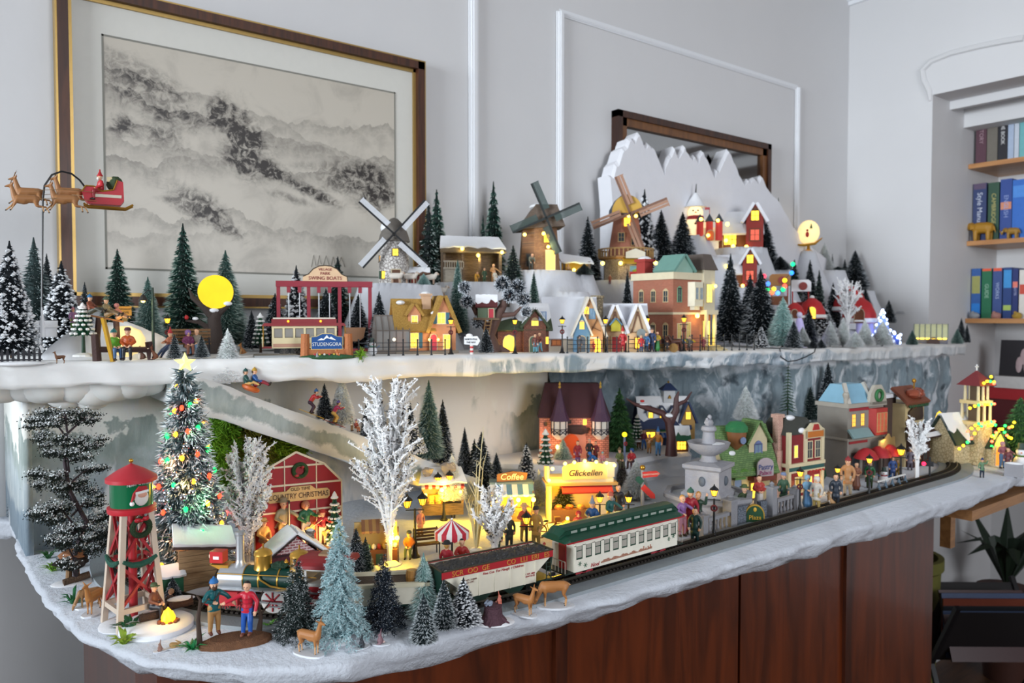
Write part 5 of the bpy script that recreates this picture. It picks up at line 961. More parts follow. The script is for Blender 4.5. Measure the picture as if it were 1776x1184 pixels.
P(r,'tower',MB().box(24*k,54*k,-6*k,40*k,70*k,140*k),mat('cfc6ac',.6));P(r,'mansard',MB().add([(20*k,-10*k,140*k),(58*k,-10*k,140*k),(58*k,44*k,140*k),(20*k,44*k,140*k),(28*k,0,168*k),(50*k,0,168*k),(50*k,34*k,168*k),(28*k,34*k,168*k)],[(0,1,5,4),(1,2,6,5),(2,3,7,6),(3,0,4,7),(4,5,6,7),(3,2,1,0)]),mat('5d534d',.7,bump=.4));win(r,'F',38*k,84*k,13*k,30*k,'ded0a0',LITY,off=-6*k,ny=3);chimney(r,-38*k,76*k,130*k,160*k,20*k,mat('a03a34',.7));P(r,'lamp_bulb',MB().ball((4*k,-8*k,60*k),4*k,10).ball((50*k,-10*k,112*k),3*k,10),BULB,True);lamp_in(r,4*k,-14*k,54*k,.03,(1,.7,.2));lamp_in(r,38*k,-16*k,40*k,.03,(1,.8,.2))
# --- high village at the right
def on_site(name,label,cat,key,turn=.8):p=SITE[key];return root(name,label,cat,V((p.x,p.y,hU(p.x,p.y)+.001)),face_cam(p)*turn),mpp(p)
r,k=on_site('snowman_house','tall glowing snowman lamp with striped scarf and top hat on the peak','lamp','snowman',1.);SNG=mat('ffe2b0',.6,emit=.9)
P(r,'body',MB().ball((0,0,16*k),(20*k,18*k,18*k),16),SNG,True);P(r,'head',MB().ball((0,0,40*k),(13*k,12*k,13*k),16),SNG,True);P(r,'scarf',MB().lathe([(12*k,27*k),(14*k,29*k),(14*k,33*k),(12*k,35*k)],16),mat('a83238',.7));P(r,'hat',MB().lathe([(20*k,50*k),(15*k,54*k),(11*k,62*k),(4*k,72*k),(.0005,76*k)],14),SHEET,True);P(r,'button',MB().ball((0,-18*k,20*k),2*k,6).ball((-4*k,-11*k,43*k),1.6*k,6).ball((4*k,-11*k,43*k),1.6*k,6),BLACK);P(r,'nose',MB().tube([(0,-11*k,40*k),(2*k,-18*k,39*k)],[1.6*k,.2*k],6),mat('e07820',.6))
P(r,'finial',MB().tube([(0,0,74*k),(1*k,0,90*k)],[1.4*k,.6*k],5),BLACK)
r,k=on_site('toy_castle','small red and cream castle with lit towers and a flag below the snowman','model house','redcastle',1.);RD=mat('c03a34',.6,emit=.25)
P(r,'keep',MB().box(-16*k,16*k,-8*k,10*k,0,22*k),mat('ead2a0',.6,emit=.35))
for x in(-18,-2,14):P(r,'turret',MB().lathe([(6*k,0),(6*k,32*k)],10,c=(x*k,-8*k,0)),RD);P(r,'turret_roof',MB().lathe([(8*k,32*k),(.0005,46*k)],10,c=(x*k,-8*k,0)),mat('3d4450',.6))
for x,z in((-16,36),(12,33),(-4,8)):P(r,'lamp_bulb',MB().ball((x*k,-16*k,z*k),3*k,8),BULB,True)
P(r,'flag',MB().bar((-2*k,0,44*k),(-2*k,0,58*k),1*k,1*k).box(-10*k,-2*k,-.5*k,.5*k,54*k,58*k),mat('b04a50',.7));door(r,'F',0,0,12*k,12*k,'e06a30',-14.2*k,arch=True)
for key,lab,nm,s in(('lodge','snow roofed mountain lodge with a yellow lit attic and red chimney stack','mountain_lodge',1.),('lodge2','lower red lodge with snowy gable in front of the mountain lodge','mountain_lodge',.85)):
 r,k=on_site(nm,lab,'model house',key,.9);k*=s
 gable(r,70*k,40*k,34*k,30*k,'x',mat('7a4a2c',.7),SNR,7*k,5*k,x0=-4*k,y0=4*k);gable(r,28*k,18*k,52*k,24*k,'y',mat('8a2f28',.7),SNR,5*k,5*k,x0=22*k,y0=-8*k,wall='tower_wall',roof='tower_roof');win(r,'F',22*k,48*k,12*k,16*k,'5a3a22',LIT,off=-8*k,arch=True);win(r,'F',-18*k,8*k,20*k,18*k,'5a3a22',LIT,off=4*k,nx=3);win(r,'F',22*k,14*k,14*k,18*k,'5a3a22',mat('e0604a',.5,emit=.6),off=-8*k);door(r,'F',-36*k,0,10*k,20*k,'5a2a1c',3.6*k)
 for x,z in((-24,42),(-26,14),(-14,4),(8,2)):P(r,'lamp_bulb',MB().ball((x*k,-12*k,z*k),3.4*k,8),BULB,True)
 glow((-16*k,-16*k,14*k),.03,(1,.65,.2),.004,r)
p=SITE['moonlamp'];k=mpp(p);r=root('moon_lamp','glowing cream moon lamp with a tiny red-suited figure on a golden cradle','lamp',V((p.x,p.y,hU(p.x,p.y))),face_cam(p))
P(r,'globe',MB().ball((0,0,33*k),(18*k,16*k,21*k),20),mat('ffdc9c',.6,emit=.95),True);P(r,'cradle',MB().tube([(-22*k,-8*k,12*k),(-8*k,-12*k,10*k),(10*k,-12*k,12*k),(22*k,-6*k,22*k)],[1*k,2.4*k,2.4*k,1*k],7),GOLD,True);P(r,'stand',MB().lathe([(8*k,0),(3*k,4*k),(2*k,14*k)],10),GOLD);P(r,'painted_figure',MB().ball((-2*k,-16*k,28*k),(3*k,2*k,5*k),8).ball((-2*k,-17*k,35*k),2*k,6),mat('b8302c',.6));P(r,'painted_tree',MB().lathe([(2.4*k,0),(.0005,9*k)],7,c=(4*k,-15.5*k,38*k)),mat('3f6a3a',.7))
for key,lab,x0 in(('redshop','white roofed red stall with an oval sign on the upper right',0),('tent','small brown and red fairground stall under the coloured lights',1)):
 r,k=on_site('fair_stall',lab,'stall',key,1.);P(r,'counter',MB().box(-14*k,14*k,-8*k,10*k,0,16*k),mat(('a02a2c','7a4a30')[x0],.6))
 for x in(-13,13):P(r,'post',MB().bar((x*k,-7*k,16*k),(x*k,-7*k,34*k),2*k,2*k),mat('b0302e',.6))
 P(r,'canopy',MB().prism([(-17*k,34*k),(17*k,34*k),(17*k,50*k),(13*k,54*k),(-13*k,54*k),(-17*k,50*k)],-10*k,12*k),mat(('e6e6ea','9a6a3c')[x0],.6));P(r,'oval_sign',MB().lathe([(7*k,0),(7*k,1*k)],14),mat('8a3a38',.6),loc=(4*k,-10.5*k,43*k)).rotation_euler=(PI/2,0,0)
for i,(px,py,ty,Y,lab)in enumerate(((1378,552,524,1.40,'red hooded cap tent left of the white roofed stall'),(1408,552,516,1.42,'red hooded cap tent with white trim right of the white roofed stall'),(1474,540,496,1.52,'highest red hooded cap tent among the glitter branches'),(1490,560,515,1.46,'brown-backed red tent right of the glitter branches'))):
 p=on_y(px,py,Y);p.z=max(hU(p.x,p.y),p.z);k=mpp(p);h=(py-ty)*k;r=root('cap_tent',lab,'tent',p,face_cam(p));P(r,'shell',MB().lathe([(h*.62,0),(h*.6,h*.35),(h*.42,h*.75),(h*.12,h*.98),(.0004,h)],14),mat('b82a2c',.6),True);P(r,'trim',MB().lathe([(h*.6,.0),(h*.68,h*.06),(h*.66,h*.18),(h*.58,h*.2)],14),WHITE,True);P(r,'pompom',MB().ball((0,0,h),h*.12,8),WHITE,True);door(r,'F',0,0,h*.35,h*.4,'6a3a20',-h*.64,lit=LIT if i==1 else None,arch=True)
glitter(1470,592,478,78,'bare white glitter tree among the red tents on the upper right',18,9,surf=V((U(1470,1.38).x,1.38,hU(U(1470,1.38).x,1.38))),stem=.3)
# purple and blue lights group
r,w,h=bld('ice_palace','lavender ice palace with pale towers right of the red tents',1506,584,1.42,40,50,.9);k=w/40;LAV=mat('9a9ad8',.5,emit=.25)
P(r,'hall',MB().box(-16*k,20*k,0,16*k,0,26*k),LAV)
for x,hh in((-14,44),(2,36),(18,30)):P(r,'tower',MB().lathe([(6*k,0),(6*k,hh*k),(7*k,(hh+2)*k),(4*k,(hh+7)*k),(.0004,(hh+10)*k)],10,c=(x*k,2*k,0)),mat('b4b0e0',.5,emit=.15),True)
p=U(1530,1.36);k=mpp(p);r=root('blue_lit_tree','cone tree of icy blue and white lights on the upper right','lamp',p);BLU=mat('bcd0ff',.4,emit=5);P(r,'cone',MB().lathe([(20*k,0),(12*k,24*k),(.0004,62*k)],12),mat('7f9be0',.5,emit=.5))
bb=MB().ball((0,0,0),2.6*k,8).mesh('light_bulb',BLU,True)
for i in range(26):t=i/26;a=i*2.4;link('light_bulb',bb,r,(20*k*(1-t)*math.cos(a),20*k*(1-t)*math.sin(a),60*k*t+2*k))
glow((0,-.03,.02),.03,(.35,.45,1),.005,r);glow(U(1385,1.33)+V((0,-.02,.03)),.012,(.4,.3,1),.005)
p=U(1551,1.36);k=mpp(p);r=root('blue_bulb_bush','low heap of icy blue bulbs right of the blue lit tree','lamp',p);P(r,'mound',MB().ball((0,0,4*k),(10*k,8*k,14*k),10),mat('4a62b8',.6),True)
for i in range(9):link('light_bulb',bb,r,(9*k*math.cos(i*2.1),-5*k+4*k*math.sin(i),(3+i*2.3)*k))
p=U(1386,1.31);k=mpp(p);r=root('violet_lamp','pale sparkling figure stand with violet light beside the mint tree','lamp',p);P(r,'gown',MB().lathe([(18*k,0),(13*k,14*k),(6*k,44*k),(4*k,50*k)],14),mat('bdb4e6',.5,emit=.2),True);P(r,'top',MB().ball((0,0,56*k),5*k,10),mat('d9d4ee',.5),True)
# glass dome greenhouse at the right end
r,w,h=bld('dome_greenhouse','frosted half-round greenhouse with warm light at the right board end',1614,588,1.36,52,40,1.);k=w/52;N_=8
P(r,'base_wall',MB().box(-26*k,26*k,0,26*k,0,8*k),mat('6d7080',.8));b=MB();g=MB()
arc=[(13*k+15*k*math.cos(a),8*k+26*k*math.sin(a))for a in np.linspace(PI,0,9)]
for x in np.linspace(-26,26,7):b.tube([(x*k,y,z)for y,z in arc],1*k,5)
P(r,'ribs',b,mat('8d938a',.6));g.prism(arc,-25.5*k,25.5*k,'yz');P(r,'glazing',g,mat('c8cba0',.3,emit=.18,alpha=.8));P(r,'lamp_strip',MB().box(-24*k,24*k,-2*k,0,8*k,10*k),LITY);P(r,'round_door',MB().lathe([(10*k,0),(10*k,1.5*k)],14),mat('5c4a44',.7),loc=(4*k,-.5*k,2*k)).rotation_euler=(PI/2,0,0)
# string of coloured bulbs
pts=[on_y(x,y,1.42)for x,y in((1324,478),(1332,492),(1330,503),(1341,501),(1348,508),(1356,503),(1362,484),(1372,472),(1374,458))]
r=root('coloured_light_string','string of large coloured bulbs above the upper right stalls','string lights',pts[0]);P(r,'cable',MB().tube([q-pts[0]for q in pts],.0009,5),mat('24402c',.6));P(r,'pole',MB().bar(pts[-1]-pts[0]+V((0,.004,0)),V((pts[-1].x,pts[-1].y+.004,zU(pts[-1].x)))-pts[0],.002,.002),mat('3d4238',.6))
for i,(x,y,c)in enumerate(((1325,479,'ff3a50'),(1332,492,'3a78ff'),(1331,503,'10c060'),(1342,501,'ffd030'),(1339,507,'ff6a40'),(1349,508,'5090ff'),(1358,502,'18d070'),(1361,486,'ffd020'),(1361,496,'ff5040'),(1373,473,'2a80ff'),(1375,458,'14c878'))):P(r,'light_bulb',MB().ball(on_y(x,y,1.418)-pts[0],4.2*mpp(pts[0]),10),mat(c,.4,emit=2.5),True)
# ------------------------------------------------------------ lower village
# raised stone terrace carrying castle and blue house
tz=1.158
to=[L(926,806,tz),L(985,808,tz),L(1050,806,tz),L(1100,796,tz),L(1150,788,tz),L(1196,784,tz)]
outl=[(q.x,q.y)for q in to]+[(1.70,1.40),(1.60,1.50),(1.3,1.52),(.98,1.51)]
T('stone_terrace',slab(outl,tz,-(tz-LZ)-.002,.004,12,-.005),snowmat('d9dbe2',.5,60),'snowy raised terrace under the castle and the blue roofed house','terrace')
r=root('garden_wall','grey stone retaining wall with snow on top below the brown tree','wall',L(1060,838,LZ));STN=stone('6d6a68','8f8b87','4d4a48',130)
for a,c in zip(((1052,836),(1100,832),(1140,826)),((1098,832),(1138,826),(1180,820))):
 A=L(*a)-r.location;B=L(*c)-r.location;q=P(r,'wall_segment',MB().bar(A+V((0,.004,.018)),B+V((0,.004,.018)),.012,.036),STN);P(q,'wall_snow',MB().bar(A+V((0,.004,.038)),B+V((0,.004,.038)),.016,.006),SHEET)
 # castle
r,w,h=bld('castle','pink brick castle gate with big maroon roof and two turrets',996,792,1.37,124,130,.9,z=tz);k=w/124
PKB=brick('c47a66','d9927c','8d5a4c',.010,.005,ms=.16);MRN=mat('3d1a22',.6,bump=.3);PUR=mat('4a3048',.6,bump=.5)
P(r,'wall',MB().box(-60*k,60*k,0,50*k,0,72*k),PKB)
P(r,'roof',MB().add([(-63*k,-4*k,70*k),(63*k,-4*k,70*k),(63*k,54*k,70*k),(-63*k,54*k,70*k),(-50*k,20*k,128*k),(44*k,20*k,128*k),(44*k,40*k,128*k),(-50*k,40*k,128*k)],[(0,1,5,4),(1,2,6,5),(2,3,7,6),(3,0,4,7),(4,5,6,7),(3,2,1,0)]),MRN)
arch=[(-20*k,0),(20*k,0),(20*k,34*k)]+[(20*k*math.cos(a),34*k+20*k*math.sin(a))for a in np.linspace(0,PI,12)[1:-1]]+[(-20*k,34*k)]
P(r,'gate',MB().prism(arch,-3*k,1*k),mat('d08a70',.7));P(r,'gate_opening',MB().prism([(x*.66-5*k,z*.78)for x,z in arch],-4.2*k,0),mat('c24a1a',.7,emit=.35));P(r,'gate_crest',MB().ball((0,-4*k,50*k),(26*k,4*k,8*k),12,jit=.25),mat('3a2a28',.8))  # gate opening is no lamp; its orange glow is put in by emission
for x in(-26,44):
 P(r,'turret',MB().lathe([(6*k,34*k),(14*k,42*k),(14*k,68*k)],8,c=(x*k,-8*k,0)),mat('d8d3cc',.6));b=MB()
 for j in range(8):
  a=2*PI*j/8;a2=2*PI*(j+1)/8;R_=14.4*k;p0=(x*k+R_*math.cos(a),-8*k+R_*math.sin(a));p1=(x*k+R_*math.cos(a2),-8*k+R_*math.sin(a2))
  b.bar((*p0,42*k),(*p0,68*k),1.6*k,1.6*k).bar((*p0,43*k),(*p1,51*k),1.2*k,1.2*k).bar((*p1,43*k),(*p0,51*k),1.2*k,1.2*k).bar((*p0,52*k),(*p1,52*k),1.4*k,1.4*k).bar((*p0,67*k),(*p1,67*k),1.4*k,1.4*k)
 P(r,'timber_frame',b,mat('2d2530',.7));P(r,'turret_roof',MB().lathe([(18*k,66*k),(12*k,80*k),(6*k,104*k),(1.5*k,122*k)],8,c=(x*k,-8*k,0)),PUR);P(r,'finial',MB().lathe([(1.2*k,121*k),(2.6*k,124*k),(1.2*k,127*k),(2.2*k,129*k),(.0004,134*k)],8,c=(x*k,-8*k,0)),mat('d9b25a',.3,.6))
win(r,'F',18*k,58*k,6*k,9*k,'b09a80',LIT,arch=True)
for u,z in((-50,56),(-8,60),(56,58)):win(r,'F',u*k,z*k,5*k,6*k,'8d5a4c',DIM)
for x in(34,-30):P(r,'torch',MB().ball((x*k,-6*k,20*k),(2.6*k,2.6*k,4*k),8),mat('ffd080',.5,emit=5),True);glow((x*k,-12*k,22*k),.015,(1,.5,.2),.004,r)
glow((-52*k,-14*k,40*k),.02,(1,.42,.2),.004,r);glow((20*k,-20*k,60*k),.02,(1,.45,.25),.004,r)
# blue roofed house
r,w,h=bld('blue_roof_house','cream house with snowy blue roof, three dormers and a bell cupola',1152,770,1.36,78,110,.7,z=tz);k=w/78;BLR=mat('2c3a5c',.6,bump=.4);CR2=mat('d6c9a4',.6)
gable(r,80*k,44*k,38*k,40*k,'x',CR2,BLR,6*k,4*k,snow=.45,seed=11)
for u in(-24,-4,16):gable(r,13*k,18*k,12*k,9*k,'y',mat('cfd0cc',.6),BLR,2*k,2*k,x0=u*k,y0=1*k,z0=46*k,wall='dormer',roof='dormer_roof');win(r,'F',u*k,48*k,7*k,9*k,'b9a070',LIT,off=1*k)
P(r,'cupola',MB().box(2*k,22*k,12*k,32*k,72*k,94*k),mat('c9ccd0',.6));P(r,'cupola_roof',MB().add([(-2*k,8*k,94*k),(26*k,8*k,94*k),(26*k,36*k,94*k),(-2*k,36*k,94*k),(8*k,20*k,106*k),(16*k,20*k,106*k)],[(0,1,5,4),(1,2,5),(2,3,4,5),(3,0,4),(3,2,1,0)]),BLR);P(r,'bell',MB().lathe([(3*k,0),(2*k,4*k),(.0004,6*k)],8,c=(12*k,11*k,80*k)),GOLD);P(r,'finial',MB().ball((12*k,20*k,108*k),2*k,8),GOLD)
win(r,'F',-24*k,14*k,15*k,9*k,'b98a40',LIT,ny=1);P(r,'green_sign',MB().box(-8*k,10*k,-2*k,0,24*k,30*k),mat('1f6a3c',.5));awning(r,2*k,22*k,22*k,9*k,5*k,('2f55a0','8fa8d8'),6);door(r,'F',2*k,0,12*k,18*k,'2c3a5c',-.3*k)
P(r,'side_gable',MB().prism([(28*k,0),(52*k,0),(52*k,42*k),(40*k,72*k),(28*k,42*k)],-6*k,30*k),mat('b08a50',.7));q=P(r,'side_roof',sheet(MB(),(25*k,-8*k,38*k),(25*k,30*k,38*k),(40*k,30*k,74*k),(40*k,-8*k,74*k),3*k,n=1,m=1),BLR);P(r,'side_roof',sheet(MB(),(55*k,-8*k,38*k),(55*k,30*k,38*k),(40*k,30*k,74*k),(40*k,-8*k,74*k),3*k,n=1,m=1),BLR);win(r,'F',40*k,46*k,8*k,12*k,'b98a40',LIT,off=-6*k)
r2,w,h=bld('green_roof_hut','small brown hut with green roof and lit window beside the brown tree',1180,774,1.27,34,40,.7,z=tz);k=w/34;gable(r2,28*k,20*k,24*k,16*k,'x',mat('6d3a26',.7),mat('1f5a40',.6),4*k,3*k,snow=.4,seed=3);win(r2,'F',2*k,4*k,15*k,16*k,'6d4a26',LIT,nx=3);glow((2*k,-14*k,12*k),.012,(1,.6,.2),.004,r2)
# brown bare tree
p=L(1164,790,tz);k=mpp(p);r=root('bare_tree','smooth brown bare tree with snow on its forked branches before the blue house','tree',p,face_cam(p));PL=mat('4a2c2c',.5)
P(r,'trunk',MB().tube([(0,0,0),(0,0,30*k),(-4*k,0,60*k),(-16*k,0,74*k),(-42*k,0,82*k),(-62*k,0,88*k),(-78*k,0,98*k)],[11*k,8*k,8*k,6*k,5*k,3*k,1*k],9).tube([(-2*k,0,56*k),(8*k,0,80*k),(8*k,0,100*k),(12*k,0,112*k)],[7*k,6*k,4*k,1.4*k],8).tube([(8*k,0,88*k),(24*k,0,96*k),(34*k,0,112*k)],[4*k,3*k,1*k],7),PL,True);P(r,'branch_snow',MB().ball((-4*k,-2*k,70*k),(9*k,6*k,4*k),8).ball((-48*k,0,88*k),(9*k,4*k,2*k),8),SHEET,True);P(r,'red_bird',MB().ball((-50*k,-1*k,94*k),(4*k,2*k,2.4*k),8),mat('b82a2a',.6),True)
# pastry cottage
r,w,h=bld('pastry_cottage','cream cottage with bright green shingled roof and an acorn chimney',1298,868,None,106,150,.25);k=w/106;GRN=brick('5f7f4c','79995c','48663a',.009,.004,bump=.8)
CRW=mat('b9ad8a',.7);gable(r,96*k,56*k,64*k,62*k,'x',CRW,GRN,9*k,6*k,snow=0);gable(r,40*k,30*k,34*k,30*k,'y',mat('d0c3a0',.6),GRN,6*k,4*k,x0=22*k,y0=2*k,z0=72*k,wall='dormer',roof='dormer_roof');win(r,'F',22*k,76*k,14*k,20*k,'6d7aa8',DIMB,off=2*k,arch=True)
P(r,'acorn',MB().lathe([(2*k,90*k),(13*k,100*k),(17*k,118*k),(16*k,124*k)],14,c=(-24*k,4*k,0)),mat('8a5a36',.6),True);P(r,'acorn_cap',MB().lathe([(19*k,122*k),(19*k,130*k),(12*k,138*k),(.0004,140*k)],14,c=(-24*k,4*k,0)),mat('2f7a4a',.6,bump=.6),True);P(r,'porthole',MB().lathe([(6*k,0),(6*k,2*k)],14),mat('7d8db0',.4),loc=(-24*k,-12*k,108*k)).rotation_euler=(PI/2,0,0)
P(r,'roof_snow',MB().ball((34*k,-5*k,66*k),(9*k,3*k,6*k),10).ball((-34*k,4*k,84*k),(8*k,4*k,5*k),10),SHEET,True);b=MB()
for i in range(26):b.ball(((-50+i*4)*k,-9*k,(54+2*math.sin(i))*k),(3.4*k,3*k,4*k),6)
P(r,'ivy',b,mat('5d8a3c',.7,var=.4));P(r,'door_hood',MB().box(-2*k,46*k,-16*k,0,36*k,44*k),mat('7a3a30',.6));P(r,'name_board',MB().prism([(4*k,44*k),(40*k,44*k),(40*k,64*k)]+[(22*k+18*k*math.cos(a),64*k+12*k*math.sin(a))for a in np.linspace(0,PI,8)]+[(4*k,64*k)],-17*k,-15*k),mat('b0a3a8',.6));text(r,'Pastry',(22*k,-17.6*k,60*k),13*k,mat('3a4f8a',.5));text(r,'Palace',(22*k,-17.6*k,50*k),11*k,mat('a04a7a',.5))
win(r,'F',14*k,4*k,20*k,26*k,'5a3a2a',LIT,off=-.6*k);door(r,'F',-24*k,4*k,16*k,32*k,'7a8fb0',arch=True);P(r,'door_hood',MB().prism([(12*k*math.cos(a)-24*k,40*k+14*k*math.sin(a))for a in np.linspace(0,PI,10)],-8*k,0),mat('5d8a4c',.6));P(r,'lamp_bulb',MB().ball((-8*k,-3*k,26*k),2.6*k,8),BULB,True);lamp_in(r,14*k,-18*k,22*k,.015)
# red house
r,w,h=bld('red_shop','crimson two-storey shop with cream trim and pink brick chimney',1396,858,None,84,140,.1);k=w/84;CRI=mat('84262c',.55)
P(r,'wall',MB().box(-44*k,44*k,0,56*k,0,106*k),CRI);P(r,'roof',MB().add([(-47*k,2*k,106*k),(40*k,2*k,106*k),(40*k,58*k,106*k),(-47*k,58*k,106*k),(-36*k,14*k,136*k),(20*k,14*k,132*k),(20*k,46*k,132*k),(-36*k,46*k,136*k)],[(0,1,5,4),(1,2,6,5),(2,3,7,6),(3,0,4,7),(4,5,6,7),(3,2,1,0)]),mat('3d3f3a',.7,bump=.4));P(r,'roof_snow',MB().ball((-24*k,16*k,134*k),(12*k,8*k,5*k),10).ball((-6*k,4*k,112*k),(8*k,4*k,5*k),10),SHEET,True)
for x in(-44,-2,44):P(r,'corner_post',MB().box((x-3.5)*k,(x+3.5)*k,-3*k,3*k,0,112*k),mat('d6caa8',.6))
P(r,'parapet',MB().prism([(-4*k,98*k),(48*k,98*k),(48*k,112*k),(40*k,116*k),(30*k,124*k),(14*k,124*k),(4*k,116*k),(-4*k,114*k)],-3*k,2*k),mat('d6caa8',.6));P(r,'sign_board',MB().box(2*k,42*k,-5*k,-3*k,100*k,110*k),mat('c0702c',.6));P(r,'crest',MB().prism([(14*k,112*k),(32*k,112*k),(28*k,122*k),(18*k,122*k)],-5*k,-3*k),mat('a82c2c',.6));P(r,'band',MB().box(-48*k,48*k,-5*k,58*k,52*k,58*k).box(-48*k,48*k,-4*k,58*k,42*k,45*k),mat('d6caa8',.6));P(r,'fascia',MB().box(-46*k,46*k,-4*k,0,45*k,52*k),mat('2d5a58',.6))
for u in(10,32):win(r,'F',u*k,64*k,12*k,28*k,'d6caa8',DIM,off=-.4*k)
win(r,'F',-26*k,68*k,8*k,20*k,'d6caa8',LIT,ny=3);win(r,'F',-18*k,8*k,16*k,24*k,'d6caa8',mat('8a7a3a',.4,emit=.5));win(r,'F',30*k,2*k,10*k,30*k,'d6caa8',LIT,nx=1);win(r,'F',10*k,8*k,12*k,22*k,'d6caa8',LIT);win(r,'L',20*k,66*k,9*k,20*k,'d6caa8',LIT,off=-44*k);win(r,'L',26*k,12*k,10*k,20*k,'d6caa8',LIT,off=-44*k);P(r,'chimney',MB().box(-58*k,-44*k,12*k,28*k,0,80*k).box(-54*k,-42*k,14*k,26*k,80*k,138*k).box(-56*k,-40*k,12*k,28*k,136*k,142*k),brick('b8897a','c99d8c','d0b0a0',.006,.003))
for u in range(5):P(r,'red_bow',MB().ball(((4+u*9)*k,-7*k,42*k),(2.6*k,2*k,2*k),6),mat('b0282c',.6))
lamp_in(r,28*k,-14*k,20*k,.02);lamp_in(r,-20*k,-12*k,20*k,.012)
# grey shop
r,w,h=bld('grey_shop','grey shop with pale blue roof, red bay window and scroll sign',1500,828,None,100,156,.1);k=w/100;GRS=mat('8d8880',.7);LBL=mat('86b4cc',.5)
P(r,'wall',MB().box(-50*k,50*k,0,60*k,0,126*k),GRS);P(r,'cornice',MB().box(-54*k,54*k,-4*k,62*k,124*k,131*k).box(-53*k,53*k,-3*k,61*k,68*k,72*k),mat('a39d92',.6));P(r,'roof',MB().add([(-48*k,0,131*k),(20*k,0,131*k),(20*k,60*k,131*k),(-48*k,60*k,131*k),(-38*k,18*k,162*k),(14*k,18*k,162*k),(14*k,44*k,162*k),(-38*k,44*k,162*k)],[(0,1,5,4),(1,2,6,5),(2,3,7,6),(3,0,4,7),(4,5,6,7),(3,2,1,0)]),LBL);b=MB()
for x in(-48,18):b.bar((x*k,-1*k,130*k),((x*.8+1)*k,17*k,164*k),6*k,5*k)
P(r,'roof_edging',b,mat('b0aba2',.6));P(r,'lower_roof',sheet(MB(),(-52*k,-12*k,72*k),(4*k,-12*k,72*k),(4*k,0,86*k),(-52*k,0,86*k),3*k,n=1,m=1),mat('7d9a9c',.5));P(r,'red_band',MB().box(-46*k,6*k,-1.4*k,0,118*k,123*k).box(-46*k,4*k,-1.4*k,0,62*k,66*k),mat('9a2c34',.6))
for u in(-34,-10):win(r,'F',u*k,92*k,9*k,20*k,'a08a6a',mat('ffae40',.4,emit=1.6),ny=3)
P(r,'bay',MB().prism([(8*k,0),(12*k,-12*k),(44*k,-12*k),(48*k,0)],74*k,120*k,'xy'),mat('a8302c',.6))
for u in(18,28,38):win(r,'F',u*k,80*k,7*k,32*k,'c09a6a',mat('b84030',.4,emit=.4),off=-12*k,ny=3)
P(r,'gable',MB().prism([(4*k,126*k),(54*k,126*k),(50*k,146*k),(38*k,160*k),(20*k,160*k),(8*k,146*k)],-4*k,2*k),mat('b3ada0',.6));P(r,'wreath',MB().tube([(29*k+9*k*math.cos(a),-6*k,142*k+9*k*math.sin(a))for a in np.linspace(0,2*PI,14)],3*k,6),mat('2f6a3c',.7),True);P(r,'scroll_sign',MB().prism([(8*k,48*k),(56*k,52*k),(54*k,70*k),(44*k,68*k),(38*k,76*k),(28*k,68*k),(12*k,66*k)],-20*k,-17*k),mat('c0a468',.6));P(r,'chimney',MB().lathe([(3*k,126*k),(4*k,140*k),(6*k,146*k),(4*k,150*k)],10,c=(-50*k,4*k,0)),mat('a39d92',.6))
for u in(-30,6,36):P(r,'red_umbrella',MB().lathe([(20*k,0),(19*k,3*k),(13*k,12*k),(5*k,17*k),(.0004,18*k)],14,c=(u*k,-22*k,40*k)),mat('a8262c',.55),True);P(r,'umbrella_pole',MB().bar((u*k,-22*k,0),(u*k,-22*k,42*k),1.8*k,1.8*k),mat('3a2c24',.6))
for u in(-28,4,32):win(r,'F',u*k,8*k,18*k,36*k,'4a3a34',DIM)
lamp_in(r,20*k,-24*k,66*k,.012)
# chocolate shop
r,w,h=bld('chocolate_shop','cream and dark brown chocolate shop under a copper roof ornament',1585,806,None,76,130,0.);k=w/76;DBR=mat('3d2622',.6)
P(r,'wall',MB().box(-34*k,34*k,0,50*k,0,108*k),mat('cbb78a',.6));P(r,'roof',sheet(MB(),(-40*k,-6*k,106*k),(40*k,-6*k,106*k),(36*k,26*k,132*k),(-36*k,26*k,132*k),5*k,n=1,m=1),mat('7a4430',.6));P(r,'copper_heap',MB().ball((-6*k,0,124*k),(15*k,12*k,9*k),12,jit=.15).ball((12*k,2*k,124*k),(14*k,12*k,10*k),12,jit=.15),mat('a85a44',.25,.5),True);P(r,'finial',MB().bar((4*k,4*k,130*k),(4*k,4*k,146*k),2*k,2*k).ball((4*k,4*k,146*k),4*k,8),GOLD);P(r,'skirt_roof',sheet(MB(),(-44*k,-24*k,48*k),(46*k,-24*k,48*k),(38*k,0,66*k),(-36*k,0,66*k),4*k,n=1,m=1),DBR);P(r,'snow_lip',sheet(MB(),(-45*k,-25*k,50*k),(47*k,-25*k,50*k),(46*k,-18*k,56*k),(-44*k,-18*k,56*k),4*k,.1),SHEET,True);P(r,'brown_board',MB().prism([(-24*k,78*k),(24*k,78*k),(26*k,84*k),(24*k,100*k),(10*k,103*k),(-12*k,101*k),(-26*k,94*k)],-3*k,0),mat('2f1c1a',.5));P(r,'round_biscuit',MB().ball((-28*k,-3*k,76*k),(7*k,3*k,7*k),10).ball((-4*k,-3*k,106*k),(7*k,3*k,7*k),10).ball((-20*k,-3*k,106*k),(6*k,3*k,6*k),10),mat('9a4a3a',.6),True);P(r,'lower_wall',MB().box(-30*k,32*k,-12*k,0,0,50*k),DBR);win(r,'F',-12*k,14*k,12*k,22*k,'b58a4a',LIT,off=-12*k);win(r,'F',14*k,10*k,14*k,26*k,'5a3a30',DIM,off=-12*k);b=MB()
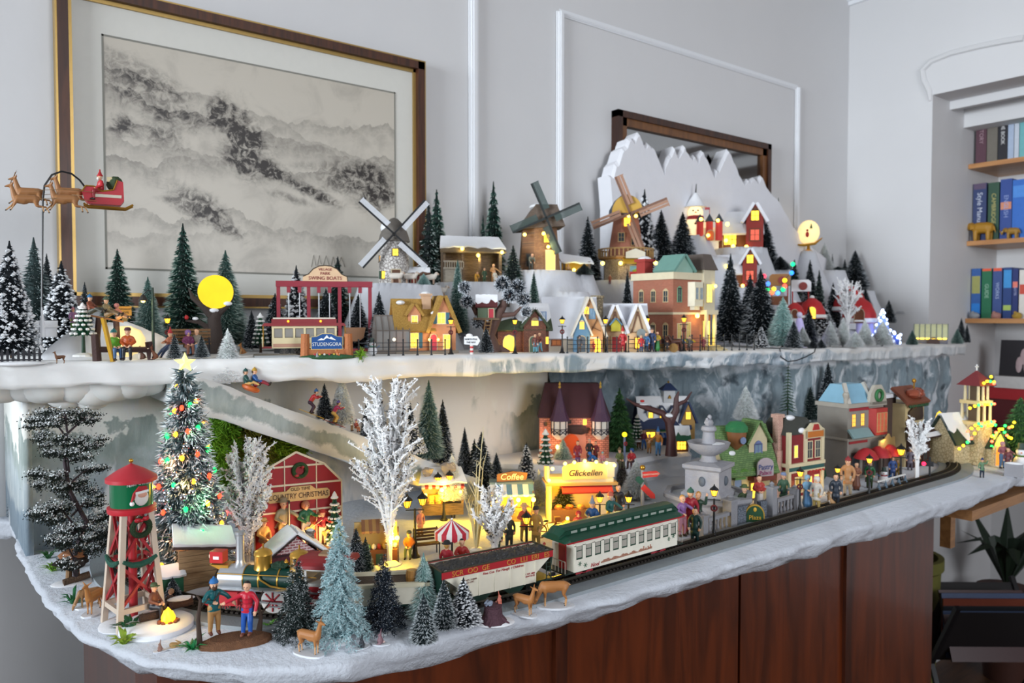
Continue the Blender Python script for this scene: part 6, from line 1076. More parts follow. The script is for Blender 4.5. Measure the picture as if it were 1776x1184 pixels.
for i in range(10):b.bar(((-32+i*7)*k,-5*k,106*k),((-28.5+i*7)*k,-6*k,102*k),2.4*k,2.4*k).bar(((-28.5+i*7)*k,-6*k,102*k),((-25+i*7)*k,-5*k,106*k),2.4*k,2.4*k)
P(r,'garland',b,mat('2c5236',.7));P(r,'roof_flat',MB().box(-62*k,-20*k,20*k,60*k,118*k,124*k),SHEET);P(r,'rear_wall',MB().box(-60*k,-22*k,22*k,58*k,0,118*k),mat('54443f',.6))
# church with light strings
r,w,h=bld('church','pale church with tiered bell tower wrapped in red, green and yellow lights',1700,806,None,96,150,.2);k=w/96;CHW=stone('c9b68c','d9c9a4','a8946c',120)
gable(r,60*k,50*k,44*k,40*k,'x',CHW,mat('22382f',.6,bump=.4),5*k,4*k,x0=-26*k,y0=8*k,snow=.2,seed=8);P(r,'tower',MB().box(-16*k,20*k,-6*k,28*k,0,70*k),CHW)
for z0,hh,s in((70,30,17),(106,26,14)):
 P(r,'cornice',MB().box((2-s-4)*k,(2+s+4)*k,(11-s-4)*k,(11+s+4)*k,z0*k,(z0+6)*k),mat('d6c08a',.6))
 for i in(-1,0,1):
  for j in(-1,1):P(r,'column',MB().lathe([(2.6*k,(z0+6)*k),(2.2*k,(z0+hh+6)*k)],8,c=((2+i*(s-2))*k,(11+j*(s-2))*k,0)),mat('d6c8a0',.6))
 P(r,'belfry_core',MB().box((2-s*.5)*k,(2+s*.5)*k,(11-s*.5)*k,(11+s*.5)*k,(z0+6)*k,(z0+hh+6)*k),mat('5a4a38',.8))
P(r,'tower_roof',MB().add([(-20*k,-11*k,138*k),(24*k,-11*k,138*k),(24*k,33*k,138*k),(-20*k,33*k,138*k),(2*k,11*k,164*k)],[(0,1,4),(1,2,4),(2,3,4),(3,0,4),(3,2,1,0)]),mat('7a3034',.6));P(r,'cross',MB().bar((2*k,11*k,162*k),(2*k,11*k,174*k),1.6*k,1.6*k).bar((-2*k,11*k,170*k),(6*k,11*k,170*k),1.6*k,1.6*k),WHITE);gable(r,36*k,14*k,34*k,22*k,'y',CHW,mat('22382f',.6),4*k,3*k,x0=26*k,y0=-14*k,wall='porch_wall',roof='porch_roof');door(r,'F',26*k,0,17*k,26*k,'d86a20',-14.4*k,lit=mat('f08a30',.5,emit=.9),arch=True);P(r,'shell_light',MB().lathe([(13*k,0),(12*k,2*k)],12),mat('ffd840',.5,emit=2.2),loc=(26*k,-14*k,46*k)).rotation_euler=(PI/2,0,0)
strp=[((-62,-2,30),(-40,-8,46),(-20,-12,70),(24,-12,70)),((-50,-8,60),(-24,-10,74),(24,-10,76)),((-44,-6,100),(-22,-8,106),(26,-8,106)),((-16,-12,142),(0,-12,148),(18,-12,140),(8,-8,158)),((4,-16,50),(26,-18,66),(48,-16,48),(62,-14,44)),((34,-16,70),(56,-16,62),(66,-16,76)),((6,-16,30),(6,-16,56))]
lm={c:MB().ball((0,0,0),2.5*k,8).mesh('light_bulb',mat(c,.4,emit=6),True)for c in('ffc820','20e050','ff5a3a')};n_=0
for ln in strp:
 P(r,'light_cable',MB().tube([(x*k,y*k,z*k)for x,y,z in ln],.0004,4),mat('2c4a2e',.6))
 for a,c in zip(ln[:-1],ln[1:]):
  m_=max(2,int((V(c)-V(a)).length/8))
  for i in range(m_):q=V(a).lerp(V(c),(i+.5)/m_)*k;link('light_bulb',lm[('ffc820','ffc820','20e050','ff5a3a')[n_%4]],r,q);n_+=1
glow((26*k,-26*k,46*k),.08,(1,.72,.12),.004,r);glow((4*k,-20*k,78*k),.05,(1,.75,.15),.004,r);glow((2*k,-18*k,112*k),.04,(1,.75,.15),.004,r)
p=L(1628,790);k=mpp(p);r=root('glowing_topiary','slim topiary tree glowing yellow with a red band left of the church','lamp',p);P(r,'lower_crown',MB().lathe([(11*k,0),(11*k,30*k),(9*k,44*k)],12),mat('8a7420',.8,emit=.35,bump=1.),True);P(r,'red_band',MB().lathe([(10*k,42*k),(10*k,48*k)],12),mat('c0401c',.6,emit=.4));P(r,'upper_crown',MB().lathe([(9*k,46*k),(8*k,60*k),(4*k,74*k),(.0004,78*k)],12),mat('ffd030',.7,emit=1.4),True);glow((-.01,-.02,.03),.02,(1,.8,.1),.004,r)
# lit kiosk
r,w,h=bld('cake_kiosk','cream corner kiosk with red awning and script sign lit by yellow bulbs',1008,905,None,112,100,.75);k=w/112;KC=mat('d8c9a0',.6)
P(r,'wall',MB().box(-56*k,-52*k,0,44*k,0,70*k).box(50*k,54*k,0,44*k,0,70*k).box(-56*k,54*k,40*k,44*k,0,70*k).box(26*k,54*k,0,4*k,0,62*k),KC);P(r,'counter',MB().box(-52*k,26*k,0,12*k,0,22*k),mat('6d4a34',.6));P(r,'roof',MB().box(-58*k,56*k,-4*k,46*k,70*k,76*k),KC);P(r,'cornice',MB().box(-62*k,62*k,-12*k,48*k,66*k,70*k),mat('c79a5a',.4,.3));P(r,'awning',sheet(MB(),(-36*k,-20*k,54*k),(52*k,-20*k,54*k),(52*k,-4*k,64*k),(-36*k,-4*k,64*k),3*k,n=1,m=1),mat('b02a24',.6));P(r,'sign_panel',MB().prism([(-34*k,76*k),(44*k,76*k),(44*k,96*k)]+[(5*k+39*k*math.cos(a),96*k+10*k*math.sin(a))for a in np.linspace(0,PI,12)]+[(-34*k,96*k)],-8*k,-4*k),mat('c9a868',.5));text(r,'Glickellen',(5*k,-8.5*k,87*k),15*k,mat('2a2018',.5),shear=.3);P(r,'side_panel',MB().prism([(0,70*k),(40*k,70*k),(40*k,92*k),(0,98*k)],-60*k,-56*k,'yz'),mat('e6d8a8',.5));P(r,'back_panel',MB().box(40*k,60*k,6*k,20*k,76*k,102*k),mat('cfc6b4',.6))
for u,z in((-30,104),(-14,106),(4,108),(24,106),(42,104),(56,100),(-52,96),(-58,76)):P(r,'lamp_bulb',MB().ball((u*k,-10*k,z*k),3.2*k,8),BULB,True)
for u in(-40,-20,0):P(r,'goods',MB().ball((u*k,4*k,26*k),(7*k,5*k,5*k),8,jit=.2),mat(('b06a3a','8a4a2a','c08a4a')[u//20+2],.7))
YEL=(1,.58,.02)
glow((-46*k,-22*k,92*k),0.44,YEL,.004,r);glow((8*k,-18*k,100*k),.05,(1,.8,.3),.004,r);glow((48*k,-18*k,98*k),.04,(1,.8,.3),.004,r);glow((-20*k,-10*k,44*k),.2,YEL,.004,r)
# coffee stall
glow(on_y(850,770,1.42),.10,(1,.82,.55),.02);glow(on_y(925,775,1.40),.05,(1,.7,.3),.02)  # unseen warm fill lights, added to brighten the backdrop under the overhang
r,w,h=bld('coffee_stall','little coffee stall with blue and white striped awning and a signboard',888,905,None,76,70,.9);k=w/76
P(r,'wall',MB().box(-34*k,34*k,10*k,40*k,0,50*k),mat('b08a4a',.7));P(r,'counter',MB().box(-34*k,34*k,0,10*k,0,24*k),WD);awning(r,0,66*k,76*k,26*k,16*k,('e6e6e0','5d87a8'),8,off=14*k);P(r,'roof',MB().box(-38*k,38*k,10*k,42*k,60*k,67*k),mat('7d8f8a',.7));P(r,'signboard',MB().prism([(-26*k,68*k),(26*k,72*k),(28*k,84*k),(0,87*k),(-26*k,82*k)],8*k,11*k),mat('6d4a38',.6));text(r,'Coffee',(0,7.4*k,77*k),15*k,mat('e3dccb',.5),shear=.2);[P(r,'post',MB().bar((x*k,-8*k,0),(x*k,-8*k,56*k),2.4*k,2.4*k),WD)for x in(-36,36)]
for u in(-28,10,36):P(r,'lamp_bulb',MB().ball((u*k,-14*k,42*k),4.2*k,10),BULB,True);glow((u*k,-20*k,40*k),0.49,YEL,.004,r)
# crepe stall
r,w,h=bld('pancake_stall','snow roofed pancake stall with stacked pancakes and red white trim',768,905,1.27,70,70,.9,z=LZ+.01);k=w/70
P(r,'wall',MB().box(-34*k,34*k,14*k,30*k,0,56*k),mat('8d8478',.7));P(r,'counter',MB().box(-36*k,36*k,-2*k,12*k,0,20*k),WD);[P(r,'post',MB().bar((x*k,0,20*k),(x*k,0,52*k),4*k,4*k),mat('9a7a4a',.7))for x in(-34,34)];awning(r,0,54*k,74*k,8*k,3*k,('d6d0c4','b03a34'),12);P(r,'roof_snow',sheet(MB(),(-42*k,-10*k,54*k),(42*k,-10*k,54*k),(34*k,26*k,76*k),(-34*k,26*k,76*k),6*k,.1,12,4,6),SHEET,True);P(r,'stone_ornament',MB().ball((-26*k,0,76*k),(10*k,5*k,8*k),10,jit=.25).ball((10*k,4*k,80*k),(14*k,6*k,10*k),10,jit=.25),mat('8d857c',.8));b=MB()
for x in(-22,-8):
 for i in range(5):b.lathe([(8*k,0),(8.6*k,1.4*k),(8*k,2.8*k)],12,c=(x*k,4*k,(20+i*3)*k))
P(r,'pancake_stack',b,mat('c08a48',.6));P(r,'lamp_bulb',MB().ball((-2*k,-10*k,46*k),4*k,10),BULB,True);P(r,'lamp_bulb',MB().ball((30*k,-12*k,42*k),3*k,10),BULB,True);P(r,'lamp_bulb',MB().ball((-30*k,-10*k,38*k),3*k,10),BULB,True);glow((0,-18*k,42*k),0.44,YEL,.004,r)
# toy stall behind the glitter tree
r,w,h=bld('toy_stall','brown awninged market stall hung with toys behind the tallest glitter tree',660,960,1.10,90,84,.9,z=LZ);k=w/90
P(r,'counter',MB().box(-44*k,30*k,0,24*k,0,26*k),mat('6d4028',.7));P(r,'back',MB().box(-44*k,30*k,24*k,28*k,0,70*k),mat('a08a5a',.7));awning(r,-4*k,74*k,56*k,26*k,14*k,('7a5236','94703f'),9,off=26*k)
for x in(-44,30):P(r,'post',MB().bar((x*k,-2*k,0),(x*k,-2*k,66*k),3*k,3*k),WD)
for i in range(8):P(r,'toy',MB().ball(((-38+i*9)*k,6*k,31*k),(4*k,4*k,5*k),8,jit=.2),mat(('b03a2c','c9a040','3a6a4a','d8cfc0')[i%4],.6))
P(r,'chalk_board',MB().box(-8*k,4*k,-3*k,-1*k,2*k,20*k),mat('1f4038',.6));P(r,'lamp_bulb',MB().ball((-40*k,-12*k,46*k),4*k,10).ball((28*k,-8*k,48*k),4*k,10),BULB,True);glow((-38*k,-18*k,44*k),.05,YEL,.004,r);glow((24*k,-4*k,46*k),0.39,YEL,.004,r)
# barn with the band
r,w,h=bld('barn_stage','red barn front stage with white trim, wreath and a lettered board',519,928,1.24,148,164,.55,z=LZ+.012);k=w/148;BRD=mat('9a2028',.55);CRT=mat('e0d3b8',.6)
sh=[(-74*k,0),(74*k,0),(74*k,108*k),(44*k,140*k),(-4*k,164*k),(-50*k,140*k),(-74*k,108*k)]
P(r,'front_panel',MB().prism(sh,0,5*k),BRD);b=MB()
for a,c in zip(sh[1:]+sh[:1],sh[2:]+sh[:2]):
 if a[1]or c[1]:P(r,'edge_trim',MB().bar((a[0],-.6*k,a[1]),(c[0],-.6*k,c[1]),2*k,3.4*k),CRT)
for a,c in(((-74,108),(74,108)),((-50,140),(44,140)),((-74,62),(74,62)),((-24,62),(-24,151)),((30,62),(30,147)),((-24,0),(-24,62)),((30,0),(30,62)),((4,0),(4,62)),((30,62),(44,36)),((74,60),(56,36)),((-24,62),(-40,36)),((-74,62),(-56,36))):P(r,'trim_board',MB().bar((a[0]*k,-.8*k,a[1]*k),(c[0]*k,-.8*k,c[1]*k),1.6*k,3*k),CRT)
P(r,'wreath',MB().tube([(2*k+11*k*math.cos(a),-3*k,132*k+11*k*math.sin(a))for a in np.linspace(0,2*PI,20)],3.6*k,7),mat('24401f',.8,var=.5,vs=300),True);P(r,'wreath_bow',MB().ball((-4*k,-6*k,124*k),(4*k,2*k,2.6*k),6).ball((6*k,-6*k,138*k),(3*k,2*k,2.4*k),6),mat('a8262c',.5));P(r,'name_board',MB().prism([(-50*k,80*k),(48*k,80*k),(52*k,84*k),(52*k,94*k),(48*k,98*k),(28*k,98*k),(20*k,105*k),(-14*k,105*k),(-22*k,98*k),(-50*k,98*k),(-54*k,94*k),(-54*k,84*k)],-5*k,-2*k),mat('c9a870',.5));text(r,'COUNTRY CHRISTMAS',(-1*k,-5.6*k,89*k),13.2*k,mat('4a2818',.5),sx=.74);text(r,'OLD TIME',(2*k,-5.6*k,100.4*k),7.5*k,mat('4a2818',.5));P(r,'stage_floor',MB().box(-76*k,78*k,-34*k,5*k,-8*k,0),mat('8a6a48',.7));P(r,'stage_door',MB().box(6*k,28*k,-.6*k,0,0,60*k),mat('b04a2a',.6))
glow((-30*k,-34*k,26*k),.10,(1,.55,.2),.004,r);glow((20*k,-36*k,22*k),.10,(1,.6,.22),.004,r);glow((56*k,-34*k,24*k),.05,(1,.6,.2),.004,r)
q=root('double_bass','orange double bass held by the cap wearing man','instrument',r.matrix_basis@V((-20*k,-17*k,0)),r.rotation_euler.z)
def viol(r,s,col,neck=.7):
 P(r,'body',MB().prism([(s*x,s*z)for x,z in((-.16,.02),(.16,.02),(.24,.12),(.24,.26),(.14,.36),(.13,.42),(.19,.50),(.18,.62),(.08,.68),(-.08,.68),(-.18,.62),(-.19,.50),(-.13,.42),(-.14,.36),(-.24,.26),(-.24,.12))],-.06*s,.06*s),mat(col,.35));P(r,'neck',MB().bar((0,-.05*s,.5*s),(0,-.05*s,(.68+neck)*s),.05*s,.05*s),mat('2a1c16',.5));P(r,'strings',MB().bar((0,-.08*s,.2*s),(0,-.08*s,(.6+neck)*s),.03*s,.01*s),mat('d8c8a0',.5))
viol(q,62*k,'c8662a')
q=root('guitar','tan guitar carried slantwise by the woman in green','instrument',r.matrix_basis@V((8*k,-17*k,28*k)),r.rotation_euler.z);q.rotation_euler.y=1.0;viol(q,26*k,'b08040')
q=root('guitar','small yellow guitar of the child in the red hat','instrument',r.matrix_basis@V((36*k,-19*k,20*k)),r.rotation_euler.z);q.rotation_euler.y=1.1;viol(q,20*k,'d0a050')
BANDP=lambda x,y:r_barn.matrix_basis@V((x*kb,y*kb,0));r_barn=r;kb=k
plastic_fir(567,928,838,38,BANDP(58,-16),'decorated green fir with a gold star on the barn stage',.1)
# brick engine shed
r,w,h=bld('engine_shed','red brick and maroon plank shed under a thick snow roof behind the engine',513,985,1.115,96,90,.4,z=LZ);k=w/96;RBK=brick('8a4048','a85560','d6c4c4',.0085,.004,ms=.2)
P(r,'plank_wall',MB().box(-40*k,40*k,0,50*k,0,46*k),wood('4a1620','6d2430',120,.6,'Z'));P(r,'brick_gable',MB().prism([(-36*k,46*k),(36*k,46*k),(2*k,74*k)],0,4*k),RBK)
for s in(-1,1):
 e0,e1,r1,r0=(s*56*k,-6*k,36*k),(s*56*k,54*k,36*k),(2*k,54*k,78*k),(2*k,-6*k,78*k);P(r,'roof',sheet(MB(),e0,e1,r1,r0,4*k,n=1,m=1),mat('3a2c2a',.8,bump=.6));z=V((0,0,3*k));P(r,'roof_snow',sheet(MB(),*(V(v)+z for v in(e0,e1,r1,r0)),8*k,.06,14,6,s),SHEET,True)
P(r,'plank_lintel',MB().box(-40*k,40*k,-1.4*k,0,44*k,48*k),mat('3a1a20',.7));chimney(r,34*k,34*k,46*k,74*k,12*k,STN)
# log shed
r,w,h=bld('log_shed','tan wooden plank shed with drooping snow roof left of the barn',352,1008,1.135,86,110,.55,z=LZ);k=w/86;PLK=wood('8a7052','a98c68',30,.8,'X',0,9)
for i in range(8):P(r,'plank',MB().box(-38*k,40*k,-.4*k*(i%2),3*k,(2+i*10)*k,(11.4+i*10)*k),PLK)
P(r,'core_wall',MB().box(-37*k,39*k,2*k,44*k,0,82*k),mat('6d563c',.8));e=[(-48*k,-14*k,90*k),(54*k,-14*k,76*k),(54*k,50*k,96*k),(-44*k,50*k,112*k)];P(r,'roof',sheet(MB(),*e,4*k,n=6,m=3),mat('4a3a36',.8,bump=.6));P(r,'roof_snow',sheet(MB(),*(V(v)+V((0,0,3*k))for v in e),9*k,.06,16,6,3),SHEET,True);P(r,'snow_bank',MB().ball((0,-6*k,0),(46*k,12*k,16*k),16),SHEET,True);P(r,'chain',MB().tube([(34*k,-8*k,66*k),(16*k,-12*k,30*k),(4*k,-16*k,4*k)],1.2*k,5),BLACK)
# candy gift shed
r,w,h=bld('candy_shed','red and green snowy shed with candy cane post behind the water tower',284,1002,1.14,60,52,.5,z=LZ);k=w/60
P(r,'red_wall',MB().box(-30*k,-8*k,0,24*k,4*k,42*k),mat('a82830',.6));P(r,'green_wall',MB().box(-4*k,32*k,0,24*k,4*k,42*k),mat('1f5c40',.6));b=MB()
for i in range(10):b.lathe([(3.4*k,0),(3.4*k,4.4*k)],8,c=(-6*k,-2*k,i*4.4*k),mi=i%2)
P(r,'candy_post',b,[mat('d8d2cc',.5),mat('b8282c',.5)]);P(r,'roof_snow',sheet(MB(),(-34*k,-8*k,40*k),(36*k,-8*k,40*k),(34*k,22*k,56*k),(-32*k,22*k,56*k),7*k,.15,12,4,2),SHEET,True);P(r,'snow_base',MB().ball((0,0,0),(40*k,20*k,8*k),14),SHEET,True)
# fountain
p=L(1222,905);k=mpp(p);p=L(1228,893);r=root('fountain','large grey stone fountain with carved pedestal and upper bowl','fountain',p,0);FS=mat('9a9aa0',.7,bump=.4,bs_=300,var=.2)
P(r,'outer_basin',MB().lathe([(74*k,0),(76*k,4*k),(70*k,8*k),(76*k,30*k),(82*k,36*k),(82*k,42*k),(72*k,42*k),(70*k,34*k)],8,a0=.2),FS);P(r,'basin_ice',MB().lathe([(71*k,34*k),(70*k,35*k)],8,a0=.2),mat('c9ced4',.25));b=MB()
for i in range(32):
 a=2*PI*i/32+.2;R_=70*k*math.cos(PI/8)/math.cos(((a-.2)%(PI/4))-PI/8);b.ball((R_*math.cos(a),R_*math.sin(a),18*k),(4.5*k,4.5*k,8*k),6)
P(r,'carved_relief',b,FS,True);P(r,'pedestal',MB().lathe([(52*k,34*k),(52*k,44*k),(44*k,48*k),(44*k,84*k),(50*k,88*k),(50*k,94*k),(26*k,98*k)],4,a0=PI/4+.3),FS)
for f in range(4):
 a=f*PI/2+.3;c_,s_=math.cos(a),math.sin(a);P(r,'lion_medallion',MB().ball((31.5*k*c_,31.5*k*s_,66*k),(7*k if abs(c_)<.6 else 4*k,7*k if abs(s_)<.6 else 4*k,9*k),10),mat('5d646d',.6),True)
P(r,'stem',MB().lathe([(22*k,94*k),(14*k,100*k),(12*k,108*k),(20*k,112*k),(34*k,122*k),(38*k,132*k),(34*k,132*k),(24*k,126*k),(12*k,130*k),(10*k,150*k),(14*k,154*k),(12*k,160*k),(6*k,162*k)],20),FS,True);P(r,'crown_figure',MB().ball((0,0,166*k),(8*k,7*k,8*k),10,jit=.2).ball((2*k,0,176*k),(4*k,4*k,5*k),8).ball((-5*k,0,172*k),(3*k,3*k,4*k),8),FS,True);P(r,'snow_rim',MB().ball((10*k,-8*k,128*k),(20*k,16*k,3*k),12),SHEET,True)
# gate, stone pillars and railings by the track
GST=mat('8d8d92',.7,bump=.4)
def pillar(px,by,hp,lab,wpx=13):
 p=L(px,by);k=mpp(p);r=root('gate_pillar',lab,'pillar',p,0);w_=wpx*k;h=hp*k;P(r,'shaft',MB().cbox((0,0,h*.42),(w_,w_,h*.84)).cbox((0,0,h*.04),(w_*1.2,w_*1.2,h*.08)),GST);P(r,'cap',MB().cbox((0,0,h*.85),(w_*1.3,w_*1.3,h*.05)),GST);P(r,'ball_finial',MB().lathe([(w_*.3,h*.87),(w_*.2,h*.89),(w_*.36,h*.94),(.0004,h*1.0)],10),GST,True)
for a in((1219,934,48,'leftmost grey ball-topped pillar beside the uniformed man'),(1266,915,58,'grey pillar left of the round green sign',18),(1338,900,66,'grey ball-topped pillar right of the round green sign'),(1378,886,46,'rightmost grey pillar in front of the red shop')):pillar(*a)
def baluster(x0,y0,x1,y1,hp,lab,n=5):
 A=L(x0,y0);B=L(x1,y1);r=root('stone_balustrade',lab,'railing',A,math.atan2(B.y-A.y,B.x-A.x));ln=(B-A).length;k=mpp(A);h=hp*k;P(r,'top_rail',MB().box(0,ln,-.004,.004,h*.82,h),GST);P(r,'bottom_rail',MB().box(0,ln,-.004,.004,0,h*.16),GST);q=MB().lathe([(.002,0),(.0038,h*.18),(.0018,h*.4),(.003,h*.6),(.002,h*.68)],8).mesh('baluster',GST,True)
 for i in range(n):link('baluster',q,r,(ln*(i+.5)/n,0,h*.15))
baluster(1226,930,1262,918,32,'low stone balustrade between the two left pillars');baluster(1345,897,1374,888,32,'low stone balustrade between the two right pillars')
r=root('ivy_wall','blue grey flint wall pieces beside the round green sign','wall',L(1278,912));STB=stone('68707d','858d99','4d535d',200)
for x0,y0,x1,y1 in((1276,912,1294,907),(1316,901,1332,898)):A=L(x0,y0)-r.location;B=L(x1,y1)-r.location;P(r,'wall_segment',MB().bar(A+V((0,0,.018)),B+V((0,0,.018)),.010,.036),STB)
p=L(1309,909);k=mpp(p);r=root('round_sign','round topped green and gold sign among the flint wall pieces','sign',p,face_cam(p)*.7);pts=[(-17*k,0),(17*k,0),(17*k,16*k)]+[(17*k*math.cos(a),16*k+19*k*math.sin(a))for a in np.linspace(0,PI,14)[1:-1]]+[(-17*k,16*k)];P(r,'rim',MB().prism(pts,0,4*k),mat('b08a2e',.5));P(r,'face',MB().prism([(x*.86,1.5*k+z*.88)for x,z in pts],-1*k,.5*k),mat('1f4a2c',.5));text(r,'Plaza',(0,-1.5*k,12*k),11*k,mat('d6a83a',.4));P(r,'emblem',MB().ball((0,-1*k,26*k),(3*k,1*k,4*k),8),mat('d6a83a',.4))
# finger post
p=L(1114,900);k=mpp(p);r=root('finger_post','grey pole with red finger signs and a green one before the white tree','signpost',p,face_cam(p));P(r,'pole',MB().tube([(0,0,0),(0,0,86*k)],3.2*k,10),mat('9a9a9c',.4,.3),True);P(r,'cap',MB().ball((0,0,90*k),5*k,10),GOLD,True)
for nm,z,a,c,d in(('sign_arm',78,.12,'b8302a',1),('sign_arm',58,-.75,'b8302a',1),('sign_arm',64,2.4,'1f4a3c',.5)):q=P(r,nm,MB().prism([(0,-5*k),(24*k*d,-5*k),(30*k*d,0),(24*k*d,5*k),(0,5*k)],-4.4*k,-3.2*k),mat(c,.5),loc=(0,0,z*k));q.rotation_euler=(0,-a,0)
text(r,'MERRYMAKING',(14*k,-4.8*k,79.5*k),4*k,mat('e0c8b8',.5),rot=(PI/2,-.12,0))
# ------------------------------------------------------------ train
RT_=TZ
def wheel(par,x,y,z,r_,rim,hub,name='wheel'):
 o=P(par,name,MB().lathe([(r_*1.12,-.0015),(r_*1.12,0),(r_,.0004),(r_,.003),(r_*.8,.003)],20),mat(rim,.35),loc=(x,y,z));o.rotation_euler=(-PI/2,0,0)
 b=MB();b.lathe([(r_*.22,-.0035),(r_*.22,.002)],10)
 for i in range(8):a=i*PI/4;b.bar((0,0,-.002),(r_*.95*math.cos(a),r_*.95*math.sin(a),-.002),r_*.12,.0012)
 P(o,'spokes',b,mat(hub,.5));return o
def truck(par,x,col,n=2,gap=.02,r_=.0062):
 P(par,'bogie_frame',MB().box(x-gap*.85,x+gap*.85,-.0125,-.0105,.003,.0085).box(x-gap*.85,x+gap*.85,.0105,.0125,.003,.0085).box(x-.004,x+.004,-.0125,.0125,.004,.009),mat(col,.5))
 for i in range(n):
  for s in(-1,1):wheel(par,x+(i-(n-1)/2)*gap,s*.0085,r_,r_,'4a4442','3a3432')
  # coach
r=root('passenger_coach','white passenger coach with green clerestory roof and red eaves','train car',(.866,.85,RT_),0);CW=mat('e3dfd0',.4);CG=mat('14402f',.35);CR=mat('a8242c',.4)
P(r,'body',MB().box(-.113,.113,-.025,.025,.012,.030).box(-.113,.113,-.0235,.0235,.030,.052).box(-.113,.113,-.025,.025,.050,.056),CW);n=12
for i in range(n+1):x=-.113+.226*i/n;P(r,'window_post',MB().box(max(-.113,x-.0032),min(.113,x+.0032),-.025,-.0233,.030,.051),CW);P(r,'window_post',MB().box(max(-.113,x-.0032),min(.113,x+.0032),.0233,.025,.030,.051),CW)
for i in range(n):
 x=-.113+.226*(i+.5)/n;q=P(r,'window',MB().box(-.0062,.0062,-.0004,.0004,0,.019),mat('a9a49a',.15),loc=(x,-.0240,.0305));P(q,'green_sill',MB().box(-.0062,.0062,-.0008,.0006,0,.0016).box(-.0062,-.0053,-.0008,.0006,0,.019).box(.0053,.0062,-.0008,.0006,0,.019).box(-.0062,.0062,-.0008,.0006,.012,.0130),CG)
P(r,'eave_band',MB().box(-.128,.128,-.0275,.0275,.056,.0595),CR)
cs=[(-.029,.0590),(-.027,.0625),(-.019,.0655),(-.0145,.0660),(-.0145,.0720),(-.016,.0730),(-.010,.0765),(0,.0780)];cs=cs+[(-y,z)for y,z in cs[-2::-1]]
b=MB();xs_=[-.134,-.124,.118,.128];dz=[-.006,0,0,-.006];m=len(cs);vs=[(x,y*(1 if abs(x)<.126 else.92),.059+(z-.059)*(1 if abs(x)<.126 else.55)+d*.2)for x,d in zip(xs_,dz)for y,z in cs]
b.add(vs,[(i*m+j,i*m+(j+1)%m,(i+1)*m+(j+1)%m,(i+1)*m+j)for i in range(3)for j in range(m)]+[tuple(range(m)),tuple(3*m+j for j in range(m))]);P(r,'roof',b,CG)
for i in range(12):
 x=-.105+.21*i/11;P(r,'clerestory_window',MB().box(x-.006,x+.006,-.0150,-.0143,.0672,.0708),mat('9aa39a',.3))
for s in(-1,1):
 P(r,'end_wall',MB().box(s*.113-.001,s*.113+.001,-.024,.024,.012,.056),CW);P(r,'end_door',MB().box(s*.1145-.0008,s*.1145+.0008,-.008,.008,.012,.052),CR);P(r,'platform',MB().box(min(s*.113,s*.130),max(s*.113,s*.130),-.023,.023,.0105,.0125),mat('1c2a24',.5));b=MB()
 for y in np.linspace(-.022,.022,7):b.bar((s*.129,y,.0125),(s*.129,y,.030),.0007,.0007)
 P(r,'railing',b.bar((s*.129,-.022,.030),(s*.129,.022,.030),.0010,.0010),mat('b9b5a6',.4));P(r,'coupler',MB().box(min(s*.130,s*.140),max(s*.130,s*.140),-.002,.002,.006,.010),BLACK)
truck(r,-.082,'a8303a');truck(r,.082,'a8303a');P(r,'underframe',MB().box(-.112,.112,-.021,.021,.0095,.012),mat('1c2420',.5))
rr=random.Random(4);b=MB();
for i in range(44):x=-.060+.11*i/43;hh=.0022+.0042*abs(math.sin(i*.41))*rr.uniform(.5,1.1)+(.003 if i>34 and i%2==0 else 0);b.box(x,x+.0021,-.0254,-.0250,.016+i*.00004,.016+hh)
P(r,'painted_town',b,mat('a5745e',.5));text(r,"Noel",(-.073,-.0254,.0165),.0085,mat('a8303a',.5),shear=.3)
for x,z in((-.103,.0235),(-.092,.0195),(.092,.0255),(.103,.0285)):
 b=MB()
 for i in range(3):a=i*PI/3;b.bar((-.0036*math.cos(a),0,-.0036*math.sin(a)),(.0036*math.cos(a),0,.0036*math.sin(a)),.0009,.0006)
 P(r,'snowflake',b,mat('4f6f5c',.5),loc=(x,-.0254,z))
for i in range(9):P(r,'seat',MB().box(-.1+i*.023,-.094+i*.023,-.020,.020,.014,.040),mat('c9b49a',.6))
# hopper
r=root('coal_wagon','white hopper wagon heaped with black coal, red band with gold letters','train car',(.622,.8535,RT_),math.radians(-4));HW=mat('ddd8c6',.4);GB=mat('123026',.4)
side=[(-.088,.0535),(.088,.0535),(.088,.0475),(.060,.0260),(.060,.0140),(-.060,.0140),(-.060,.0260),(-.088,.0475)]
P(r,'hopper_body',MB().prism(side,-.0235,.0235),HW);P(r,'name_band',MB().box(-.089,.089,-.0250,-.0236,.0455,.0545).box(-.089,.089,.0236,.0250,.0455,.0545),CR);[P(r,'end_panel',MB().prism([(-.0235,.0545),(.0235,.0545),(.0235,.0455),(.018,.022),(-.018,.022),(-.0235,.0455)],x,x+.0017,'yz'),GB)for x in(-.0895,.0878)]
for x in(-.059,-.033,-.008,.017,.041,.059):P(r,'side_rib',MB().box(x-.0009,x+.0009,-.0246,-.0234,.014,.0455),HW)
b=MB();N_,M_=54,18
vs=[(-.086+.172*i/N_,-.0225+.045*j/M_,.0525+.006*math.sin(PI*j/M_)*(.5+.5*math.sin(PI*i/N_))+.0028*fbm(i*.7,j*.7,3))for j in range(M_+1)for i in range(N_+1)]
b.add(vs,[(j*(N_+1)+i,j*(N_+1)+i+1,(j+1)*(N_+1)+i+1,(j+1)*(N_+1)+i)for j in range(M_)for i in range(N_)]);P(r,'coal',b,mat('1a1a1c',.25,bump=.8,bs_=900,spec=.8))['kind']='stuff'
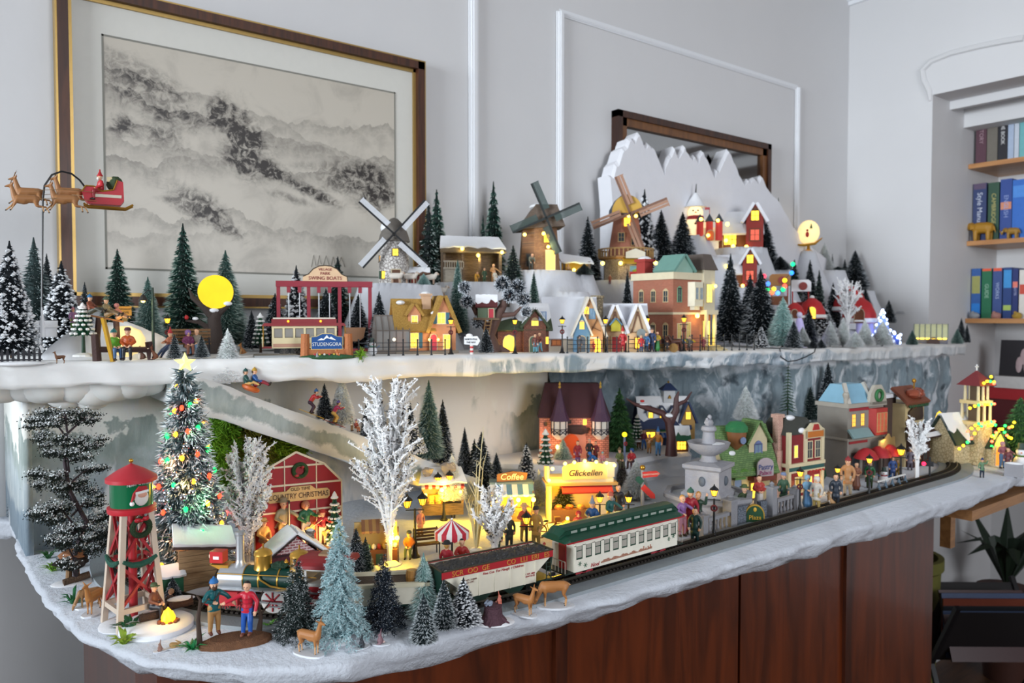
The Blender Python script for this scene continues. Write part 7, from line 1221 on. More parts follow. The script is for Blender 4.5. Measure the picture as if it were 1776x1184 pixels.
P(r,'rim',MB().box(-.0895,.0895,-.0252,-.0232,.0545,.0560).box(-.0895,.0895,.0232,.0252,.0545,.0560).box(-.0895,-.087,-.0252,.0252,.0545,.0560).box(.087,.0895,-.0252,.0252,.0545,.0560),mat('3a3422',.5))
GLD=mat('c08a3c',.4)
for s,x in(('SCR',-.066),('OO',-.043),('GE',-.023),('CO',.018),('LLI',.039),('ERI',.058),('ES',.078)):text(r,s,(x,-.0252,.0500),.0098,GLD,name='gold_letters')
text(r,'Fine Coal For Naughty Children',(.006,-.0239,.0415),.0046,mat('a8303a',.5),sx=1.1,shear=.2);text(r,'LT. WT. 48000\nNEW 12-25',(.050,-.0239,.026),.0032,mat('a8303a',.5));text(r,'CAPY. 110000\nLD. LMT.',(-.046,-.0239,.036),.0032,mat('8d6a60',.5))
P(r,'underframe',MB().box(-.090,.090,-.006,.006,.008,.013).box(-.092,-.062,-.020,.020,.011,.0135).box(.062,.092,-.020,.020,.011,.0135),GB)
for x in(-.028,.028):P(r,'discharge_chute',MB().prism([(x-.022,.014),(x+.022,.014),(x+.009,.004),(x-.009,.004)],-.018,.018),GB)
for x in(-.086,.086):
 b=MB();b.bar((x,-.0240,.012),(x,-.0240,.045),.0009,.0009).bar((x+(.008 if x<0 else-.008),-.0240,.012),(x+(.008 if x<0 else-.008),-.0240,.040),.0009,.0009)
 for i in range(5):b.bar((x,-.0240,.014+i*.006),(x+(.008 if x<0 else-.008),-.0240,.014+i*.006),.0008,.0008)
 P(r,'ladder',b,mat('2a3a32',.4))
truck(r,-.068,'1c2a24');truck(r,.068,'1c2a24')
# tender wagon with barrels
a=math.radians(240.7);p=C1+V((math.cos(a),math.sin(a)))*R1;r=root('tender_wagon','cream tender wagon with a barrel and green snowflake behind the engine','train car',(p.x,p.y,RT_),a-3*PI/2)
P(r,'body',MB().box(-.066,.066,-.024,.024,.013,.036),HW);P(r,'rim',MB().box(-.069,.069,-.027,-.021,.036,.041).box(-.069,.069,.021,.027,.036,.041).box(-.069,-.062,-.027,.027,.036,.041).box(.062,.069,-.027,.027,.036,.041),mat('d6cfb4',.4));P(r,'load',MB().box(-.062,.062,-.021,.021,.032,.037),mat('4a3c30',.8,bump=.6));P(r,'barrel',MB().lathe([(.007,.036),(.008,.044),(.007,.052)],14,c=(.046,-.008,0)),wood('9a6a34','b5843f',200,.5,'Z'));P(r,'barrel_lid',MB().lathe([(.0064,.052),(.0064,.0525)],14,c=(.046,-.008,0)),mat('c79a50',.5));b=MB()
for i in range(3):q=i*PI/3;b.bar((-.008*math.cos(q),0,-.008*math.sin(q)),(.008*math.cos(q),0,.008*math.sin(q)),.0018,.001)
P(r,'snowflake',b,mat('5a7a62',.5),loc=(.012,-.0245,.024));P(r,'underframe',MB().box(-.066,.066,-.02,.02,.009,.013),GB);truck(r,-.044,'1c2a24');truck(r,.044,'1c2a24')
# locomotive (front towards -x)
a=math.radians(225);p=C1+V((math.cos(a),math.sin(a)))*R1;r=root('steam_engine','green and gold steam engine with red headlamp and silver smokebox','locomotive',(p.x,p.y,RT_),math.radians(-45));SLV=mat('b9bcc0',.3,.6);GRE=mat('0f3a30',.35);GD=mat('c79a45',.3,.7)
def hcyl(nm,x0,x1,r0,z,m,n=20):b=MB();b.M=Matrix.Translation((x0,0,z))@Matrix.Rotation(PI/2,4,'Y');b.lathe([(r0,0),(r0,x1-x0)],n);return P(r,nm,b,m,True)
bz=.040;hcyl('smokebox',-.085,-.052,.0175,bz,SLV);hcyl('boiler',-.052,.030,.0162,bz,GRE);hcyl('smokebox_door',-.0875,-.085,.0145,bz,SLV)
for x in(-.052,-.030,-.004,.018,.030):hcyl('boiler_band',x-.0009,x+.0009,.0169,bz,GD)
P(r,'chimney_stack',MB().lathe([(.010,.054),(.0062,.060),(.0054,.064),(.0050,.096),(.0062,.097),(.0062,.101),(.0046,.101)],16,c=(-.062,0,0)),SLV,True)
for x,rr_ in((-.030,.0112),(.020,.0118)):P(r,'dome',MB().lathe([(rr_*1.12,.053),(rr_,.057),(rr_,.070),(rr_*1.08,.072),(rr_*.95,.076),(rr_*.5,.079),(.0004,.080)],18,c=(x,0,0)),GD,True);P(r,'dome_valve',MB().lathe([(.0012,.079),(.0012,.086)],8,c=(x,0,0)),GD)
P(r,'garland',MB().ball((-.005,0,.058),(.013,.009,.005),14,jit=.2),mat('1f3a28',.8,bump=.8));P(r,'headlamp_bracket',MB().prism([(-.10,.058),(-.074,.058),(-.074,.054),(-.086,.052)],-.010,.010),GD);P(r,'headlamp',MB().box(-.101,-.083,-.0075,.0075,.0595,.0745),mat('b8242a',.35));P(r,'headlamp_lens',MB().ball((-.102,0,.067),(.003,.005,.005),12),mat('f0ead0',.2,emit=.5),True);P(r,'headlamp_number',MB().box(-.096,-.088,-.0080,-.0074,.0645,.0685),WHITE)
P(r,'frame',MB().box(-.090,.085,-.010,.010,.010,.022),BLACK);P(r,'pilot',MB().add([(-.090,-.020,.014),(-.090,.020,.014),(-.090,-.020,.003),(-.090,.020,.003),(-.118,0,.003),(-.096,0,.014)],[(0,2,4,5),(1,5,4,3),(0,5,1),(2,3,4),(0,1,3,2)]),mat('a8242c',.45))
for s in(-1,1):
 P(r,'cylinder',MB().box(-.078,-.052,s*.023-.006,s*.023+.006,.012,.030),mat('b02830',.4));P(r,'running_board',MB().box(-.084,.055,min(s*.016,s*.027),max(s*.016,s*.027),.0315,.0330),SLV);P(r,'handrail',MB().tube([(-.085,s*.0185,.050),(.05,s*.0185,.050)],.0007,5),GD);P(r,'piston_rod',MB().bar((-.055,s*.021,.017),(.02,s*.021,.014),.002,.002),SLV);P(r,'side_rod',MB().bar((-.012,s*.0225,.011),(.030,s*.0225,.011),.0022,.0016),SLV)
 for x in(-.012,.030):wheel(r,x,s*.0105,.0142,.0142,'d9d6d2','b02834','driving_wheel')
 for x in(-.078,-.058):wheel(r,x,s*.0085,.0068,.0068,'4a4442','a8303a')
P(r,'pipe',MB().tube([(-.03,-.015,.050),(-.026,-.0185,.044),(-.012,-.0185,.036),(.012,-.0185,.033)],.0012,6),GD);P(r,'cab',MB().box(.036,.082,-.0235,.0235,.020,.044).box(.036,.039,-.0235,.0235,.044,.066).box(.079,.082,-.0235,.0235,.044,.066).box(.036,.082,-.0235,-.021,.060,.066).box(.036,.082,.021,.0235,.060,.066),mat('c9c6c0',.4));rc=[(.030*math.sin(t),.064+.012*math.cos(t))for t in np.linspace(-PI/2,PI/2,11)]
P(r,'cab_roof',MB().prism(rc,.026,.092,'yz'),mat('8e2428',.45));P(r,'cab_panel',MB().box(.042,.076,-.0240,-.0234,.024,.040),mat('a8242c',.45));P(r,'roof_hatch',MB().box(.05,.068,-.01,.01,.0755,.078),mat('9a7a5a',.5));P(r,'bell',MB().lathe([(.0042,.059),(.003,.063),(.0004,.067)],10,c=(.002,0,0)),GD)
# ------------------------------------------------------------ lamp posts
_lm={}
def lamp_post(px,by,ty,surf,label,heads=1,wreath=True,pw=.008):
 p=surf if isinstance(surf,V)else(U(px,surf)if surf else L(px,by));h=(by-ty)*mpp(p);r=root('lamp_post',label,'street lamp',p,face_cam(p),'street lamps');del r['group']
 ls=(h*.32 if by-ty<66 and not surf else h*.18)if heads==1 else h*.18;b=MB().lathe([(ls*.42,0),(ls*.42,h*.02),(ls*.25,h*.05),(ls*.16,h*.16),(ls*.11,h*.2),(ls*.09,h*.72)],10);P(r,'post',b,BLACK,True)
 for i in range(heads):
  x=0 if heads==1 else(i*2-1)*ls*.62;z=h*.76-(h*.03 if heads==2 and i==0 else 0)
  q=P(r,'lantern',MB().lathe([(ls*.18,0),(ls*.20,ls*.06),(ls*.10,ls*.08)],6,c=(x,0,z)).lathe([(ls*.46,ls*.62),(ls*.36,ls*.78),(ls*.10,ls*1.0),(ls*.05,ls*1.15),(.0002,ls*1.2)],6,c=(x,0,z)),BLACK)
  P(q,'lit_glass',MB().lathe([(ls*.19,ls*.07),(ls*.34,ls*.61)],6,c=(x,0,z)),mat('ffb02a',.4,emit=3.2));b=MB()
  for j in range(6):a=j*PI/3;b.bar((x+ls*.20*math.cos(a),ls*.20*math.sin(a),z+ls*.06),(x+ls*.37*math.cos(a),ls*.37*math.sin(a),z+ls*.63),ls*.05,ls*.05)
  P(q,'lantern_bars',b,BLACK)
 P(r,'cross_arm',MB().bar((-ls*(.6 if heads==1 else.75),0,h*.70),(ls*(.6 if heads==1 else.75),0,h*.70),ls*.08,ls*.08),BLACK)
 if wreath:P(r,'wreath',MB().tube([(ls*.26*math.cos(t),-ls*.14,h*.56+ls*.26*math.sin(t))for t in np.linspace(0,2*PI,12)],ls*.10,6),mat('5a2226',.8),True)
 glow((0,-ls*.7,h*.8),.006*max(.4,h/.08),(1,.68,.2),.003,r);return r
for a in((720,966,848,None,'double headed black lamp post beside the slatted bench',2,False),(770,902,812,None,'tall double headed black lamp post behind the striped parasol',2,False),(913,958,893,None,'short black lamp just behind the coal wagon',1,False),(1040,912,858,None,'short black lamp behind the coach roof left half',1,False),(1090,912,858,None,'short black lamp by the fountain basin',1,False),(1238,936,836,None,'black lamp post with wreath in front of the stone balustrade'),(1387,890,806,None,'black lamp post at the rightmost stone pillar'),(1452,874,802,None,'black lamp post between red shop and grey shop',1,False),(1507,863,784,None,'black lamp post with green bow before the red umbrellas'),(1562,832,776,None,'black lamp post beside the frosted mini hedge',1,False),(291,600,524,1.46,'black lamp post with orange lantern by the park bench'),(782,604,536,1.285,'black lamp post before the thatched cottage'),(893,604,537,1.25,'black lamp post before the dark brick cottage'),(975,604,537,1.235,'black lamp post before the plain snow roof cottage'),(1050,604,538,1.225,'black lamp post before the timbered house left side',1,False),(1122,604,538,1.22,'black lamp post between timbered house and corner house'),(1186,604,538,1.212,'black lamp post in front of the corner house brick side')):lamp_post(*a)
p=U(266,1.40);k=mpp(p);r=root('hooded_lamp','dark green pole lamp with a hanging hooded light','street lamp',p,face_cam(p));P(r,'pole',MB().tube([(0,0,0),(0,0,124*k)],[2.6*k,2*k],8),mat('24382c',.6));P(r,'arm',MB().tube([(0,0,118*k),(-8*k,0,119*k),(-14*k,0,112*k)],.8*k,5),BLACK);P(r,'hood',MB().lathe([(8*k,0),(4*k,8*k),(1*k,11*k)],12,c=(-15*k,0,101*k)),mat('2f2a24',.5));P(r,'bulb',MB().ball((-15*k,0,101*k),3.6*k,10),BULB,True);glow((-15*k,-4*k,98*k),.02,(1,.8,.35),.003,r)
# ------------------------------------------------------------ fences
FB=mat('1f2328',.45)
def rail_fence(x0,x1,n,lab,top=590):
 A=U(x0,UFY(x0));B=U(x1,UFY(x1));r=root('rail_fence',lab,'fence',A,math.atan2(B.y-A.y,B.x-A.x));ln=(V((B.x,B.y))-V((A.x,A.y))).length;h=27*mpp(A);dz=(B.z-A.z)
 me=MB().tube([(0,0,0),(0,0,h)],.0014,6).ball((0,0,h*1.03),.0022,6).lathe([(.0028,0),(.002,h*.1)],6).mesh('post',FB,True)
 for i in range(n+1):link('post',me,r,(ln*i/n,0,dz*i/n))
 for z in(.28,.56,.84):P(r,'rail',MB().bar((0,0,h*z),(ln,0,h*z+dz),.0012,.0012),FB)
UFY=lambda px:np.interp(px,(620,800,1000,1150,1320),(1.285,1.262,1.225,1.205,1.19))
for a in((622,772,6,'black rail fence section in front of the glasshouse and thatched cottage'),(984,1086,6,'black rail fence section before the snow cottage'),(1090,1196,7,'black rail fence section before the timbered house and strollers'),(1200,1308,8,'black rail fence section before the corner house')):rail_fence(*a)
A=on_y(-6,620,1.39);A.z=zU(0);r=root('picket_fence','dark picket fence at the far left end of the upper board','fence',A,face_cam(A));k=mpp(A)
for i in range(9):P(r,'picket',MB().prism([(-2*k,0),(2*k,0),(2*k,22*k),(0,27*k),(-2*k,22*k)],0,1.6*k),mat('2a2a30',.7),loc=(i*8*k,0,0))
for z in(7,17):P(r,'rail',MB().bar((-4*k,1*k,z*k),(68*k,1*k,z*k),1.6*k,2.4*k),mat('2a2a30',.7))
P(r,'snow_base',MB().ball((32*k,0,0),(44*k,10*k,5*k),16),SHEET,True)
# ------------------------------------------------------------ upper left: hill, sleigh, toboggan, moon tree, swing boats, tram, town sign
p=on_y(196,618,1.47);p.z=zU(0);k=mpp(p);r=root('snow_hill','smooth white snow hill with a tiny white chapel on top','snow hill',p,face_cam(p));b=MB();N_=40;R2_=10;vs=[]
for j in range(R2_+1):
 t=j/R2_
 for i in range(N_):a=2*PI*i/N_;rad=(1-t)*(1+.06*fbm(math.cos(a)*1.5,math.sin(a)*1.5,4));vs.append((112*k*rad*math.cos(a),52*k*rad*math.sin(a)+14*k,62*k*(1-(1-t)**2)**.8*(1+.1*fbm(rad*3*math.cos(a),rad*3*math.sin(a)))))
P(r,'hill',b.add(vs,[(j*N_+i,j*N_+(i+1)%N_,(j+1)*N_+(i+1)%N_,(j+1)*N_+i)for j in range(R2_)for i in range(N_)]),SHEET,True)
q=P(r,'chapel',MB().box(-112*k,-84*k,2*k,22*k,38*k,56*k).lathe([(5*k,38*k),(4*k,58*k),(.6*k,88*k)],8,c=(-104*k,0,0)),mat('dfe1e6',.6));P(q,'chapel_roof',sheet(MB(),(-114*k,-2*k,54*k),(-82*k,-2*k,54*k),(-82*k,12*k,64*k),(-114*k,12*k,64*k),2*k,n=1,m=1),SHEET)
p=U(221,1.45);k=mpp(p);r=root('glow_boulder','cream snow boulder lit from inside behind the toboggan bench','lamp',p);P(r,'shell',MB().ball((0,0,22*k),(34*k,20*k,34*k),16,jit=.08),mat('ffe0a0',.7,emit=.55),True);glow((-.01,-.06,.05),.05,(1,.8,.3),.004,r)
# flying sleigh
p=U(74,1.52);k=mpp(p);wire=[on_y(x,y,1.52)-p for x,y in((72,600),(73,480),(74,350),(77,322),(90,303),(107,297),(124,301),(138,312),(152,330))];r=root('sleigh_wire','thin black wire stand arching up to hold the flying sleigh','wire stand',p);P(r,'wire',MB().tube(wire,.0016,7),BLACK,True)
p=on_y(184,360,1.505);k=mpp(p);r=root('flying_sleigh','red and gold flying sleigh with a white-bearded driver and gift sack','sleigh',p,face_cam(p));SR=mat('b02430',.4)
P(r,'body',MB().prism([(-32*k,10*k),(-24*k,4*k),(22*k,4*k),(28*k,12*k),(27*k,44*k),(18*k,47*k),(12*k,30*k),(-6*k,26*k),(-18*k,34*k),(-30*k,34*k),(-36*k,24*k)],-12*k,12*k),SR);P(r,'gold_trim',MB().tube([(-36*k,-12.4*k,24*k),(-30*k,-12.4*k,34*k),(-18*k,-12.4*k,34*k),(-6*k,-12.4*k,26*k),(12*k,-12.4*k,30*k),(18*k,-12.4*k,47*k)],1.3*k,5),GOLD);P(r,'silver_band',MB().box(-18*k,24*k,-12.8*k,-12*k,16*k,21*k),mat('b9b4a4',.4,.4))
for s in(-1,1):P(r,'runner',MB().tube([(-34*k,s*11*k,4*k),(-28*k,s*11*k,0),(30*k,s*11*k,-1*k),(42*k,s*11*k,6*k)],1.8*k,6),GOLD,True)
P(r,'gift_sack',MB().ball((14*k,0,42*k),(13*k,10*k,13*k),12,jit=.1),mat('3a4a30',.7));P(r,'gift',MB().cbox((6*k,-4*k,48*k),(8*k,8*k,8*k)),mat('c8b890',.6))
figurine(p+V((-.008,-.004,.010)),.046,'sit',face_cam(p)-1.2,'b0242c','8a1c24','white-bearded driver in a red suit sitting in the flying sleigh','cone','b0242c',hair='white')
for i,(px,py,dy,lab)in enumerate(((46,374,-.02,'flying brown reindeer leading the near side'),(52,362,.03,'flying brown reindeer leading the far side'),(114,374,-.02,'flying brown reindeer nearest the sleigh on the near side'),(122,362,.03,'flying brown reindeer nearest the sleigh on the far side'))):
 p=on_y(px,py,1.50+dy);animal('reindeer_run',p,46*mpp(p),face_cam(p),('9a6a40','b58a5c','1f1a16','7a5a3a'),'reindeer',lab,'reindeer',None,False)
r=root('sleigh_reins','thin tan reins linking the reindeer to the red sleigh','reins',on_y(160,340,1.49));o_=r.location.copy()
for y0,Y in((330,1.475),(345,1.475),(338,1.535)):P(r,'rein',MB().tube([on_y(60,y0,Y)-o_,on_y(110,y0-2,Y)-o_,on_y(168,y0+4,1.495)-o_],.0006,4),mat('8a6a40',.6))
# toboggan bench, sign, skis
p=U(218,1.385);k=mpp(p);LG=mat('3a2320',.7,bump=.5);r=root('log_bench','dark log bench carrying the green and orange jacket sitters','bench',p,face_cam(p));P(r,'seat_log',MB().tube([(-50*k,0,20*k),(44*k,0,18*k)],5*k,8),LG);P(r,'leg',MB().tube([(-44*k,0,0),(-46*k,0,46*k)],7*k,8),LG);P(r,'leg',MB().tube([(40*k,0,0),(36*k,0,32*k)],6*k,8),LG)
p=U(182,1.36);k=mpp(p);r=root('yellow_ski_pair','pair of yellow skis leaning on the log bench','skis',p,face_cam(p));P(r,'ski',MB().bar((10*k,0,0),(-4*k,10*k,76*k),4.6*k,1.4*k),mat('c99a20',.5));P(r,'ski',MB().bar((14*k,2*k,0),(0*k,12*k,74*k),4.6*k,1.4*k),mat('b58a1c',.5))
p=U(217,1.50);k=mpp(p);r=root('slope_sign','orange wooden sign board reading toboggan slope','sign',p,face_cam(p));P(r,'post',MB().bar((0,0,0),(0,0,76*k),8*k,5*k),mat('a08048',.7));P(r,'board',MB().box(-11*k,11*k,-4*k,-1*k,72*k,88*k),mat('d89a3c',.6,emit=.1));text(r,'TOBOGGAN',(0,-4.4*k,83*k),4.6*k,BLACK,sx=.85);text(r,'SLOPE',(0,-4.4*k,77*k),5*k,BLACK)  # board is no lamp; a faint emission brightens its orange
p=on_y(190,560,1.42);k=mpp(p);r=root('toboggan_plank','brown log rail carrying the toboggan riders on the hill','toboggan',p,face_cam(p));P(r,'plank',MB().bar((-34*k,0,14*k),(22*k,0,2*k),12*k,3*k),mat('8a5a30',.6));P(r,'support',MB().tube([(-20*k,0,-30*k),(-16*k,0,10*k)],5*k,7).tube([(12*k,0,-40*k),(10*k,0,4*k)],5*k,7),LG)
# moon tree
p=U(372,1.55);k=mpp(p);r=root('moon_tree','gnarled dark tree holding a big flat yellow moon','tree',p,face_cam(p));MT=mat('3d332f',.8,bump=.6)
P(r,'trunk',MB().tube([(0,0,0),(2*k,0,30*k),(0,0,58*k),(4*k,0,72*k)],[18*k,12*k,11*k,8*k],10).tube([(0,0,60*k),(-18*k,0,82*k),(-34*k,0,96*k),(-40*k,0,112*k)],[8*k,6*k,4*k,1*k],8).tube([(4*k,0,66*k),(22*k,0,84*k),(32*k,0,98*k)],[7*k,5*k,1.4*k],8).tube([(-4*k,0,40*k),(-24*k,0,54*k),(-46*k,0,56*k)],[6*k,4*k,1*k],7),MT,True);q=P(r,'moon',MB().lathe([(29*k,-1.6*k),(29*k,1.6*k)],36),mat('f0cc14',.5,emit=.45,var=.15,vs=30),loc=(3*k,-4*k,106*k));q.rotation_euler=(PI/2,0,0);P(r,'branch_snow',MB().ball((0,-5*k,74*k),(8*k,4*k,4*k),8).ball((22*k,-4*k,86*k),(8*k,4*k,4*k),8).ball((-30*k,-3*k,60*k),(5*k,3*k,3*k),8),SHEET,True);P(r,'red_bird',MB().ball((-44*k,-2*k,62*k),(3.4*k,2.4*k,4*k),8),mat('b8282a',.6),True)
def bench(p,w,h,rz,label,m):
 r=root('slatted_bench',label,'bench',p,rz);d=w*.4
 for i in range(3):P(r,'seat_slat',MB().box(-w/2,w/2,-d+i*d/3,-d+i*d/3+d*.26,h*.42,h*.46),m)
 for i in range(4):P(r,'back_slat',MB().box(-w/2,w/2,0,w*.03,h*(.52+.12*i),h*(.61+.12*i)),m)
 for s in(-1,1):P(r,'end_frame',MB().bar((s*w*.46,-d,0),(s*w*.46,-d,h*.62),w*.04,w*.04).bar((s*w*.46,0,0),(s*w*.46,w*.03,h),w*.04,w*.04).bar((s*w*.46,-d,h*.62),(s*w*.46,0,h*.62),w*.04,w*.03).bar((s*w*.46,-d,h*.42),(s*w*.46,0,h*.42),w*.04,w*.03),BLACK)
p=U(330,1.48);bench(p,66*mpp(p),48*mpp(p),face_cam(p),'brown park bench under the dark green tree',mat('7a5a3a',.7));p=L(738,960);bench(p,44*mpp(p),46*mpp(p),face_cam(p)+.25,'brown slatted bench behind the double headed lamp',mat('5a4028',.6))
# swing boats
p=U(563,1.49);k=mpp(p);r=root('swing_boat_frame','red swing boat frame with an arched cream sign on top','swing frame',p,face_cam(p));SWR=mat('8e2f3c',.5)
for x in(-76,-26,26,78):P(r,'post',MB().box((x-3)*k,(x+3)*k,-3*k,3*k,0,116*k),SWR)
P(r,'top_beam',MB().box(-80*k,82*k,-5*k,5*k,112*k,122*k),SWR);P(r,'base_beam',MB().box(-80*k,82*k,-3*k,3*k,0,5*k),SWR);sg=[(-38*k,122*k),(38*k,122*k),(37*k,130*k),(28*k,134*k),(20*k,143*k),(10*k,148*k),(0,149*k),(-10*k,148*k),(-20*k,143*k),(-28*k,134*k),(-37*k,130*k)];P(r,'sign_board',MB().prism([(x+2*k,z)for x,z in sg],-5*k,-2*k),mat('d9b894',.6));P(r,'sign_edge',MB().tube([(x+2*k,-5*k,z)for x,z in sg[1:]],.9*k,5),mat('4a4038',.6));LT_=mat('8a3038',.5)
text(r,'VILLAGE',(2*k,-5.4*k,142*k),6*k,LT_);text(r,'PARK',(2*k,-5.4*k,135*k),7*k,LT_);text(r,'SWING BOATS',(2*k,-5.4*k,127*k),8.4*k,LT_)
for i,x in enumerate((-50,0,52)):
 for s in(-9,9):P(r,'swing_rod',MB().tube([((x+s)*k,-2*k,112*k),((x+s)*k,-2*k,40*k)],1.1*k,6),mat('c9cccf',.3,.8));P(r,'rod_clamp',MB().box((x+s-3)*k,(x+s+3)*k,-5*k,4*k,102*k,113*k),SWR)
 P(r,'boat',MB().prism([((x-18)*k,42*k),((x-14)*k,24*k),((x-6)*k,18*k),((x+6)*k,18*k),((x+14)*k,24*k),((x+18)*k,42*k)],-9*k,7*k),mat(('7a4a34','6d4a30','8a6448')[i],.6))
 # tram
p=U(528,1.345);k=mpp(p);r=root('tram_car','maroon and cream cable tram with lattice roof rail and two amber lamps','tram',p,face_cam(p)*.85);TC=mat('d6c8a0',.5);TM_=mat('842c30',.5)
P(r,'lower_body',MB().box(-54*k,54*k,-12*k,14*k,14*k,32*k),TC);P(r,'upper_band',MB().box(-54*k,54*k,-12*k,14*k,48*k,52*k),TC);P(r,'interior',MB().box(-52*k,52*k,-10*k,12*k,32*k,49*k),mat('5a5450',.3));P(r,'ad_panel',MB().box(-52*k,10*k,-12.6*k,-12*k,16*k,22*k),mat('b58a74',.5))
for i in range(7):P(r,'window_post',MB().box((-54+i*17.4)*k,(-50.5+i*17.4)*k,-12*k,-10*k,32*k,48*k),TC)
for i in range(6):P(r,'window',MB().box((-50+i*17.4)*k,(-37+i*17.4)*k,-11.4*k,-10.6*k,33*k,47*k),mat('8d8a84',.12))
P(r,'roof',MB().prism([(-70*k,52*k),(70*k,52*k),(66*k,57*k),(-66*k,57*k)],-16*k,18*k),TM_);P(r,'clerestory',MB().box(-54*k,54*k,-9*k,11*k,57*k,64*k),TM_);P(r,'roof_rail',MB().box(-52*k,52*k,-9*k,-7*k,64*k,66.5*k),mat('cfc6b8',.5))
for x in(-27,27):P(r,'amber_lamp',MB().ball((x*k,-9.6*k,60*k),2*k,8),mat('ff9a20',.4,emit=3),True)
for s in(-1,1):P(r,'platform',MB().box(min(s*54,s*70)*k,max(s*54,s*70)*k,-12*k,14*k,14*k,17*k),TM_);P(r,'pole',MB().tube([(s*68*k,-11*k,16*k),(s*68*k,-11*k,52*k)],1*k,6),GOLD);P(r,'dash_panel',MB().box(s*69*k-1*k,s*69*k+1*k,-12*k,14*k,16*k,34*k),TC)
P(r,'underframe',MB().box(-50*k,50*k,-10*k,12*k,6*k,14*k),BLACK)
for x in(-34,-16,16,34):
 for s in(-9,11):wheel(r,x*k,s*k,7*k,7*k,'3a3a38','5a5450')
A=U(440,1.35);B=U(622,1.30);r=root('tram_track','grey bedded tram track under the maroon tram','railway track',A,math.atan2(B.y-A.y,B.x-A.x));ln=(B-A).length;P(r,'bed',MB().box(0,ln,-.022,.022,-.001,.0035),mat('8a8d8e',.7))
for y in(-.008,.008):P(r,'rail',MB().box(0,ln,y-.001,y+.001,.0035,.0055),RAIL)
p=U(567,1.285);k=mpp(p);r=root('town_sign','blue STUDENGORA sign with white peaks between two orange log posts','sign',p,face_cam(p));OP=mat('a8663c',.7,bump=.5)
for x in(-37,37):P(r,'log_post',MB().tube([(x*k,4*k,0),(x*k*.98,4*k,40*k)],[8*k,7*k],10),OP)
P(r,'base_log',MB().box(-34*k,34*k,0,7*k,4*k,14*k),OP);bd=[(-27*k,13*k),(27*k,13*k),(27*k,35*k),(18*k,36*k),(8*k,41*k),(-8*k,41*k),(-18*k,36*k),(-27*k,35*k)];P(r,'board_rim',MB().prism(bd,-1*k,4*k),mat('c9b47a',.5));P(r,'board',MB().prism([(x*.95,27*k+(z-27*k)*.92)for x,z in bd],-1.8*k,2*k),mat('1c4a86',.5));text(r,'STUDENGORA',(0,-2.2*k,22*k),8.6*k,mat('d9dce0',.5),sx=.86);P(r,'peaks',MB().add([(x*k,-2.2*k,z*k)for x,z in((-16,29),(-9,33),(-6,31),(0,38),(4,33),(7,35.5),(16,29),(6,31),(0,33),(-5,29.5))],[(0,1,2,9),(9,2,3,8),(8,3,4,7),(7,4,5,6)]),WHITE);P(r,'grass_base',MB().ball((0,-4*k,0),(48*k,12*k,5*k),16,jit=.1),mat('2f5a3a',.8,bump=.8));b=MB();tuft(b,(0,0,0),16*k,60,.0007);P(r,'grass_tuft',b,mat('6d9a24',.7),loc=(58*k,-2*k,4*k))
for i in range(6):P(r,'flower',MB().ball(((-20+i*8)*k,-10*k,5*k),2*k,6),mat(('b8404a','c9b040','d8d4cc')[i%3],.6))
p=U(818,1.262);k=mpp(p);r=root('candy_cane_sign','white arrow sign on a red striped candy cane pole','sign',p,face_cam(p));b=MB()
for i in range(7):b.lathe([(3*k,0),(3*k,3.6*k)],8,c=(0,0,i*3.6*k),mi=i%2)
P(r,'candy_pole',b,[mat('d8d4d0',.5),mat('b8282c',.5)]);P(r,'arrow_board',MB().prism([(-13*k,18*k),(10*k,16*k),(15*k,24*k),(10*k,32*k),(-13*k,31*k)],-4*k,-1*k),mat('e3e6ea',.6));text(r,'NORTH POLE',(-1*k,-4.3*k,26.5*k),4.4*k,BLACK,sx=.8);text(r,'THIS WAY',(-1*k,-4.3*k,21*k),4.4*k,BLACK,sx=.8);P(r,'snow_cap',MB().ball((-4*k,-2*k,33*k),(6*k,3*k,3.4*k),8),SHEET,True)
# ------------------------------------------------------------ water tower
p=L(232,1078);k=mpp(p);r=root('water_tower','red water tower with green tank, wreath and garland','water tower',p,face_cam(p)+.35);PW=mat('c9b8a6',.5);RX=mat('9c1f28',.45);bs,tsz=36*k,22*k;zt_=196*k
def leg_(sx,sy,z):t=z/zt_;w_=bs+(tsz-bs)*t;return V((sx*w_,sy*w_,z))
for sx in(-1,1):
 for sy in(-1,1):P(r,'leg',MB().bar(leg_(sx,sy,0),leg_(sx,sy,zt_),9*k,9*k),PW)
for(a,c)in(((-1,-1),(1,-1)),((1,-1),(1,1)),((1,1),(-1,1)),((-1,1),(-1,-1))):
 P(r,'girt',MB().bar(leg_(*a,34*k),leg_(*c,34*k),6*k,9*k),PW);P(r,'red_girt',MB().bar(leg_(*a,112*k),leg_(*c,112*k),4*k,6*k),RX)
 for z0,z1 in((38,108),(116,190)):
  P(r,'cross_brace',MB().bar(leg_(*a,z0*k),leg_(*c,z1*k),4*k,5*k),RX);P(r,'cross_brace',MB().bar(leg_(*c,z0*k),leg_(*a,z1*k),4*k,5*k),RX)
 g0,g1=leg_(*a,118*k)*1,leg_(*c,118*k);o_=V((g0 .x+g1 .x,g0 .y+g1 .y,0)).normalized()*6*k;P(r,'garland',MB().tube([g0+o_,g0 .lerp(g1,.25)+o_-V((0,0,8*k)),g0 .lerp(g1,.5)+o_-V((0,0,10*k)),g0 .lerp(g1,.75)+o_-V((0,0,7*k)),g1+o_],[3*k,5*k,5.5*k,5*k,3*k],7),mat('1f4f40',.8,bump=.8),True)
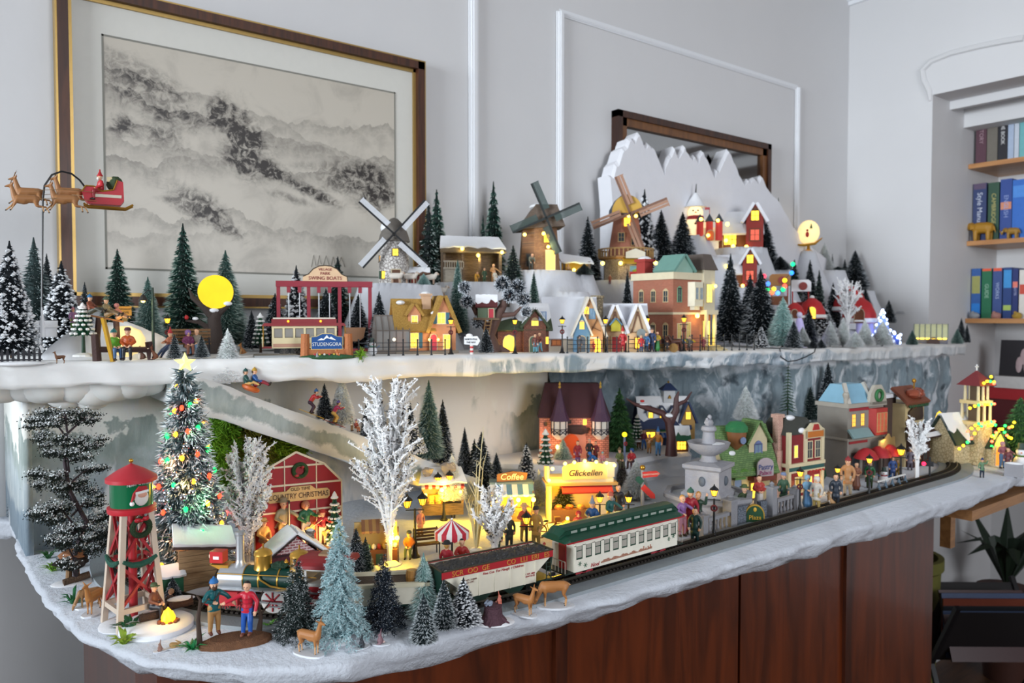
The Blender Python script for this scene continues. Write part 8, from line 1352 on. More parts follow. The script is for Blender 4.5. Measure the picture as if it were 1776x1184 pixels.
P(r,'standpipe',MB().tube([(0,0,0),(0,0,zt_)],7*k,10),RX,True);P(r,'platform',MB().lathe([(38*k,194*k),(39*k,197*k),(39*k,203*k),(34*k,205*k)],28),mat('b02630',.4),True);P(r,'tank',MB().lathe([(34*k,203*k),(34*k,250*k)],32),mat('14603c',.12,spec=.8),True);P(r,'roof',MB().lathe([(41*k,247*k),(41*k,253*k),(22*k,266*k),(2*k,276*k),(.0004,277*k)],32),mat('b02a34',.4),True);P(r,'finial',MB().ball((0,0,281*k),4*k,8),GOLD,True)
# badge, built facing the viewer side of the tank
q=link('badge',None,r,(0,0,225*k),-.35+.45)
b=MB().ball((0,-34.6*k,-3*k),(12*k,1.8*k,14*k),14);P(q,'white_beard',b,mat('dcd8d4',.6),True);P(q,'face_patch',MB().ball((1*k,-36*k,2*k),(8*k,1.4*k,5*k),12),mat('cf9a86',.6),True);P(q,'red_cap',MB().prism([(-10*k,6*k),(11*k,8*k),(8*k,16*k),(-4*k,17*k),(-14*k,6*k),(-18*k,-8*k),(-12*k,-2*k)],-36.6*k,-33*k),mat('a8242c',.5));P(q,'cap_pompom',MB().ball((-16*k,-34*k,-11*k),4*k,8),WHITE,True);P(q,'cap_band',MB().bar((-11*k,-36.4*k,6*k),(11*k,-36.4*k,8*k),2*k,4*k),WHITE)
for i,ch in enumerate('MERRY CHRISTMAS'):a=(i-7)*.085;text(q,ch,(34.6*k*math.sin(a),-34.6*k*math.cos(a),18*k+3*k*math.cos(a*2.2)),6*k,mat('d8dcd8',.5),rot=(PI/2,0,a))
P(r,'wreath',MB().tube([(14*k*math.cos(t)+4*k,-tsz-7*k,170*k+14*k*math.sin(t))for t in np.linspace(0,2*PI,20)],5*k,7),mat('20361e',.9,bump=1.,bs_=900),True);P(r,'wreath_bow',MB().ball((-3*k,-tsz-12*k,184*k),(6*k,3*k,4*k),8).ball((10*k,-tsz-12*k,185*k),(6*k,3*k,4*k),8).ball((3*k,-tsz-13*k,183*k),3*k,8),mat('a8202c',.4),True);P(r,'snow_base',MB().ball((4*k,0,0),(62*k,48*k,8*k),20,jit=.02),SHEET,True)
# ------------------------------------------------------------ foreground figures
p=L(409,1116);k=mpp(p);r=root('mossy_rock','mossy brown rock base with two dead twigs under the hikers','rock base',p,face_cam(p));b=MB();N_=36;vs=[]
for j in range(5):
 t=(0,.55,.85,.97,1)[j];z=(0,10,15,17,17)[j]
 for i in range(N_):a=2*PI*i/N_;q=(1.02-.16*t**3*1.2)*(1+.07*fbm(math.cos(a)*2,math.sin(a)*2,j*.2));vs.append((60*k*q*math.cos(a)*(1-.12*(t>.8)),26*k*q*math.sin(a),z*k*.8))
P(r,'rock',b.add(vs,[(j*N_+i,j*N_+(i+1)%N_,(j+1)*N_+(i+1)%N_,(j+1)*N_+i)for j in range(4)for i in range(N_)]+[tuple(4*N_+i for i in range(N_))]),mat('6d4a32',.9,var=.5,vs=160,bump=1.,bs_=900),True)
TW=mat('3f2f26',.8);P(r,'dead_twig',MB().tube([(-58*k,2*k,6*k),(-60*k,0,50*k),(-56*k,0,84*k),(-62*k,2*k,92*k)],[5*k,3.4*k,2.6*k,1.4*k],7).tube([(-57*k,0,70*k),(-44*k,0,84*k)],[2*k,.8*k],6),TW,True);P(r,'dead_twig',MB().tube([(38*k,14*k,8*k),(42*k,12*k,36*k),(38*k,10*k,66*k),(46*k,10*k,84*k)],[6*k,3.4*k,2*k,.8*k],7).tube([(41*k,12*k,40*k),(58*k,12*k,62*k)],[2.4*k,.8*k],6).tube([(39*k,10*k,60*k),(26*k,10*k,74*k)],[1.6*k,.6*k],5),TW,True)
zb_=p.z+13*k
def on_base(px,by):q=L(px,by);return V((q.x,q.y,zb_))
hp=on_base(372,1112);h1=figurine(hp,96*k,'hiker_a',face_cam(hp)+.25,'14585c','a67c4c','bearded hiker in a teal jacket and blue knit hat reaching out a hand','beanie','2a6aa8',hair='brown',boots='6a3a2c',scarf='0e4448');P(h1,'shoulder_strap',MB().tube([(.09,-.07,.77),(.0,-.105,.68),(-.09,-.08,.58)],.012,6),mat('4a2c22',.6));P(h1,'backpack',MB().ball((0,.14,.66),(.11,.07,.15),14),mat('5a2e26',.6),True)
hp=on_base(430,1114);h2=figurine(hp,94*k,'hiker_b',face_cam(hp)-.35,'b81f34','1c4f9c','dark-haired hiker in a puffy red jacket and blue jeans',None,None,hair='black',boots='7a4a38');P(h2,'backpack',MB().ball((0,.14,.66),(.12,.07,.16),14),mat('8d93a5',.6),True)
for z in(.54,.62,.70):P(h2,'quilt_seam',MB().tube([(.105*math.cos(t),.098*math.sin(t),z)for t in np.linspace(0,2*PI,18)],.006,5),mat('98182a',.5),True)
# camp
p=L(272,1088);k=mpp(p);r=root('camp_snow','flat snow plinth under the campfire group','snow base',p,face_cam(p));P(r,'plinth',MB().lathe([(60*k,0),(60*k,8*k),(52*k,13*k),(.001,14*k)],30),SHEET,True);cz_=p.z+13*k
q=L(292,1092);k2=mpp(q);r=root('campfire','bright yellow campfire in a ring of brown stones','campfire',V((q.x,q.y,cz_)),face_cam(q))
P(r,'flame',MB().lathe([(8*k2,0),(12*k2,6*k2),(10*k2,14*k2),(6*k2,20*k2),(.0004,27*k2)],9).lathe([(4*k2,4*k2),(6*k2,10*k2),(.0004,22*k2)],7,c=(-6*k2,0,0)).lathe([(4*k2,4*k2),(5*k2,10*k2),(.0004,20*k2)],7,c=(7*k2,0,0)),mat('ffb01a',.5,emit=3.2),True)
for i in range(9):a=i*2*PI/9;P(r,'stone',MB().ball((15*k2*math.cos(a),9*k2*math.sin(a),2*k2),(4.4*k2,3.6*k2,3.4*k2),7,jit=.2),mat('7a4630',.8))
glow((0,-.012,.02),.03,(1,.6,.15),.004,r)
q=L(266,1086);figurine(V((q.x,q.y,cz_)),62*k,'sit',face_cam(q)+1.0,'6d4434','25242a','camper in a brown jacket and green cap sitting by the fire','cap','4a5a3a',hair='brown');q=L(300,1072);figurine(V((q.x,q.y+.015,cz_)),34*k,'sled',face_cam(q)-1.2,'4a3a32','3a2a24','second camper in dark brown lying back behind the flames','hood','8a6a52')
q=L(258,1090);r=root('camp_log','dark burnt log seat beside the camper','log',V((q.x,q.y,cz_)),face_cam(q));P(r,'log',MB().tube([(-14*k,0,7*k),(22*k,8*k,7*k)],7*k,10),mat('3a2a22',.9,bump=1.));q=L(318,1070);r=root('snowy_log','snow covered log bench behind the campfire','log',V((q.x,q.y+.01,cz_)),face_cam(q));P(r,'log',MB().tube([(-20*k,0,8*k),(20*k,0,12*k)],9*k,10),mat('4a342a',.9,bump=1.));P(r,'snow',MB().ball((0,0,17*k),(24*k,9*k,5*k),12),SHEET,True)
# animals in front
FW=('a8703e','c99a6a','231a16');T_=lambda px,by:L(px,by)
for px,by,pr,s,tn,c,lab in((166,1062,'deer_stand',48,.9,('a8703a','c08a54','231a16'),'orange brown fawn facing the viewer by the water tower'),(156,1052,'deer_graze',40,.2,('9a7248','b08a5c','231a16'),'tan fawn half hidden behind the orange brown one'),(536,1134,'deer_stand',52,2.5,FW,'tan deer with raised head in front of the loose needled conifer'),(908,1066,'deer_stand',44,PI-.5,FW,'tan deer looking right between stump and grazing deer'),(962,1052,'deer_graze',56,.1,FW,'large tan deer grazing at the front edge'),(937,1020,'deer_stand',40,0,FW,None),(302,1002,'deer_stand',28,.3,('b08058','c79a70','231a16'),'small fawn beside the candy shed')):
 if lab:p=L(px,by);animal(pr,p+V((0,0,.001)),s*mpp(p),face_cam(p)+tn,c,'deer',lab,'deer')
for px,by,pr,s,tn,c,lab in((278,1130,'rabbit_up',20,.2,('8d6a5c','c9b0a0'),'upright brown rabbit on the front board edge'),(302,1124,'rabbit_down',22,PI,('b08a54','d0b080'),'crouching tan rabbit beside the upright brown one'),(660,1118,'rabbit_up',27,-.2,('7a5a62','c9b0a8'),'upright mauve brown rabbit before the navy conifer'),(628,1124,'rabbit_up',25,.6,('2f333a','8d8a88'),'black and white small animal with a long tail beside the mauve rabbit')):
 p=L(px,by);animal(pr,p+V((0,0,.001)),s*mpp(p),face_cam(p)+tn,c,'rabbit',lab,'rabbit')
p=L(855,1078);k=mpp(p);r=root('tree_stump','purple brown tree stump with roots on a snowy base','stump',p,face_cam(p));P(r,'stump',MB().lathe([(26*k,2*k),(17*k,12*k),(15*k,26*k),(16*k,30*k)],12),mat('523640',.8,bump=1.));P(r,'root',MB().tube([(0,-12*k,10*k),(-6*k,-26*k,1*k)],[5*k,2*k],6).tube([(10*k,-6*k,10*k),(28*k,-12*k,1*k)],[5*k,2*k],6).tube([(-10*k,-4*k,10*k),(-28*k,-6*k,1*k)],[5*k,2*k],6),mat('523640',.8),True);P(r,'snow_base',MB().ball((0,0,0),(38*k,26*k,5*k),18),SHEET,True)
animal('rabbit_down',p+V((-.006,0,30*k)),20*k,face_cam(p)+.6,('7d889a','a9b0bd'),'blue_bird','blue grey bird perched on the purple stump','bird',None,False);animal('rabbit_up',p+V((.010,0,29*k)),22*k,face_cam(p)+PI,('c06a58','d99a8a'),'red_squirrel','reddish squirrel perched on the purple stump','squirrel',None,False)
p=L(126,1010);k=mpp(p);r=root('mushroom_stump','dark bracket mushroom stump with tan cap and fallen log at the left','stump',p,face_cam(p));P(r,'stalk',MB().tube([(-6*k,0,0),(-4*k,0,40*k)],5*k,8).tube([(8*k,0,0),(6*k,0,36*k)],4*k,8),mat('8a6a4a',.8));P(r,'dark_canopy',MB().ball((0,0,36*k),(26*k,18*k,12*k),14,jit=.25),mat('241c18',.9));P(r,'tan_cap',MB().ball((0,0,48*k),(20*k,14*k,10*k),12,jit=.2),mat('9a6a4a',.8));P(r,'fallen_log',MB().tube([(-14*k,-14*k,6*k),(26*k,-6*k,12*k)],6*k,10),mat('5a4636',.9,bump=1.));P(r,'snow_base',MB().ball((0,0,0),(34*k,22*k,5*k),16),SHEET,True)
def grass(px,by,hp,col,lab,n=16,wd=1.,surf=None):
 p=surf or L(px,by);k=mpp(p);b=MB();r=root('grass_clump',lab,'plant',p,RND.uniform(0,6))
 for i in range(n):
  a=i*2.4;l=hp*k*RND.uniform(.7,1.1);o=V((math.cos(a),math.sin(a),0));up=RND.uniform(.35,1.2);w_=V((-o.y,o.x,0))*.0022*wd;q0=o*.002;q1=o*l*.4+V((0,0,l*.5*up));q2=o*l*.9+V((0,0,l*.55*up))
  P(r,'blade',MB().add([q0-w_*.7,q0+w_*.7,q1+w_,q1-w_,q2,q1+V((0,0,.0006))],[(0,1,5),(0,5,3),(1,2,5),(3,5,4),(5,2,4)]),mat(col,.45,var=.25))
for a in((92,990,30,'6d9a2c','yellow green grass clump below the layered tree',14),(84,968,26,'2f6a34','dark green fern clump at the left edge',12),(127,1046,34,'1f6a3a','upright green grass clump left of the fawns',14),(226,1096,44,'1d5430','large dark green frond clump below the water tower',18,1.3),(215,1116,34,'8aa832','light green star shaped clump at the front left edge',16,1.2),(335,1126,36,'1f7a42','green grass clump left of the rock base',14),(466,1088,22,'4f8a2c','small green clump right of the rock base',12)):grass(*a)
grass(628,612,18,'7aa82c','bright green clump beside the town sign',12,.7,U(628,1.275));grass(130,985,22,'3d6a34','green clump behind the mushroom stump',10)
# ------------------------------------------------------------ lower village people
kid_=dict
band=r_barn
def bandfig(x,y,hp,pose,turn,coat,legs,lab,hat=None,hc=None,**k):return figurine(BANDP(x,y),hp*kb,pose,band.rotation_euler.z+turn,coat,legs,lab,hat,hc,**k)
bandfig(-28,-10,86,'reach',.3,'8d8468','8a7a52','man in a grey shirt and flat cap playing the double bass','brim','8a7a60');bandfig(10,-8,78,'play',.2,'1f5a3c','cfc8b8','woman in green blouse and white trousers holding a guitar','hood','a86a50',hair='red');bandfig(38,-12,60,'play',0,'b02a30','d8c8a0','child in a red hat strumming the small guitar','brim','b0302c');bandfig(-62,-14,58,'sit',.5,'c9a060','8a5a24','yellow clad fiddler sitting at the left of the stage','cap','c9a060');bandfig(-10,-22,18,'sled',0,'b0642c','8a4a20','tiny orange clad child lying at the front of the stage')
LF=[(775,1012,937,'coat',PI-.4,'a82636','8d8a78','shopper in a long red coat and black hat seen from behind','brim','1f1c1e'),(801,1004,932,'arms',.1,'a8302c','5a2a24','vendor in a red and orange jumper under the striped parasol',None,None),(710,966,919,'sit',-.2,'a5622c','5f7050','man in an orange jacket sitting left of the double headed lamp','cap','3a4450'),(729,928,880,'coat',.6,'c07a70','c99a5c','pink capped woman with a parcel behind the bench','hood','c9a090'),(786,898,864,'stand',0,'3f5a40','4a4a40','pancake seller in green behind the stacked pancakes',None,None),(909,938,872,'arms',.2,'b04a30','7d6a3c','seller in a red apron left of the beige coat man','brim','c9a070'),(930,950,876,'coat',-.5,'b0945a','8a7a4a','man in a long beige coat and dark cap','cap','2a2a24'),(883,952,888,'coat',.4,'2f3a40','24303a','dark clothed man half hidden by the low glitter tree',None,None),(862,962,905,'stand',.5,'3a4a3c','2f4a48','figure in dark green trousers left of the low glitter tree',None,None),(1003,940,884,'skirt',.1,'a82a30','9a4a2c','girl in a red hood beside the yellow armchair','hood','a83030'),(1027,935,866,'arms',-.1,'1f4a80','8a7a30','man in blue reading an open book under a grey pointed hat','cone','7d8290'),(1058,925,852,'reach',.9,'1f5a58','b08a60','bearded man in a teal coat facing left by the kiosk','beanie','b05a48'),(1072,905,838,'coat',.2,'23262e','3a2c28','dark coated man behind the teal coat man',None,None),(1136,922,872,'coat',.3,'6d5a48','8d7a60','stooped figure in a cream knitted cap at the basin edge','beanie','b0a590'),(944,975,940,'stand',0,'a03034','6d2a2c','child in a round red hat behind the wagon end','beanie','a83840'),(958,978,950,'stand',.3,'8a3a34','5a2a2a','smaller child in red beside the coach platform','beanie','9a3038'),(1183,930,856,'reach',.7,'7a568c','9a6a78','woman in a purple coat dancing at the fountain',None,None),(1197,926,846,'coat',.2,'9a2434','7a2030','person in a crimson coat between purple and dark green dancers','beanie','2f5a4c'),(1211,924,850,'wave',-.5,'2c4438','26302c','man in a dark green jacket at the fountain',None,None),(1205,946,878,'coat',-.3,'12332e','0f2a2a','uniformed man in dark green with pink cheeks at the trackside',None,None),(1290,895,840,'sit',.3,'3a4a2c','4a3a28','gardener crouching in dark green left of the pastry door','brim','4a5a34'),(1316,888,822,'skirt',.4,'a83a34','d8d2cc','woman in a red cardigan and white apron at the pastry shop',None,None),(1336,890,850,'sit',.2,'b06a3a','8a4a2c','child in orange sitting beside the apron woman',None,None),(1358,880,818,'coat',.5,'3f5f4c','2c3a4a','man in a green coat with a blue cap by the red shop window','cap','7d8db0'),(1400,882,822,'skirt',.4,'6f9ab8','5a8ab8','woman in a pale blue dress before the red shop','hood','8db0c4'),(1416,886,824,'coat',-.4,'b5b0a8','a08a52','man in a cream coat facing the blue dress woman','hood','c9c4bc'),(1449,880,820,'coat',.2,'2c3440','23282f','slim dark clothed man beside the left street lamp',None,None),(1470,860,792,'coat',-.2,'b58458','b0a490','tall figure in a tan coat with a green scarf','beanie','8a3034'),(1508,846,798,'coat',.1,'1f5a34','3a4a30','person in a green coat beneath the red umbrellas','brim','24402c'),(1548,830,790,'coat',.2,'34508a','2f4470','person in a blue coat left of the frosted hedge',None,None),(1556,828,796,'stand',-.3,'c09a30','8a7030','child in yellow beside the blue coat person',None,None),(1578,815,775,'coat',.1,'7a7480','5a5460','grey coated person before the chocolate shop','brim','6d6870'),(1485,850,800,'skirt',.3,'8a5a44','6d4434','woman in brown left of the green coat person',None,None),(1703,828,794,'wave',.2,'5a7a5a','1f2a3a','dancer in a pale green jacket on the right board','beanie','24386a'),(1738,812,764,'reach',.6,'8a5058','4a6a8a','person in mauve carrying another on the right board','hood','b08088'),(1722,806,772,'arms',0,'b08a2c','9a7a30','figure in gold before the church door',None,None),(1706,800,766,'coat',.3,'2a2422','241f1d','small black clad figure by the church arch','brim','1f1a18'),(1690,802,776,'arms',.4,'3a4a68','8a8a8a','child in dark blue left of the church arch','beanie','c9c9c9'),(1675,798,778,'coat',0,'9a2430','8a2028','short figure in dark red beside a green bush',None,None),(1748,816,775,'coat',-.4,'6d3a40','3a3038','dark red clad person at the right end of the board',None,None),(1694,800,770,'coat',.2,'1f5a44','1f4a3a','stout figure in dark green left of the church door',None,None)]
for px,by,ty,ps,tn,c,l,lab,ht,hc in LF:fig(px,by,ty,ps,tn,c,l,lab,ht,hc,hair=('brown','black','grey','blond')[px%4])
CF=[(1002,806,763,'coat',-.3,'8a2430','7a5a8c','woman in a crimson jacket and lilac trousers at the castle gate',None,None),(1022,800,760,'coat',.4,'2a2c30','24262a','dark coated man nearest the castle torch',None,None),(1033,800,764,'coat',-.3,'7a2a30','2f2a2c','person in maroon beside the dark coated man',None,None),(1031,812,782,'bend',-1.3,'1f5a9c','1f4a80','person in a bright blue coat leaning on the kiosk back','hood','2a6ab0'),(1045,812,783,'coat',0,'c07a80','8a5058','child in a pink scarf and pale hat beside the blue coat','beanie','7db0b8'),(1074,812,776,'sit',.5,'5f6a3c','4a4a34','person in olive sitting on the stone wall','beanie','6d5a40'),(1096,812,776,'sit',-.4,'a8242c','4a2a2c','person in a red coat sitting on the stone wall','hood','2a4a80'),(1108,778,744,'coat',.4,'9a2a34','8a5a2c','rear walker in red with a blue hat by the awning','beanie','3a6aa0'),(1117,780,744,'walk',-.2,'7a3a4a','2f5a94','walker in plum and jeans beside the awning',None,None),(1141,790,744,'reachl',.2,'b5702c','4a7aa8','man in an orange waistcoat and blue hat near the brown tree','cone','3a6aa0'),(1126,786,752,'arms',0,'9a6a3c','9a6a3c','ginger brown bear-like figure beside the orange waistcoat man',None,None)]
for px,by,ty,ps,tn,c,l,lab,ht,hc in CF:fig(px,by,ty,ps,tn,c,l,lab,ht,hc,surf=L(px,by,tz+.001),hair=('brown','black','grey')[px%3])
def ramp_fig(px,by,ty,ps,rz,c,l,lab,ht,hc,Y,**k):p=ramp_at(px,by,Y);return figurine(p+V((0,0,.002)),(by-ty)*mpp(p),ps,rz,c,l,lab,ht,hc,**k)
s1=ramp_fig(540,689,648,'ski',PI/2-.2,'a8242c','3a2230','snowboarder in a red jacket and blue hat on the ski run','beanie','2f5a8c',1.40)
def board(fg,col):q=P(fg,'snowboard',MB().prism([(-.09,-.42),(-.05,-.50),(.05,-.50),(.09,-.42),(.09,.42),(.05,.50),(-.05,.50),(-.09,.42)],-.02,.0,'xy'),mat(col,.4));q.rotation_euler.x=.42
board(s1,'c9a030');s2=ramp_fig(580,702,664,'ski',PI/2,'9a2a50','c9a050','skier in crimson and yellow trousers half behind the white tree','beanie','5a4a80',1.42);board(s2,'8a2a34');s3=ramp_fig(689,744,704,'ski',PI/2-.4,'c0402a','2a3050','snowboarder in an orange hooded jacket low on the run','hood','c0402a',1.40);board(s3,'c9a030');ramp_fig(610,712,684,'stand',.6,'2a5a4c','8a6a4a','person in a green cap right of the white tree on the run','beanie','1f5a48',1.45);ramp_fig(617,727,706,'sit',.3,'8a3a34','9a5a3a','small child sitting below the green cap person','beanie','7a4a80',1.40)
q=ramp_at(432,652,1.40);k=mpp(q);r=root('orange_sled','orange inflatable sled at the top of the ski run','sled',q,-.1);b=MB();b.M=Matrix.Rotation(.4,4,'Y');b.lathe([(9*k,1*k),(15*k,4*k),(16*k,8*k),(12*k,11*k),(8*k,8*k)],18);P(r,'tube',b,mat('c0602a',.5),True);figurine(q+V((-.004,0,7*k)),32*k,'sled',1.1,'1f4a44','c9a060','sled rider in dark green sitting at the back','beanie','1f4a48');figurine(q+V((.010,-.004,6*k)),34*k,'sled',1.1,'24508a','8a2a34','sled rider in blue with a yellow and navy hat','beanie','b08a30')
# upper level people
UF_=[(127,566,527,'coat',.4,'a87aa8','6d9a50','child in a lilac jacket and pink hat on the snow hill','beanie','c08090',1.40),(197,606,552,'sit',.4,'5d9a2c','3a5a80','person in a lime green jacket sitting on the log bench','beanie','2a6a6a',1.375),(222,606,549,'sit',-.1,'b0501f','1f2024','man in an orange jumper and black trousers on the log bench','cap','4a2430',1.37),(290,610,563,'lean',-1.0,'9a5a40','3a4a6a','person in red scarf and blue trousers leaning by the park bench','cone','a83034',1.41),(326,606,560,'sit',.3,'6d3058','8a5a48','woman in a plum jacket sitting on the park bench','hood','7a5a9a',1.45),(342,606,558,'sit',-.4,'7d7468','5a7a9a','man in a grey jumper and jeans sitting on the park bench',None,None,1.45),(609,575,545,'arms',.2,'4a2450','4a2450','person in a purple coat in the swing boat at the right',None,None,1.485),(928,600,566,'coat',.3,'6a3a34','5a93a5','walker in a brown coat and turquoise trousers',None,None,1.25),(936,600,564,'walk',-.4,'7a4438','6aa0b0','taller walker in rust jacket beside the brown coat walker',None,None,1.255),(1030,588,569,'coat',0,'b0202c','8a2028','small child in bright red before the arched doorway','hood','a82028',1.245),(1080,598,558,'coat',.2,'b02a30','8a2028','white-bearded man in a red suit below the yellow birdhouse','cone','b02a30',1.215),(1005,598,568,'coat',.3,'54585f','6d5a48','grey clothed figure at the porch of the snow cottage','hood','3a4450',1.245),(1112,600,570,'coat',.4,'b82a2c','2a4a70','person in a red jacket left of the blue coat stroller',None,None,1.20),(1121,600,566,'coat',0,'3a6a9c','24344a','stroller in a blue coat',None,None,1.20),(1131,601,560,'coat',-.2,'2a3a60','23304a','tall stroller in a dark navy coat','brim','5a4a44',1.198),(1140,602,566,'skirt',.2,'c0a02c','2f7a3c','woman in a yellow top and green skirt by the carriage',None,None,1.196),(1157,602,582,'coat',.2,'23242a','23242a','short black clad person before the corner house','brim','1f1f22',1.195),(1195,603,577,'coat',.1,'5a5450','4a4440','grey clad person by the corner house awning',None,None,1.20),(1220,600,575,'coat',0,'7a3438','5a2a2c','maroon clad person by the corner house steps',None,None,1.20)]
for px,by,ty,ps,tn,c,l,lab,ht,hc,Y in UF_:fig(px,by,ty,ps,tn,c,l,lab,ht,hc,surf=on_y(127,572,1.475)if px==127 else Y,hair='white' if 'bearded' in lab else('brown','black','grey')[px%3])
for px,py,hp,ps,c,l,lab,ht,hc,Y in((158,546,34,'sled','7a3f2a','4a4a40','toboggan rider in a rust jacket and blue hat','beanie','2f6a94',1.41),(186,552,36,'sled','8a7a58','8a7050','toboggan rider in a khaki jacket and green hat','beanie','4a5a44',1.41),(205,556,30,'sled','c07a6a','b08058','small toboggan rider in pink at the front','hood','c07a70',1.41)):p=on_y(px,py,Y);figurine(p,hp*mpp(p),ps,face_cam(p)+1.0,c,l,lab,ht,hc)
for key,dx,dy,hp,ps,c,l,lab in(('nativity',20,-9,26,'coat','2f4a34','2f4a34','herdsman in dark green beside the stable'),('nativity',6,0,20,'bend','c99a3c','c99a3c','kneeling figure in gold inside the stable'),('nativity',38,-10,22,'coat','cfc9bc','b9b2a4','robed figure in white at the right of the stable'),('nativity',36,4,34,'reach','b0845a','b0845a','tall angel-like figure in tan at the stable post'),('mill3',48,-50,28,'coat','a8262c','2f5a94','miller in a red shirt and blue trousers beside the brown windmill'),('mill3',-26,-52,16,'coat','9a5a3c','8a2c2c','small figure by the red flower cart at the brown windmill'),('mill2',-14,-40,28,'bend','6d7064','4a4c48','grey clad figure stooping before the brick windmill'),('crib',-14,-14,14,'sled','c9a070','b08a5c','reclining tan figure before the broken shelter')):
 p=SITE[key];k=mpp(p);rz=face_cam(p);q=V((p.x+dx*k*math.cos(rz)-dy*k*math.sin(rz),p.y+dx*k*math.sin(rz)+dy*k*math.cos(rz),0));q.z=hU(q.x,q.y)+.001;figurine(q,hp*k,ps,rz+.3,c,l,lab)
for px,lab in((687,'white sheep nearest the round windmill'),(712,'white sheep in front of the red shed door'),(746,'white sheep left of the stable'),(764,'white sheep at the stable wall')):
 p=on_y(px,496,1.545);p.z=hU(p.x,p.y)+.001;animal('sheep',p,26*mpp(p),face_cam(p)+PI*.9,('d8d0c6','b59a86'),'sheep',lab,'sheep',None,False)
for px,by,pr,s,c,nm,lab,Y in((420,608,'dog_sit',20,('a8703c','c9a070'),'fox','tan fox sitting right at the foot of the moon tree',1.46),(405,608,'dog_sit',17,('a06a3a','c9a070'),'fox','tan fox sitting left at the foot of the moon tree',1.46),(245,602,'dog_sit',24,('5a3a2c','cfc4b4'),'dog','brown and white dog left of the hooded lamp',1.385),(266,604,'dog_sit',26,('7a4a30','d8cdbd'),'dog','brown dog with a red cap in front of the hooded lamp',1.375),(586,612,'dog_sit',14,('b5602c','d9a070'),'fox','small orange fox sitting before the town sign',1.268),(550,613,'rabbit_up',10,('8d949c','b9bec4'),'rabbit','tiny grey rabbit before the town sign',1.27),(104,596,'deer_stand',18,('6a4630','8a6a4a','231a16'),'deer','tiny brown deer on the snow hill front',1.36)):
 p=U(px,Y);p.z+=.001 if px>110 else.0;animal(pr,p,s*mpp(p),face_cam(p)+.3,c,nm,lab,nm,None,False)
p=L(1441,880);animal('dog_sit',p,30*mpp(p),face_cam(p)+.4,('b0885c','e0d8cc'),'dog','tan and white dog beside the slim dark clothed man','dog',None,False);p=L(1078,912);animal('dog_sit',p,18*mpp(p),face_cam(p),('d0c8bc','e6e0d8'),'cat','white cat behind the coach roof','cat',None,False)
p=U(1172,1.20);animal('horse',p,26*mpp(p),face_cam(p)+.4,('5a3426','2a1c18'),'horse','brown horse in front of the corner house','horse',None,False);p=U(1160,1.205);k=mpp(p);r=root('horse_carriage','dark open carriage behind the brown horse','carriage',p,face_cam(p));P(r,'body',MB().prism([(-12*k,8*k),(8*k,8*k),(12*k,18*k),(-2*k,16*k),(-14*k,26*k)],-5*k,5*k),mat('4a2a26',.5))
for x in(-9,8):wheel(r,x*k,-6*k,7*k,7*k,'8a6a3a','8a6a3a');wheel(r,x*k,6*k,7*k,7*k,'8a6a3a','8a6a3a')
def snowman(p,h,lab,band='a83238'):r=root('snowman',lab,'snowman',p,face_cam(p));P(r,'body',MB().ball((0,0,h*.26),h*.27,14),SHEET,True);P(r,'head',MB().ball((0,0,h*.64),h*.19,12),SHEET,True);P(r,'hat',MB().lathe([(h*.2,h*.76),(h*.2,h*.79),(h*.13,h*.8),(h*.12,h),(.0004,h)],12),mat('3a4a44',.6));P(r,'scarf',MB().lathe([(h*.16,h*.46),(h*.19,h*.5),(h*.15,h*.54)],12),mat(band,.6));P(r,'nose',MB().tube([(0,-h*.18,h*.64),(0,-h*.3,h*.62)],[h*.03,h*.004],6),mat('d8782a',.6));[P(r,'arm',MB().tube([(s*h*.2,0,h*.4),(s*h*.42,0,h*.56)],h*.018,5),mat('2f78b0',.6))for s in(-1,1)]
snowman(U(646,1.31),30*mpp(U(646,1.31)),'snowman with blue mittens behind the fence by the glasshouse','3a8a6a');snowman(L(1533,838),28*mpp(L(1533,838)),'little snowman beneath the right red umbrella');snowman(L(1771,812),44*mpp(L(1771,812)),'larger snowman at the right edge of the board','5a7a3a')
# other small props
p=L(784,986);k=mpp(p);r=root('striped_parasol','red and white striped parasol with scalloped edge over the snack table','parasol',p,face_cam(p));b=MB();n=20;R_=30*k;ap=86*k
for i in range(n):
 a0,a1=2*PI*i/n,2*PI*(i+1)/n;A=(R_*math.cos(a0),R_*math.sin(a0),ap-20*k);B=(R_*math.cos(a1),R_*math.sin(a1),ap-20*k);am=(a0+a1)/2;b.add([(0,0,ap),A,B,(R_*math.cos(a1),R_*math.sin(a1),ap-30*k),(R_*math.cos(am),R_*math.sin(am),ap-33*k),(R_*math.cos(a0),R_*math.sin(a0),ap-30*k)],[(0,1,2),(1,5,4,3,2)],i%2)
P(r,'canopy',b,[mat('e3dedc',.6),mat('b8283a',.6)]);P(r,'pole',MB().tube([(0,0,0),(0,0,ap)],1.8*k,8),BLACK);P(r,'finial',MB().ball((0,0,ap+1*k),2*k,8),WHITE);P(r,'table',MB().lathe([(22*k,12*k),(22*k,16*k)],18).lathe([(10*k,0),(10*k,12*k)],10),mat('7d746a',.7))
p=L(952,932);k=mpp(p);r=root('bicycle','rusty brown bicycle leaning among the stalls','bicycle',p,face_cam(p)+.2)
for x in(-16,16):P(r,'wheel',MB().tube([((x+12*math.cos(t))*k,0,(12+12*math.sin(t))*k)for t in np.linspace(0,2*PI,22)],1.3*k,6),mat('6d4028',.6),True)
